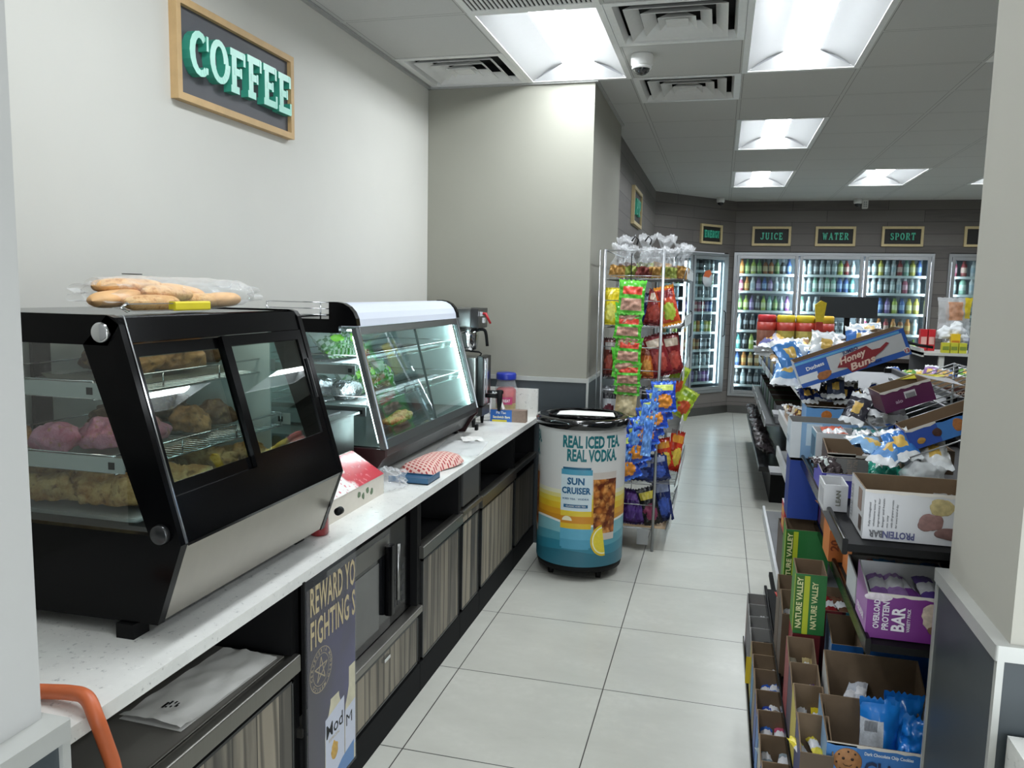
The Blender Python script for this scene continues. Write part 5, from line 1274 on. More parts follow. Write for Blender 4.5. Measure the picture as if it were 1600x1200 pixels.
# ================================================================ SNACK RACK
def chips(c_main, c_top, c_emb, c_foil=None, rough=.22, clearb=False):
    a = film(c_main, .5, .1) if clearb else mat(c_main, rough, .0, .25, 24)
    return [a, mat(c_top, .25, 0, .2, 30), mat(c_emb, .4, 0, .4, 70), mat(c_foil or c_main, .2, .3, .2, 40)]
def chip_slot(u, v, s_):
    if v > .93 or v < .06: return 3
    if .70 < v < .88 and .1 < u < .9: return 1
    if ((u-.5)/.36)**2 + ((v-.36)/.22)**2 + .8*noise.noise(Vector((u*6, v*8, 3))) < 1: return 2
    return 0
def stripe_slot(u, v, s_): return 3 if (v > .92 or v < .08) else (1 if v > .62 else (2 if v > .2 else 0))
def clear_slot(u, v, s_): return 1 if v < .34 else (2 if v > .86 else 0)
RX0, RX1, RY0, RY1 = .305, .655, 1.80, 2.75
def snack_rack():
    t = thing('snack_rack', 'tall chrome wire snack rack with sloping shelves beside the column', 'display rack', (0, 0, 0))
    for nm, x, y in (('post', RX0, RY0), ('post', RX1, RY0), ('post', RX0, RY1), ('post', RX1, RY1)):
        MB().tube([(x, y, 0), (x, y, 1.845)], .0095, 10).build(nm, M['alu'], t)
    mb = MB()
    for y in (RY0, RY1):
        for z in (.14, .29, .42, .56, .70, .85, .98, 1.12, 1.26, 1.39, 1.54, 1.69, 1.84): mb.tube([(RX0, y, z), (RX1, y, z)], .0032, 6)
        mb.tube([(RX0-.03, y, .14), (RX0-.03, y, 1.84)], .0032, 6); mb.tube([(.42, y, .12), (.42, y, .56)], .003, 6)
    for z in (.14, .85, 1.84): mb.tube([(RX0, RY0, z), (RX0, RY1, z)], .0032, 6)
    mb.build('side_wires', M['wire'], t)
    for k, z in enumerate((.14, .42, .74, 1.06, 1.375, 1.665)):
        mb = MB(); x1 = .775 if k else .735; dz = .05 if k else .03
        for i in range(30):
            y = RY0+.02+(RY1-RY0-.04)*i/29; mb.tube([(RX0+.01, y, z), (x1, y, z+.01)], .0022, 5)
        for x in (RX0+.02, .50, x1): mb.tube([(x, RY0, z+.002), (x, RY1, z+.002)], .0035, 6)
        mb.tube([(x1, RY0, z+.01), (x1+.018, RY0, z+dz+.03), (x1+.018, RY1, z+dz+.03), (x1, RY1, z+.01)], .0038, 6)
        for i in range(8): y = RY0+(RY1-RY0)*i/7; mb.tube([(x1, y, z+.01), (x1+.018, y, z+dz+.03)], .0022, 5)
        sh = mb.build('wire_shelf', M['wire'], t)
        MB().box(x1+.018, x1+.022, RY0, RY1, z+.012, z+dz+.022).build('price_rail', mat('#c9cbc9', .3), sh)
    MB().box(.31, .73, RY0+.01, RY0+.35, .146, .150).build('cardboard_sheet', mat('#b59a78', .8), t)
    MB().box(.56, .63, RY0-.004, RY0+.0, .04, .14).build('foot_bracket', M['wire'], t)
    return t
snack_rack()
def rackbag(nm, label, x, y, z, w_, h, d, mats, slot=chip_slot, rz=0, rx=-8, ry=0, seed=0, group='bags on the snack rack', cat='snack bag', crk=.008, gather=0):
    return bag(nm, label, cat, w_, h, d, mats, slot, T(x, y, z, rz, rx, ry), group, seed, crk, 20, 26, gather=gather)
CL = [film('#dfe3e6', .14, .06, 'clear_bag_film'), mat('#b48a4a', .6, 0, .5, 60), film('#eef0f2', .26, .06)]
CL2 = [film('#dfe3e6', .14, .06, 'clear_bag_film'), mat('#7a3a34', .5, 0, .5, 60), film('#eef0f2', .26, .06)]
CL3 = [film('#dfe3e6', .14, .06, 'clear_bag_film'), mat('#8f9a4a', .5, 0, .6, 60), film('#eef0f2', .26, .06)]
# top shelf: clear bags of dried snacks
for k, (x, y, w_, h, c, rz, ry) in enumerate([(.37, 1.86, .10, .20, CL, 8, 4), (.45, 1.88, .10, .19, CL3, -6, -3), (.53, 1.87, .10, .18, CL2, 10, 3), (.60, 1.88, .11, .18, CL, -8, 0), (.68, 1.87, .10, .18, CL3, 4, 6), (.75, 1.89, .09, .20, CL, -10, 12), (.42, 2.02, .12, .26, CL2, 12, -4), (.52, 2.04, .12, .27, CL3, -8, 2), (.62, 2.05, .13, .27, CL, 5, 6), (.72, 2.10, .11, .22, CL2, 0, 8)]):
    rackbag('dried_snack_bag', f"clear bag of dried snacks on the rack's top shelf, {['front row far left', 'front row second from left', 'front row third from left', 'front row fourth from left', 'front row fifth from left', 'front row far right', 'back row left, standing tall', 'back row centre', 'back row right of centre', 'back row far right'][k]}", x, y, 1.683, w_, h, .055, c, clear_slot, rz, -4, ry, k, group='clear bags on the top rack shelf', crk=.03, gather=.55)
# black hook clips among the clear bags
mb = MB()
for x in (.47, .55): mb.tube([(x-.02, 1.90, 1.90), (x, 1.90, 1.93), (x+.02, 1.90, 1.91), (x+.012, 1.90, 1.88)], .005, 6)
o = mb.build('hook_clips', M['blackm']); tag(o, 'black plastic hooks sticking up between the clear bags on top of the rack', 'hooks')
# green pork strip: bags clipped down the side of the rack
PG = [mat('#4fae33', .2, 0, .25, 30), mat('#c9402c', .35, 0, .5, 90), mat('#b98f7c', .5, 0, .6, 90), mat('#62c23f', .2, 0, .2, 30)]
def pork(u, v, s_):
    if v > .92 or v < .07: return 3
    if .58 < v < .80 and .14 < u < .9: return 1
    if .12 < v < .48 and .1 < u < .92: return 2
    return 0
strip = [(.478, 1.715, 1.46, .165, .205, 2), (.472, 1.722, 1.385, .165, .15, -3), (.462, 1.725, 1.315, .17, .15, 2), (.470, 1.728, 1.255, .165, .14, -2), (.468, 1.730, 1.165, .165, .16, 3), (.462, 1.730, 1.085, .175, .18, -3), (.472, 1.732, 1.03, .165, .14, 0), (.470, 1.735, .975, .16, .13, 2)]
for k, (x, y, z, w_, h, ry) in enumerate(strip):
    rackbag('pork_rind_bag', f"green and red snack bag on the hanging strip, {['topmost and biggest', 'second from the top', 'third from the top', 'fourth from the top', 'fifth from the top', 'sixth from the top', 'seventh from the top', 'lowest'][k]}", x, y+.012*(k % 2), z, w_, h, .045, PG, pork, 0, -6, ry, 20+k, 'green snack bags on a hanging strip', crk=.014)
MB().box(.468, .474, 1.745, 1.748, 1.0, 1.82).build('x', M['blackm']); o = bpy.data.objects['x']; o.name = 'clip_strip'; tag(o, 'black plastic clip strip that carries the green snack bags', 'clip strip')
BG = {'yellow': chips('#e0cf2a', '#c9b51e', '#efe36a', '#d8c72a'), 'maroon': chips('#7c2228', '#c9b8a4', '#a8443a', '#5e1a20'), 'chili': chips('#c0482a', '#7c2228', '#9aae3a', '#d88a2a'), 'jerky': chips('#5c2a22', '#8d8a86', '#8c3a2a', '#3b1c1a'),
      'orange': chips('#c2662a', '#7c3a1e', '#e09a4a', '#8c4420'), 'berry': chips('#b9bcc0', '#2c2a2e', '#5c1f2c', '#6b6e73'), 'tan': chips('#cbb88c', '#8a7a4a', '#d9c9a0', '#a8b06a'), 'blue': chips('#2848b0', '#c9d86a', '#d98a2a', '#3c6fd8'),
      'sky': chips('#5f92dc', '#4a7ed0', '#6f9fe0', '#7fb0ee'), 'navy': chips('#22306a', '#8f9ab8', '#3d5ab0', '#1c2850'), 'purple': chips('#43266e', '#7a56a8', '#5c3a90', '#2f1c50'), 'black': chips('#1e1f22', '#c9b94a', '#8c3a5a', '#2a2b2e'), 'lime': chips('#a9c23a', '#7a9a2a', '#c8532c', '#c3d65a'), 'redo': chips('#c43a22', '#e09a3a', '#e0c04a', '#a82a1c')}
spec = [('yellow', .345, 1.83, 1.388, .10, .23, 0, 0, 'bright yellow bag at the left of the second rack shelf'), ('jerky', .40, 1.90, 1.388, .10, .22, 0, 0, 'dark bag behind the yellow one on the second shelf'),
        ('maroon', .60, 1.85, 1.392, .12, .22, 0, 8, 'maroon bag right of the green strip on the second shelf'), ('chili', .715, 1.84, 1.40, .12, .24, 10, -14, 'orange and green chilli snack bag at the right end of the second shelf'), ('navy', .58, 1.95, 1.39, .12, .2, 0, 0, 'dark blue bag at the back of the second shelf'),
        ('jerky', .350, 1.83, 1.072, .09, .24, 0, 0, 'dark brown jerky bag at the left of the third shelf'), ('berry', .405, 1.84, 1.072, .06, .22, 0, 0, 'narrow silver and brown bag beside the jerky on the third shelf'), ('orange', .575, 1.84, 1.072, .09, .20, 0, 0, 'orange bag in the middle of the third shelf'), ('maroon', .68, 1.86, 1.09, .13, .26, 14, -18, 'large dark red bag tilted at the right end of the third shelf'), ('maroon', .745, 1.92, 1.10, .12, .25, 24, -10, 'dark red bag behind the large tilted one on the third shelf'),
        ('berry', .355, 1.83, .755, .11, .26, 0, 0, 'silver and dark red bag at the left of the fourth shelf'), ('berry', .43, 1.85, .755, .09, .25, 0, 0, 'silver bag, second on the fourth shelf'), ('tan', .46, 1.775, .835, .14, .19, 0, 3, 'tan crispy snack bag below the green strip'), ('berry', .575, 1.86, .755, .12, .26, 0, 5, 'silver and dark red bag right of the tan one'),
        ('lime', .725, 1.95, .96, .13, .20, 30, 22, 'lime green bag sticking out of the right of the rack'), ('lime', .76, 2.15, .80, .13, .20, 30, 30, 'lime green bag lower down at the right edge of the rack'), ('redo', .745, 2.02, .47, .13, .26, 50, 16, 'red and orange bag at the right edge above the lowest shelf'),
        ('tan', .44, 1.79, .61, .13, .20, 0, -3, 'tan snack bag behind the blue strip, upper one'), ('tan', .43, 1.80, .46, .13, .20, 0, 4, 'tan snack bag behind the blue strip, lower one'), ('maroon', .49, 1.85, .62, .10, .18, 0, 0, 'small maroon bag beside the blue strip'),
        ('navy', .40, 1.84, .435, .12, .17, 0, 0, 'navy bag left on the fifth shelf'), ('navy', .56, 1.84, .432, .17, .13, 0, 0, 'navy bag lying at the front of the fifth shelf'), ('navy', .68, 1.86, .435, .15, .17, 10, -12, 'navy bag right on the fifth shelf'), ('redo', .72, 1.90, .50, .10, .2, 20, -10, 'red bag at the front right of the fifth shelf'),
        ('purple', .355, 1.84, .152, .10, .23, 0, 3, 'purple bag at the left of the bottom shelf'), ('purple', .43, 1.85, .152, .10, .22, 0, -3, 'purple bag second from the left on the bottom shelf'), ('purple', .505, 1.84, .152, .10, .22, 0, 4, 'purple bag third from the left on the bottom shelf'), ('purple', .58, 1.85, .152, .10, .21, 0, -8, 'purple bag fourth from the left on the bottom shelf'), ('black', .66, 1.85, .158, .12, .24, 12, -16, 'black and yellow bag at the right of the bottom shelf'), ('navy', .72, 1.95, .16, .12, .27, 20, -8, 'navy bag behind the black one on the bottom shelf')]
for k, (c, x, y, z, w_, h, rz, ry, lb) in enumerate(spec):
    rackbag('snack_bag', lb, x, y, z, w_, h, .05, BG[c], chip_slot, rz, -5, ry, 40+k)
# blue chip strip hanging in a fan on the rack's corner
for k in range(9):
    f = k/8; x = .705-.25*f+(.03*math.sin(k*2)); z = .885-.052*k
    rackbag('blue_chip_bag', f"blue potato snack bag on the fanned hanging strip, {['topmost', 'second from top', 'third from top', 'fourth from top', 'fifth from top', 'sixth from top', 'seventh from top', 'eighth from top', 'lowest'][k]}", .700-.022*k, 1.735-.004*k+.03*(k % 2), z, .15, .185, .045, BG['blue'], chip_slot, 4, -10, -4-2.4*k, 80+k, 'blue bags on a hanging strip', crk=.012)
for k, (x, z, ry) in enumerate([(.625, .80, 8), (.565, .70, 9), (.515, .60, 10), (.475, .52, 14), (.60, .62, 4)]):
    rackbag('blue_chip_bag', f"pale blue bag seen from behind, {['highest', 'second highest', 'middle', 'lowest and furthest left', 'in the middle of the fan'][k]} beside the blue strip", x, 1.715-.006*k, z, .062, .23, .014, BG['sky'], chip_slot, 0, -6, ry, 95+k, 'blue bags on a hanging strip', crk=.012)

# ================================================================ CANDY GONDOLA
def gondola(label, x0, xb, y0, y1, shelves, base=True, post=None):
    """shelves: (z, x_front, style)"""
    t = thing('shelf_gondola', label, 'shelf unit', (0, 0, 0))
    MB().box(xb, xb+.02, y0, y1, 0, max(s_[0] for s_ in shelves)+.02).build('back_panel', mat('#3a3b3d', .6), t)
    for y in (y0+.01, y1-.03): MB().box(xb-.03, xb+.0, y, y+.02, 0, max(s_[0] for s_ in shelves)+.02).build('upright', M['blackm'], t)
    if base:
        MB().box(x0+.02, xb, y0, y1, 0, .155).build('kick_plate', mat('#8b8c8e', .4), t)
        MB().box(x0-.0, xb, y0, y1, .156, .178).build('base_deck', M['blackm'], t)
    for z, xf, st in shelves:
        sh = MB().box(xf+.012, xb, y0+.004, y1-.004, z-.018, z-.002).build('shelf', M['blackm'] if st == 'black' else mat('#77797c', .5), t)
        mb = MB()
        if st == 'black': mb.rbox(xf, xf+.011, y0, y1, z-.024, z+.010, .004, axis='y')
        else: mb.box(xf, xf+.011, y0, y1, z-.030, z+.022)
        mb.build('front_lip' if st == 'black' else 'price_rail', M['black'] if st == 'black' else mat('#c6c8ca', .4), sh)
        if st == 'black':
            for k in range(3):
                y = y0+.03+(y1-y0-.1)*k/2; MB().prism([(xf+.03, z-.018), (xb, z-.018), (xb, z-.06)], y, y+.004, 'y').build('bracket', M['black'], sh)
    return t
ZB, ZA, ZCx, ZD = 1.09, .885, .505, .30
gondola('near black candy shelf unit packed with open cartons beside the right wall', 1.185, 1.80, -1.345, -.03, [(ZB, 1.255, 'black'), (ZA, 1.312, 'black'), (ZCx, 1.20, 'black'), (ZD, 1.135, 'black')])
gondola('second candy shelf unit with pale price rails behind the near one', 1.30, 1.80, -.02, 1.12, [(1.232, 1.30, 'pale'), (1.000, 1.30, 'pale'), (.815, 1.30, 'pale'), (.50, 1.25, 'pale')])
t = thing('shelf_gondola', 'far dark shelf unit with a black overhanging deck, standing in the aisle before the coolers', 'shelf unit', (0, 0, 0))
MB().box(1.68, 1.70, 3.12, 5.9, 0, 1.02).build('back_panel', mat('#3a3b3d', .6), t)
MB().box(1.43, 1.68, 3.28, 5.88, 0, .275).build('base_block', M['blackm'], t)
MB().rbox(1.33, 1.68, 3.10, 5.9, .276, .312, .004, axis='y').build('deck', mat('#101112', .3), t)
for z, xf in ((.62, 1.37), (.93, 1.42)):
    sh = MB().box(xf, 1.68, 3.25, 5.88, z-.018, z-.002).build('shelf', mat('#5c5e60', .5), t)
    for k in range(4): MB().box(xf-.008, xf, 3.28+.66*k, 3.75+.66*k, z-.03, z+.03).build('price_holder', mat('#b8bcbe', .3), sh)

IN = {'brown': M['card'], 'grey': M['cardg'], 'white': M['cardw'], 'dark': M['cardd']}
def carton(label, x, y, z, sx, sy, sz, front='#b9b4a8', left=None, other=None, inner='brown', ry=0, rz=0, back=None, decor=(), texts=(), ltexts=(), ldecor=(), group=None, lean=0, name='open_carton', th=.003, cut=None):
    """open display carton. local origin: lower front left corner; x right, y away, z up; ry>0 raises the right end"""
    mx = Matrix.Translation((x, y, z)) @ Matrix.Rotation(R(rz), 4, 'Z') @ Matrix.Rotation(R(-ry), 4, 'Y') @ Matrix.Rotation(R(lean), 4, 'X')
    f = mat(front, .45, 0, .06, 14); lf = mat(left or front, .45, 0, .08, 14); ot = mat(other or front, .5); ic = IN[inner]
    bh = back or sz
    mb = MB()
    mb.box(0, sx, 0, th, 0, sz, [2, 3, 0, 2, 3, 1])                         # front wall
    mb.box(0, sx, sy-th, sy, 0, bh, [2, 3, 3, 2, 2, 1])
    for a, b, fm in ((0, th, [2, 3, 0, 3, 2, 1]), (sx-th, sx, [2, 3, 0, 2, 2, 3])):   # sloping side walls
        vs = [(a, th, 0), (b, th, 0), (b, sy-th, 0), (a, sy-th, 0), (a, th, sz), (b, th, sz), (b, sy-th, bh), (a, sy-th, bh)]
        mb.add(vs, [(0, 3, 2, 1), (4, 5, 6, 7), (0, 1, 5, 4), (1, 2, 6, 5), (2, 3, 7, 6), (3, 0, 4, 7)], fm)
    mb.box(th, sx-th, th, sy-th, 0, th, 3)
    if cut:   # torn pale edge along the front opening
        mb.add([(sx*u, -.0006, sz-.003-.004*abs(math.sin(u*23))) for u in [i/12 for i in range(13)]] + [(sx*u, -.0006, sz+.001) for u in [i/12 for i in range(12, -1, -1)]], [tuple(range(26))], 4)
    o = mb.build(name, [f, lf, ot, ic, mat('#d9d4cc', .8)]); o.matrix_world = mx; tag(o, label, 'carton', group)
    if decor:
        for k, (a, b, c, d, col) in enumerate(decor):
            if col.startswith('@'):
                q = MB(); q.blob(((a+b)/2, -.0012, (c+d)/2), (b-a)/2, .0006, (d-c)/2, .35, 40, k+2, 20, 12); q.build('printed_picture', mat(col[1:], .5, 0, .5, 90), o)
            else: MB().box(a, b, -.0006-.0003*k, -.0002, c, d).build('printed_panel', mat(col, .45), o)
    for k, tx in enumerate(texts):    # (string, h, x, z, width, color[, rotdeg])
        s_, h, a, c, wd, col = tx[:6]; an = R(tx[6]) if len(tx) > 6 else 0
        letters(s_, h, (a, -.0022, c), (math.cos(an), 0, math.sin(an)), (-math.sin(an), 0, math.cos(an)), width=wd, bold=.03).build('lettering', mat(col, .5), o)
    for k, (a, b, c, d, col) in enumerate(ldecor): MB().box(-.0008-.0002*k, -.0002, a, b, c, d).build('printed_side', mat(col, .45), o)
    for tx in ltexts:
        s_, h, a, c, wd, col = tx[:6]; an = R(tx[6]) if len(tx) > 6 else 0
        letters(s_, h, (-.0014, a, c), (0, -math.cos(an), math.sin(an)), (0, math.sin(an), math.cos(an)), width=wd, bold=.03).build('lettering', mat(col, .5), o)
    return o, mx
NB = [0]
def bars(mx, n, x0, x1, y0, y1, z, label, cols, w_=.035, h=.11, d=.018, group=None, lay=True, jitter=1, name='wrapped_bar'):
    """wrapped bars lying or leaning in a carton (frame mx)"""
    for k in range(n):
        NB[0] += 1; rr = random.Random(NB[0]*7+1)
        c = cols[k % len(cols)]; ms = [mat(c, .22, .1, .3, 50), mat('#d9d9dc', .3, 0, .3, 60)]
        x = x0+(x1-x0)*((k+.5)/n); y = y0+(y1-y0)*rr.random()
        m2 = mx @ T(x, y, z+.012+.004*(k % 2), rr.uniform(-14, 14)*jitter, -78 if lay else -18, rr.uniform(-12, 12)*jitter)
        pos = ['first', 'second', 'third', 'fourth', 'fifth', 'sixth', 'seventh', 'eighth', 'ninth', 'tenth'][k]
        bag(name, f'{label}, {pos} from the left', 'wrapped bar', w_, h, d, ms, lambda u, v, s_: 1 if (.34 < v < .62) else 0, m2, group, k, .004, 8, 10)
def pile(label, name, pts, size, cols, group, seed=0, flat=True, cat='snack bag', film_=False):
    for k, (x, y, z) in enumerate(pts):
        rr = random.Random(seed*31+k); c = cols[k % len(cols)]
        ms = [mat(c, .2, .05, .3, 40), mat('#dfe3ea', .3, 0, .3, 60), mat('#d9b45a', .4, 0, .4, 60)]
        m2 = T(x, y, z, rr.uniform(-30, 30), -60+rr.uniform(-15, 25), rr.uniform(-25, 25))
        nm = ['leftmost', 'second', 'third', 'fourth', 'fifth', 'sixth', 'seventh', 'eighth', 'ninth', 'tenth', 'eleventh', 'twelfth', 'thirteenth', 'fourteenth'][k]
        bag(name, f'{label}, {nm} from the left', cat, size[0], size[1], size[2], ms, lambda u, v, s_: 2 if ((u-.5)**2/.05+(v-.5)**2/.03 < 1 and s_ < 0) else (1 if v > .8 or v < .14 else 0), m2, group, seed+k, .012, 10, 12)

# ---- shelf B (upper level of the near unit)
ob, mx = carton('white PROTEIN BAR carton standing upside down, nearest on the upper shelf', 1.299, -1.300, ZB, .215, .165, .104, '#cfd0d4', '#c5c6c8', inner='brown', cut=True,
    decor=[(.125, .165, .062, .098, '@b8a878'), (.105, .150, .025, .066, '@8c6a66'), (.140, .185, .012, .036, '@7a5c58')],
    texts=[('PROTEIN', .014, .098, .020, .060, '#4a4d7c', 180), ('BAR', .014, .038, .020, .026, '#55565c', 180)], ldecor=[(.03, .07, .05, .095, '#8c7468'), (.02, .05, .01, .04, '#5a4a44')], ltexts=[('NOURISH', .012, .145, .084, .07, '#4a4d5c', -90)])
for k in range(7):
    letters(['Fully reimagined', 'wholesome taste of', 'ingredients for', 'hunger and health', 'no soy', 'with 20 grams protein', 'for every kind of day'][k], .0035, (1.312+.0085*k, -1.3014, ZB+.028), (0, 0, 1), (-1, 0, 0), width=[.05, .056, .06, .06, .026, .058, .05][k]).build('lettering', mat('#6d6e74', .6), None)
    q = COL.objects[-1]; q.parent = ob; q.matrix_parent_inverse = ob.matrix_world.inverted()
carton('small white LEAN carton standing left of the protein bar carton', 1.247, -1.095, ZB, .052, .10, .062, '#c9cacd', '#cfd0d2', inner='white', texts=[('LEAN', .010, .036, .014, .036, '#6a6b60', 90)], ldecor=[(.01, .07, .012, .05, '#b4b6ba')])
ob, mx = carton('violet edged tray of green bags behind the protein bar carton', 1.258, -.955, ZB, .275, .165, .060, '#4a48a8', '#5c58b8', inner='grey', back=.068, decor=[(.01, .26, .044, .058, '#c9cbe0')])
for k, (a, b2, c_) in enumerate([(.15, .05, '#2f9c86'), (.20, .06, '#37a890'), (.245, .05, '#2f9c86'), (.06, .09, '#4c4244')]):
    bag('green_bag', ['crumpled green bag left in the violet tray', 'crumpled green bag in the middle of the violet tray', 'crumpled green bag at the right of the violet tray', 'dark wrapper alone at the left of the violet tray'][k], 'snack bag', .08, .09, .03, [mat(c_, .2, 0, .35, 50), mat('#dfe8e4', .3)], lambda u, v, s_: 1 if (.2 < u < .4 and v > .5) else 0, mx @ T(a, b2, .028, 20*k, -60, 10), None, k, .02)
ob, mx = carton('dark brown ALMOND carton, long and low, third row on the upper shelf', 1.290, -.790, ZB, .255, .125, .078, '#4a3531', '#3f2c28', inner='brown', back=.100, cut=True, decor=[(.0, .07, .070, .082, '#cfcac0')], texts=[('ALMOND', .012, .19, .01, .06, '#c9b8a8', 0), ('SALTY SWEET', .012, .05, .066, .05, '#b8a394', -90), ('NUT', .010, .065, .066, .03, '#b8a394', -90)])
bars(mx, 4, .03, .22, .02, .06, .03, 'pale bar in the brown almond carton', ['#8a6a5a', '#6a4a40'], group='bars in the brown carton')
ob, mx = carton('long white lidded carton behind the brown almond carton', 1.277, -.630, ZB, .24, .12, .108, '#d4d8dc', '#6f97ad', inner='white', ldecor=[(.02, .10, .03, .09, '#2c5470')])
bars(mx, 5, .03, .21, .02, .05, .075, 'orange and teal bar standing in the long white carton', ['#c85a3a', '#c85a3a', '#2f6f70', '#2f5a5c', '#2f8a84'], .045, .10, .02, 'bars in the long white carton')
ob, mx = carton('pale blue and white carton at the shelf edge, holding orange and green bars', 1.222, -.470, ZB, .275, .13, .112, '#8fb4d8', '#c9d4dc', inner='grey', decor=[(.045, .09, .04, .108, '#c9dcea'), (.0, .03, .0, .112, '#e0e4e8')], ltexts=[('CLIF', .02, .10, .04, .06, '#7a8a9c', 0)])
carton('deep blue carton under the shelf edge, left end', 1.225, -.470, ZA+.012, .09, .12, .185, '#1c3f9a', '#173682', inner='dark')
ob, mx = carton('light blue carton with orange round pictures, fourth row', 1.285, -.255, ZB, .27, .14, .135, '#2c5ab0', '#7fa8d8', inner='brown', cut=True, decor=[(.0, .14, .0, .134, '#6fa6dc'), (.05, .08, .090, .125, '@c8762c'), (.12, .145, .095, .128, '@5a4450'), (.175, .205, .090, .122, '@d8b03c')], texts=[('mini', .014, .235, .075, .03, '#d9dce8', 90)])
# dark wrappers piled on it
pts = [(1.30+.026*k, -.235+.02*(k % 3), 1.232+.014*((k*5) % 4)/2) for k in range(12)]
pile('dark blue wrapped cookie pack piled on the light blue carton', 'cookie_pack', pts, (.06, .085, .022), ['#1f2a52', '#2c3f7c', '#2a2a33', '#46506a', '#1c2038', '#3c3a30'], 'dark wrapped packs below the honey buns carton', 3)
# honey buns carton
ob, mx = carton('large blue and white JUMBO Honey Buns carton tilted up to the right', 1.268, -.270, 1.285, .345, .135, .088, '#2f62b8', '#d4dbe4', inner='brown', ry=21.5, cut=False,
    decor=[(.0, .345, .0, .088, '#2a5cb4'), (.0, .06, .014, .040, '#dfe4ea'), (.10, .335, .018, .074, '#c4c6c8'), (.0, .33, .076, .084, '#5fa8d8'), (.055, .10, .008, .036, '@a86a3a'), (.325, .345, .006, .026, '@e0e0e0')],
    texts=[('JUMBO', .011, .150, .064, .05, '#1c2f6c', 4), ('Duchess', .012, .030, .050, .058, '#f0f2f4', 3), ('iced', .008, .235, .008, .02, '#1c2f6c', 4), ('12', .011, .328, .011, .014, '#b4202c', 0)])
def slant(t_, h, x, z, wd, col, an=5, sh=.28, lift=.003, bold=.03):
    a = R(an); q = letters(t_, h, (x, -lift, z), (math.cos(a), 0, math.sin(a)), (-math.sin(a), 0, math.cos(a)), width=wd, bold=bold)
    q.v = [Vector((v.x+sh*(v.z-z-(v.x-x)*math.tan(a)), v.y, v.z)) for v in q.v]
    return q.build('lettering', mat(col, .45), ob)
MB().prism([(.122, .030), (.148, .060), (.225, .070), (.238, .052), (.262, .050), (.285, .062), (.292, .056), (.268, .040), (.245, .030), (.205, .004), (.160, .002), (.150, .022)], -.0027, -.0020, 'y').build('red_script_backing', mat('#8f2c34', .45), ob)
slant('Honey', .022, .134, .036, .082, '#ecd0bf'); slant('Buns', .022, .160, .008, .078, '#ecd0bf')
MB().box(.355-.012, .346, .0, .135, .0, .088).build('dark_end', mat('#2a2428', .5), ob)
ob2, mx2 = carton('red and brown carton just behind the honey buns carton', 1.40, -.115, 1.345, .17, .12, .08, '#8c2a30', '#b59468', inner='brown', ry=21)
carton('plain cardboard carton at the back of the honey bun pile', 1.36, .03, 1.315, .20, .12, .085, '#a88a62', '#a88a62', inner='brown', ry=18)
bars(mx2, 3, .02, .15, .02, .06, .05, 'beige wrapped pastry behind the honey buns carton', ['#d9cdb4', '#c9b48c'], .05, .09, .02, 'pastries behind the honey buns carton')
# cakes in blue and white wrappers
pts = [(1.225+.024*k, -.10+.05*((k*3) % 5), 1.275+.014*((k*7) % 4)+.0075*k) for k in range(14)]
pile('blue and white wrapped cake heaped left of the honey buns carton', 'wrapped_cake', pts, (.105, .15, .05), ['#5f97cf', '#c9d8e8', '#4a84c4', '#8fb8de', '#3c70b8', '#dfe4e8'], 'blue and white wrapped cakes heaped on the top', 6)
pts = [(1.30+.030*k, .17+.03*(k % 2), 1.30+.016*((k*7) % 4)+.004*k) for k in range(8)]
pile('white and yellow wrapped cake at the back of the heap', 'wrapped_cake', pts, (.08, .11, .035), ['#dfe0dc', '#e6dca8', '#5f97cf', '#e8e4d4'], 'white and yellow cakes at the back of the heap', 9)
# purple carton, open, tilted
ob, mx = carton('purple carton tilted on its edge with a white barcode', 1.424, -.80, 1.286, .126, .13, .056, '#5c1f4c', '#4a183c', inner='brown', ry=20.5, rz=3, cut=True, decor=[(.056, .084, .024, .042, '#d9d6da')], texts=[('aio', .009, .030, .018, .018, '#b8a0b4', 0), ('||||||||', .010, .059, .027, .022, '#3c3a3e', 0)])
MB().add([(.126, .0, .056), (.126, .13, .056), (.20, .12, .020), (.20, .0, .012)], [(0, 1, 2, 3)]).build('carton_flap', mat('#9a9a9c', .6), ob)
MB().add([(.07, .130, .056), (.12, .130, .058), (.19, .11, .034), (.185, .10, .032)], [(0, 1, 2, 3)]).build('yellow_edge', mat('#d9cf3c', .5), ob)
pts = [(1.36+.03*k, -.66+.03*(k % 2), 1.235+.012*(k % 3)) for k in range(5)]
pile('grey and black wrapper under the purple carton', 'wrapper', pts, (.07, .10, .02), ['#3c3c44', '#8a8a90', '#2a2c33'], 'wrappers under the purple carton', 12)
ob, mx = carton('blue carton with cookie pictures tilted up at the right wall', 1.452, -.985, 1.225, .17, .12, .050, '#2a50a8', '#2a50a8', inner='brown', ry=24, cut=True, decor=[(.07, .17, .0, .05, '#3f7cc4'), (.018, .038, .008, .026, '@b98a3c'), (.055, .075, .014, .034, '@4a2a24'), (.10, .13, .012, .042, '@b0703c')])
carton('brown half round display carton beside the blue cookie carton', 1.455, -.87, 1.150, .12, .10, .06, '#5c4a38', '#5c4a38', inner='brown')
pts = [(1.375+.032*k, -1.02+.04*(k % 2), 1.195+.010*(k % 3)-.004*k) for k in range(5)]
pile('light blue pack at the foot of the blue cookie carton', 'snack_pack', pts, (.07, .12, .03), ['#6f9fd8', '#8fb8e0', '#3f7cc4', '#cfd4d8', '#e0e2e2'], 'light blue packs by the right wall', 15)
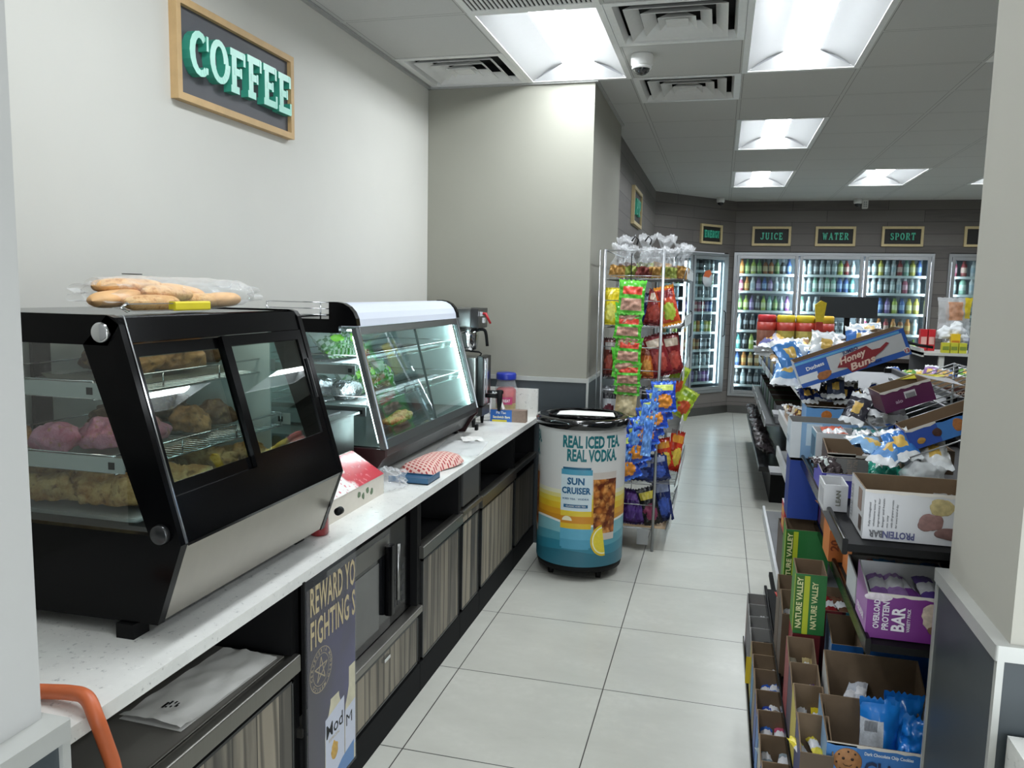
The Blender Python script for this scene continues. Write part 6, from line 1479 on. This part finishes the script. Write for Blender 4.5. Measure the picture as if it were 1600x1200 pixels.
for k, (x, y, z) in enumerate([(1.47, -1.02, 1.175), (1.50, -.93, 1.19), (1.50, -1.10, 1.150)]):
    crumple('clear_wrap', ['crumpled clear wrapper by the right wall, left one', 'crumpled clear wrapper by the right wall, upper one', 'crumpled clear wrapper by the right wall, lowest one'][k], (x, y, z), (.045, .04, .03), 60+k, film('#eceff0', .4, .1), 'wrapper', .4)
# sloping wire bin the upper cartons lie in
t = thing('wire_bin', 'sloping wire bin that carries the tilted cartons above the upper shelf', 'wire bin', (0, 0, 0))
mb = MB()
for k in range(16):
    y = -1.02+1.0*k/15; mb.tube([(1.44, y, 1.215), (1.78, y, 1.37)], .002, 5)
for x, z in ((1.44, 1.215), (1.61, 1.293), (1.78, 1.37)): mb.tube([(x, -1.02, z-.003), (x, -.02, z-.003)], .003, 6)
mb.tube([(1.78, -1.02, 1.37), (1.78, -1.02, 1.09)], .004, 6); mb.tube([(1.78, -.02, 1.37), (1.78, -.02, 1.09)], .004, 6); mb.tube([(1.44, -.03, 1.215), (1.44, -.03, 1.092)], .004, 6)
mb.build('wires', M['wire'], t)

# ---- shelf A
ob, mx = carton('purple OVERLOAD PROTEIN BAR variety carton, lower near shelf', 1.316, -1.312, ZA, .165, .125, .096, '#7a2f86', '#a87ab4', inner='white', back=.125, cut=True,
    decor=[(.108, .155, .030, .085, '@c9b8a8'), (.118, .150, .018, .05, '@7a5a44'), (.0, .05, .080, .096, '@d8ccd4')],
    texts=[('OVERLOAD', .011, .024, .022, .062, '#e4dce8', 90), ('PROTEIN', .012, .042, .020, .060, '#e4dce8', 90), ('BAR', .024, .072, .020, .052, '#f0eaf2', 90), ('VARIETY PACK', .006, .083, .020, .050, '#e4dce8', 90)], ltexts=[('OVERLOAD BAR', .014, .10, .03, .08, '#f0eaf2', 0)])
bars(mx, 4, .02, .15, .02, .05, .060, 'purple wrapped protein bar in the purple carton', ['#a87ac4', '#b78fd0', '#8c4fa4', '#6a4f9c'], .042, .12, .02, 'purple protein bars', True, .8)
ob, mx = carton('white low carton with red and blue bars behind the purple one', 1.320, -1.150, ZA, .20, .125, .070, '#d0d2d6', '#c4c8cc', inner='grey', back=.085)
bars(mx, 4, .02, .18, .02, .05, .045, 'bar in the white low carton', ['#8c2228', '#3f7cb0', '#4a8cc0', '#2f6aa4'], .05, .10, .018, 'red and blue bars in the low white carton', True, .7)
ob, mx = carton('dark grey open carton under the upper shelf', 1.335, -.985, ZA, .24, .13, .110, '#4a4744', '#d8844a', inner='dark', back=.125)
ob, mx = carton('orange carton with a 20 on its side', 1.303, -.830, ZA, .07, .12, .085, '#c8743a', '#d88448', inner='grey', back=.12, texts=[('20', .020, .024, .03, .03, '#7c3a1c', 90)])
bars(mx, 2, .015, .06, .03, .06, .075, 'copper foil wrapped bar in the orange carton', ['#b87c4a', '#c98c5a'], .05, .09, .03, 'copper wrapped bars')
for k in range(4):
    ob, mx = carton(f"carton with purple and teal sides along the lower lip, {['nearest', 'second', 'third', 'furthest'][k]}", 1.318, -.655+.15*k, ZA, .08, .135, .10, ['#4a2a6c', '#3f5a70', '#2f6a80', '#5a4a44'][k], ['#8c6a4a', '#55306a', '#2f8aa0', '#3c6a74'][k], inner='brown', group='purple and teal cartons along the lip')
    bars(mx, 2, .015, .065, .03, .08, .06, f"wrapped bar in the {['nearest', 'second', 'third', 'furthest'][k]} purple and teal carton", ['#b8824a', '#8a8f9c'], .04, .10, .02)
ob, mx = carton('slim grey carton of dark packs beside the lower lip', 1.42, -.655, ZA, .12, .135, .09, '#8a8c90', '#77797c', inner='dark')

# ---- shelf C
ob, mx = carton('blue Chips cookie carton with a smiling cookie, nearest at the bottom', 1.258, -1.310, ZCx+.002, .205, .155, .136, '#3c78bc', '#9cc0e4', inner='brown', back=.165, cut=True,
    decor=[(.0, .06, .0, .134, '#4a86c8')], texts=[('Dark Chocolate Chip Cookies', .007, .075, .118, .095, '#e0e8f0', 0), ('Chips', .034, .076, .070, .085, '#14284c', 0)])
mb = MB(); mb.lathe([(.029, 0), (.028, .0016), (.001, .002)], 26); ck = mb.build('printed_cookie', mat('#a8764a', .6, 0, .35, 120), ob, (.043, -.0008, .098), (PI/2, 0, 0))
mb = MB()
for a in (-.009, .009): mb.lathe([(.0032, .0022), (.003, .0030)], 10, c=(a, .006))
mb.tube([(-.009, -.006, .0026), (-.004, -.010, .0026), (.004, -.010, .0026), (.009, -.006, .0026)], .0007, 5)
for a, b2 in ((-.018, .014), (.014, .018), (-.014, -.018), (.019, -.01), (.0, .022), (-.022, -.004)): mb.lathe([(.0022, .0018), (.002, .0028)], 8, c=(a, b2))
mb.build('cookie_face', mat('#2f1c14', .5), ck)
bpk = [mat('#1f7ad0', .22, 0, .2, 30), mat('#c9ced6', .4, 0, .3, 200), mat('#1c3f86', .3)]
bag('cookie_bag', 'upright blue cookie pack with barcode label in the near carton', 'cookie pack', .085, .20, .05, bpk, lambda u, v, s_: 1 if (u < .55 and .1 < v < .78 and s_ < 0) else 0, T(1.375, -1.235, ZCx+.006, 0, -4), None, 3, .004)
q = COL.objects[-1]
mb = MB()
for k in range(12): mb.box(-.034+.0022*k, -.033+.0022*k, -.0275, -.0268, .135, .158)
mb.build('barcode', mat('#2a2a30', .5), q)
bag('cookie_bag', 'crumpled blue cookie pack at the right of the near carton', 'cookie pack', .085, .17, .05, bpk, lambda u, v, s_: 1 if (.3 < u < .7 and .06 < v < .3 and s_ < 0) else 0, T(1.432, -1.255, ZCx+.010, -8, -10, 10), None, 9, .03)
bag('cookie_bag', 'blue cookie pack behind the upright one', 'cookie pack', .085, .19, .045, bpk, None, T(1.425, -1.185, ZCx+.012, 4, -4, 3), None, 12, .014)
ob, mx = carton('tall brown carton with a pale edge, second row above the cookie carton', 1.283, -1.130, ZCx+.002, .215, .13, .150, '#b8b4ac', '#cfcdc8', inner='brown', back=.205)
bars(mx, 2, .03, .09, .03, .06, .10, 'white and blue wrapped bar in the tall brown carton', ['#d0d6e0', '#c9ccd4'], .03, .09, .014)
ob, mx = carton('plain deep blue carton, left of two', 1.316, -.900, ZCx+.002, .078, .12, .180, '#1f62ac', '#9fb8d8', inner='brown', back=.215, decor=[(.03, .075, .09, .100, '#c84a5c')])
ob, mx = carton('deep blue OATS carton, right of two', 1.400, -.905, ZCx+.002, .16, .12, .175, '#1f62ac', '#d0c83a', inner='dark', texts=[('OATS', .014, .050, .09, .045, '#cfd6de', 90), ('BARS', .008, .028, .09, .035, '#cfd6de', 90)], decor=[(.085, .11, .085, .125, '#8aa0b8')])
ob, mx = carton('brown carton below the black lip with a red band', 1.312, -.680, ZCx+.002, .115, .13, .185, '#5c2a2a', '#5a9a8c', inner='brown', back=.21, decor=[(.0, .06, .16, .185, '#8c3a3a'), (.07, .11, .16, .185, '#3f8a94')])
bars(mx, 2, .02, .10, .03, .07, .15, 'red wrapped bar in the brown carton below the lip', ['#8c2228', '#6a4a3a'], .035, .09, .016)
G1, G2 = '#3f7a2c', '#b9c92f'
def valley(label, x, y, z, sx, sy, sz, tx):
    ob, mx = carton(label, x, y, z, sx, sy, sz, '#2c7a3c', '#4a8a2c', inner='brown', back=sz+.01, decor=[(.0, .022, sz*.05, sz*.97, '#3a6f1f'), (.022, .036, sz*.0, sz*.97, '#c3cf2f')], ldecor=[(.004, .016, .005, sz-.006, '#b9c92f')])
    for k, (s_, a, w_) in enumerate(tx): letters(s_, .014, (a, -.0024, sz*.1), (0, 0, 1), (-1, 0, 0), width=w_, bold=.03).build('lettering', mat('#e9e9b0', .5), ob)
    return ob
valley('green and yellow NATURE VALLEY carton standing on end, further of two', 1.222, -.520, .680, .125, .10, .195, [('NATURE VALLEY', .019, .165), ('CHY', .070, .06)])
valley('green and yellow NATURE VALLEY carton standing on end, nearer of two', 1.222, -.865, .690, .078, .10, .165, [('NATURE VALLEY', .018, .14), ('NATURE VALLEY', .056, .13)])
carton('brown carton underneath the further green and yellow carton', 1.222, -.520, ZCx+.002, .085, .10, .172, '#5c4a3c', inner='dark')
carton('red sided carton underneath the nearer green and yellow carton', 1.222, -.865, ZCx+.002, .07, .10, .182, '#6a2428', '#8c1f2c', inner='dark')
mid = [(-.745, .185, '#4a3a30'), (-.630, .190, '#5c4a3c'), (-1.000, .150, '#8c2430'), (-1.110, .130, '#3a2a44'), (-1.215, .125, '#c9b84a'), (-1.325, .110, '#2c2f6a')]
for k, (y, h, c) in enumerate(mid):
    nm = ['behind the nearer green carton', 'between the two green cartons', 'red sided, before the green carton', 'with violet wrappers, mid column', 'yellow edged, mid column', 'blue edged, lowest in the mid column'][k]
    ob, mx = carton(f'narrow brown display carton {nm}', 1.204, y, ZCx+.002, .050 if k < 2 else .068, .105, h, '#5a4a3a' if k != 3 else '#3a2440', c, inner='brown', back=h+.035)
    bars(mx, 2, .01, .045 if k < 2 else .06, .03, .06, h-.05, f'small bar in narrow carton {nm}', [['#8a6a54', '#3c3030'], ['#b83a34', '#8a6a54'], ['#d9d4c0', '#b8a878'], ['#4a2a6c', '#5c3a80'], ['#d8c73a', '#c9b52c'], ['#d8c73a', '#e0d04a']][k], .026, .075, .014)
# ---- shelf D: small cartons along the aisle edge
low = [(-.14, .150), (-.245, .150), (-.345, .145), (-.445, .145), (-.545, .140), (-.650, .145), (-.760, .150), (-.870, .140), (-.985, .140), (-1.10, .135), (-1.215, .13), (-1.325, .13)]
inc = [['#c87a7a', '#d8a08c'], ['#2c2228'], ['#2a2a30'], ['#2c2a2a'], ['#d6cf9c', '#c9c08a'], ['#cfd0c4', '#3c3a3a'], ['#2f5fc0', '#4a7ad0'], ['#2f4fb0', '#8a7a6a'], ['#3c70c8', '#c85a7a'], ['#8a98a0', '#9aa8b0'], ['#d9dade', '#4a5a8a'], ['#8fa0b0', '#3f5a9c']]
for k, (y, h) in enumerate(low):
    c = ['#6a5a5c', '#4a4650', '#55525c', '#4c4848', '#a89a3a', '#2a7ab0', '#7a6a4a', '#2f4f9c', '#3f7ac0', '#b8b4a8', '#2f4f9c', '#6a7a8c'][k]
    nm = f"low aisle row, {['furthest', 'second furthest', 'third furthest', 'fourth furthest', 'fifth from the back', 'sixth from the back', 'seventh from the back', 'eighth from the back', 'ninth from the back', 'tenth from the back', 'second nearest', 'nearest'][k]}"
    ob, mx = carton(f'small dark open carton in the {nm}', 1.142, y, ZD+.002, .082, .098, h+.0, '#4a4541', c, inner='brown' if k > 3 else 'grey', back=h+.03)
    bars(mx, 2 if k > 3 else 2, .01, .072, .03, .06, h-.045, f'small pack in the {nm}', inc[k], .034, .07, .02)
# dangling yellow tag
o = MB().box(1.128, 1.142, -.475, -.4745, ZD+.04, ZD+.13).build('yellow_card', mat('#d0b82c', .5)); tag(o, 'small yellow card sticking out of the low aisle row', 'price card')
# lower deck cartons
for k in range(7):
    y = -1.32+.19*k
    carton(f"shadowed carton on the bottom deck, {['nearest', 'second', 'third', 'fourth', 'fifth', 'sixth', 'furthest'][k]}", 1.200, y, .180, .16, .17, .075, ['#c9cacc', '#8a8f94', '#3c5a8c', '#b8b4a8', '#5a5c60', '#c9cacc', '#77706a'][k], ['#c9cacc', '#d0d2d4', '#8fa4b8', '#c9cacc', '#8a8c90', '#c9cacc', '#a8a49c'][k], inner='brown', group='cartons on the bottom deck')

# ---- second unit: odds and ends on its rails
carton('choco roll carton on the middle rail of the second unit', 1.312, .55, 1.002, .10, .35, .05, '#8c6a54', '#b89a84', inner='brown', back=.05)
pts = [(1.335, .62+.06*k, 1.05) for k in range(4)]
pile('brown and white wrapped roll on the middle rail', 'chocolate_roll', pts, (.05, .07, .02), ['#6a4434', '#cfc4b4'], 'wrapped rolls on the middle rail', 21)
ob, mx = carton('red carton hanging at the lower rail of the second unit', 1.262, .03, .700, .045, .13, .105, '#b8343c', '#c23a44', inner='white', ldecor=[(.03, .10, .015, .045, '#d8b04a'), (.03, .10, .06, .09, '#d8a04a')])
carton('carton under the red carton', 1.262, .03, .502, .10, .25, .19, '#3c3430', '#4a3c34', inner='dark')
pts = [(1.35+.02*(k % 2), .05+.1*k, .84+.01*(k % 3)) for k in range(6)]
pile('silver grey wrapped pack on the lower rail of the second unit', 'silver_pack', pts, (.09, .13, .03), ['#8f969c', '#a8adb2', '#6a7078', '#c9ccd2'], 'silver packs on the lower rail', 23)
for k in range(5): carton(f"carton at the back of the middle rail, {['nearest', 'second', 'third', 'fourth', 'furthest'][k]}", 1.42, .0+.2*k, 1.002, .3, .18, .12, ['#2c5ab0', '#8c6a54', '#c9cacc', '#3f7cc4', '#6a4a3a'][k], inner='brown', group='cartons on the middle rail')
# tubs of cheese snacks on the very top, at the far end
def tub(c, lid, label, body='#b9a04a', r=.046, h=.165):
    t = thing('snack_tub', label, 'tub', c, group='clear snack tubs with coloured lids')
    MB().lathe([(r*.92, 0), (r, .01), (r, h-.05), (r*.8, h-.035)], 20).build('tub_wall', mat(body, .3, 0, .45, 60), t)
    MB().lathe([(r*1.0, h-.078), (r*1.02, h-.074), (r*1.02, h-.037)], 20).build('label_band', mat('#a8382c', .4), t)
    MB().lathe([(r*.98, h-.036), (r*.98, h-.006), (r*.85, h)], 20).build('lid', mat(lid, .35), t)
for k, (x, y, c) in enumerate([(1.225, 1.22, '#b8242c'), (1.318, 1.215, '#d9bf2c'), (1.410, 1.22, '#d9bf2c'), (1.50, 1.21, '#d9b02c')]):
    tub((x, y, 1.3265), c, ['snack tub with a red lid, leftmost of four', 'snack tub with a yellow lid next to the red lidded one', 'snack tub with a yellow lid, third from the left', 'snack tub with a yellow lid, rightmost of four'][k], ['#8c5a4a', '#a89a4a', '#b8a85a', '#a8a04a'][k])
t = thing('end_stand', 'pale end display stand behind the second unit carrying the tubs', 'display stand', (0, 0, 0))
mb = MB(); mb.box(1.17, 1.62, 1.14, 1.32, 1.305, 1.326); mb.build('top', mat('#9a9c9e', .5), t)
for x in (1.42, 1.59): MB().box(x, x+.02, 1.16, 1.30, 0, 1.305).build('leg', mat('#8a8c8e', .5), t)
for z in (.35, .68, .98): MB().box(1.28, 1.61, 1.15, 1.31, z, z+.012).build('shelf', mat('#8f9194', .5), t)
pts = [(1.215+.018*k, 1.145-.01*(k % 2), 1.285+.03*((k*3) % 4)/2) for k in range(6)]
pile('lilac and silver candy bag hanging in front of the tubs', 'candy_bag', pts, (.10, .13, .05), ['#8f90b0', '#6a6c9c', '#b8b8c9'], 'lilac candy bags below the tubs', 27)
pts = [(1.30+.022*k, 1.10-.01*(k % 2), 1.265+.02*((k*3) % 4)/2) for k in range(6)]
pile('tan and cream cookie bag in front of the yellow lidded tubs', 'cookie_pack', pts, (.10, .11, .05), ['#b89a74', '#cbb48c', '#a08464'], 'tan cookie bags in front of the tubs', 29)
# yellow and black bar display rising among them
t = thing('tall_display', 'narrow yellow, red and black display card rising above the cakes', 'display card', (1.425, .75, 1.235))
mb = MB(); mb.box(-.020, .020, 0, .02, 0, .17, 0); mb.build('lower_part', M['blackm'], t)
mb = MB(); mb.prism([(-.018, .17), (.018, .17), (.013, .24), (-.015, .24)], 0, .02, 'y'); mb.build('red_part', mat('#b8342c', .4, 0, .2, 40), t)
mb = MB(); mb.prism([(-.017, .24), (.014, .24), (.024, .325), (.0, .335), (-.024, .315)], 0, .02, 'y'); mb.build('yellow_part', mat('#e0c42c', .4, 0, .3, 60), t)

# ---- far dark unit goods
for k in range(10):
    y = 3.4+.25*k
    bag('dark_snack_bag', f'dark bag on the lowest far unit shelf, {k+1} from near end', 'snack bag', .20, .16, .06, [mat(['#3a3436', '#4c4446', '#5c5658'][k % 3], .3, 0, .5, 30)], None, T(1.46, y, .375, 85+9*(k % 3), -68), 'dark bags on the far shelf unit', k, .02)
    if k < 7: carton(f'yellow or blue carton, top shelf of far unit, {k+1} from near end', 1.44, 3.25+.36*k, .935, .25, .30, .10, ['#c9b87c', '#2a4a8c'][k % 2], ['#cdbd84', '#33539a'][k % 2], inner='brown', group='cartons on the far unit')
    if k < 7: carton(f'grey or green carton, middle shelf of far unit, {k+1} from near end', 1.44, 3.25+.36*k, .625, .25, .28, .14, ['#6a6c70', '#3c5a3c'][k % 2], ['#77797c', '#3f6a44'][k % 2], inner='dark', group='cartons on the far unit')

# ================================================================ REGISTER SIDE
t = thing('customer_display', 'black flat monitor seen from behind, on a stand at the till', 'monitor', (1.92, 3.40, 0))
MB().rbox(-.205, .205, -.02, .02, 1.435, 1.592, .006, axis='y').build('screen_back', mat('#1e2326', .5), t)
MB().box(-.02, .02, 0, .03, 1.17, 1.436).build('stand', M['blackm'], t)
MB().rbox(-.10, .10, -.07, .09, 1.155, 1.170, .01).build('foot', M['blackm'], t)
t = thing('till_counter', 'dark till counter behind the candy shelves', 'counter', (0, 0, 0))
MB().box(1.735, 3.3, 3.20, 3.75, 1.125, 1.155).build('top', mat('#3a3330', .4), t)
MB().box(1.75, 3.3, 3.24, 3.72, 0, 1.125).build('body', M['blackm'], t)
o = MB().tube([(1.86, 3.28, 1.166), (1.95, 3.28, 1.20), (2.2, 3.28, 1.215), (2.35, 3.28, 1.20)], .006, 6).build('till_cable', M['blackm']); tag(o, 'black cable lying on the till counter', 'cable')
t = thing('wall_shelf_stand', 'pale display shelf at the far right with bags and boxes on it', 'display shelf', (0, 0, 0))
MB().box(2.20, 3.1, 2.30, 2.66, 1.245, 1.262).build('top', mat('#b7b9b4', .5), t)
MB().box(2.20, 2.212, 2.30, 2.66, 1.235, 1.285).build('front_lip', mat('#b9bbb6', .4), t)
MB().box(2.21, 3.1, 2.64, 2.66, 0, 1.245).build('back', mat('#55565a', .5), t)
for z in (.95, .6, .3): MB().box(2.22, 3.1, 2.32, 2.64, z, z+.015).build('shelf', mat('#8a8c8e', .5), t)
MB().box(2.30, 2.33, 2.31, 2.33, 0, 1.245).build('post', mat('#b7b9b4', .5), t)
def pack(name, label, x, y, z, sx, sy, sz, c, c2=None, cat='box', rz=0, group=None):
    mb = MB(); mb.box(-sx/2, sx/2, -sy/2, sy/2, 0, sz); o = mb.build(name, mat(c, .4, 0, .15, 40), loc=(x, y, z), rot=(0, 0, R(rz))); tag(o, label, cat, group)
    if c2: MB().box(-sx/2+.004, sx/2-.004, -sy/2-.001, -sy/2, sz*.3, sz*.65).build('printed_band', mat(c2, .4), o)
    return o
o = MB().tube([(2.04, 2.45, 1.345), (2.20, 2.40, 1.300), (2.28, 2.38, 1.290)], .009, 8).build('black_arm', M['blackm']); tag(o, 'black arm reaching left from the far right display shelf', 'arm')
for k in range(2): pack('red_box', ['red box standing on the far right shelf, left of two', 'red box standing on the far right shelf, right of two'][k], 2.245+.045*k, 2.50, 1.2625, .040, .05, .135, '#b8242c', '#d8a8a0', group='red boxes at the far right')
for k in range(3): pack('yellow_box', ['small yellow green box at the front of the far right shelf, left', 'small yellow green box at the front of the far right shelf, middle', 'small yellow green box at the front of the far right shelf, right'][k], 2.335+.047*k, 2.335, 1.2625, .042, .04, .062, '#b9b83a', '#7a8a3a', group='yellow boxes at the far right')
pack('yellow_box', 'taller orange yellow box behind the small yellow ones', 2.40, 2.39, 1.2625, .05, .04, .115, '#d8b42c', '#b8742c')
pack('blue_box', 'dark blue box at the right end of the far right shelf', 2.50, 2.36, 1.2625, .05, .05, .095, '#2a3f8c', '#c9cbd0')
mg = [film('#e6e9ea', .35, .1), mat('#a87a5c', .5, 0, .5, 50), mat('#c9b42c', .4, 0, .3, 40)]
bag('bread_bag', 'tall clear bag of brown rolls standing at the far right', 'bag', .20, .26, .10, mg, lambda u, v, s_: 1 if .45 < v < .9 and .25 < u < .75 else (2 if v > .5 and u > .8 else 0), T(2.42, 2.52, 1.34, 0, -4), None, 4, .02)
for k, (x, z) in enumerate([(2.36, 1.37), (2.42, 1.40), (2.45, 1.34), (2.40, 1.31)]): crumple('white_bag', ['crumpled white bag in the far right heap, leftmost', 'crumpled white bag in the far right heap, uppermost', 'crumpled white bag in the far right heap, rightmost', 'crumpled white bag in the far right heap, lowest'][k], (x, 2.44, z), (.045, .04, .045), 70+k, mat('#d4d8da', .3, 0, .1, 40), 'bag', .45, 'white bags at the far right')
pts = [(2.02+.05*k, 2.2+.02*(k % 2), 1.10+.01*(k % 3)) for k in range(9)]
t = thing('till_side_shelf', 'low pale shelf before the far right display', 'display shelf', (0, 0, 0)); MB().box(1.86, 2.75, 1.6, 2.26, 1.04, 1.06).build('top', mat('#77797c', .5), t)
for x in (1.92, 2.65): MB().box(x, x+.03, 1.7, 2.2, 0, 1.04).build('leg', mat('#55565a', .5), t)
pile('small blue, green and cream pack on the low pale shelf', 'snack_pack', pts, (.08, .10, .03), ['#c9a888', '#4a6ab0', '#6a9a4a', '#cfc8b8', '#8c6a9c', '#d8c060'], 'packs on the low pale shelf', 33)
carton('brown carton with a dark printed front, on the low pale shelf', 1.93, 1.62, 1.062, .42, .22, .06, '#4a2c24', '#8c7454', inner='brown', texts=[('CHOCOLATE', .02, .26, .02, .13, '#b8a08c', 0)])
carton('plain tray carton behind the dark printed carton', 1.92, 1.86, 1.062, .5, .25, .075, '#8c7454', '#8c7454', inner='brown')
# ---- black bin and quartz end beyond the right jamb, at the picture edge
struct('trim_right_counter_end', MB().box(1.452, 1.62, -1.99, -1.72, .0, .92), M['quartz'])
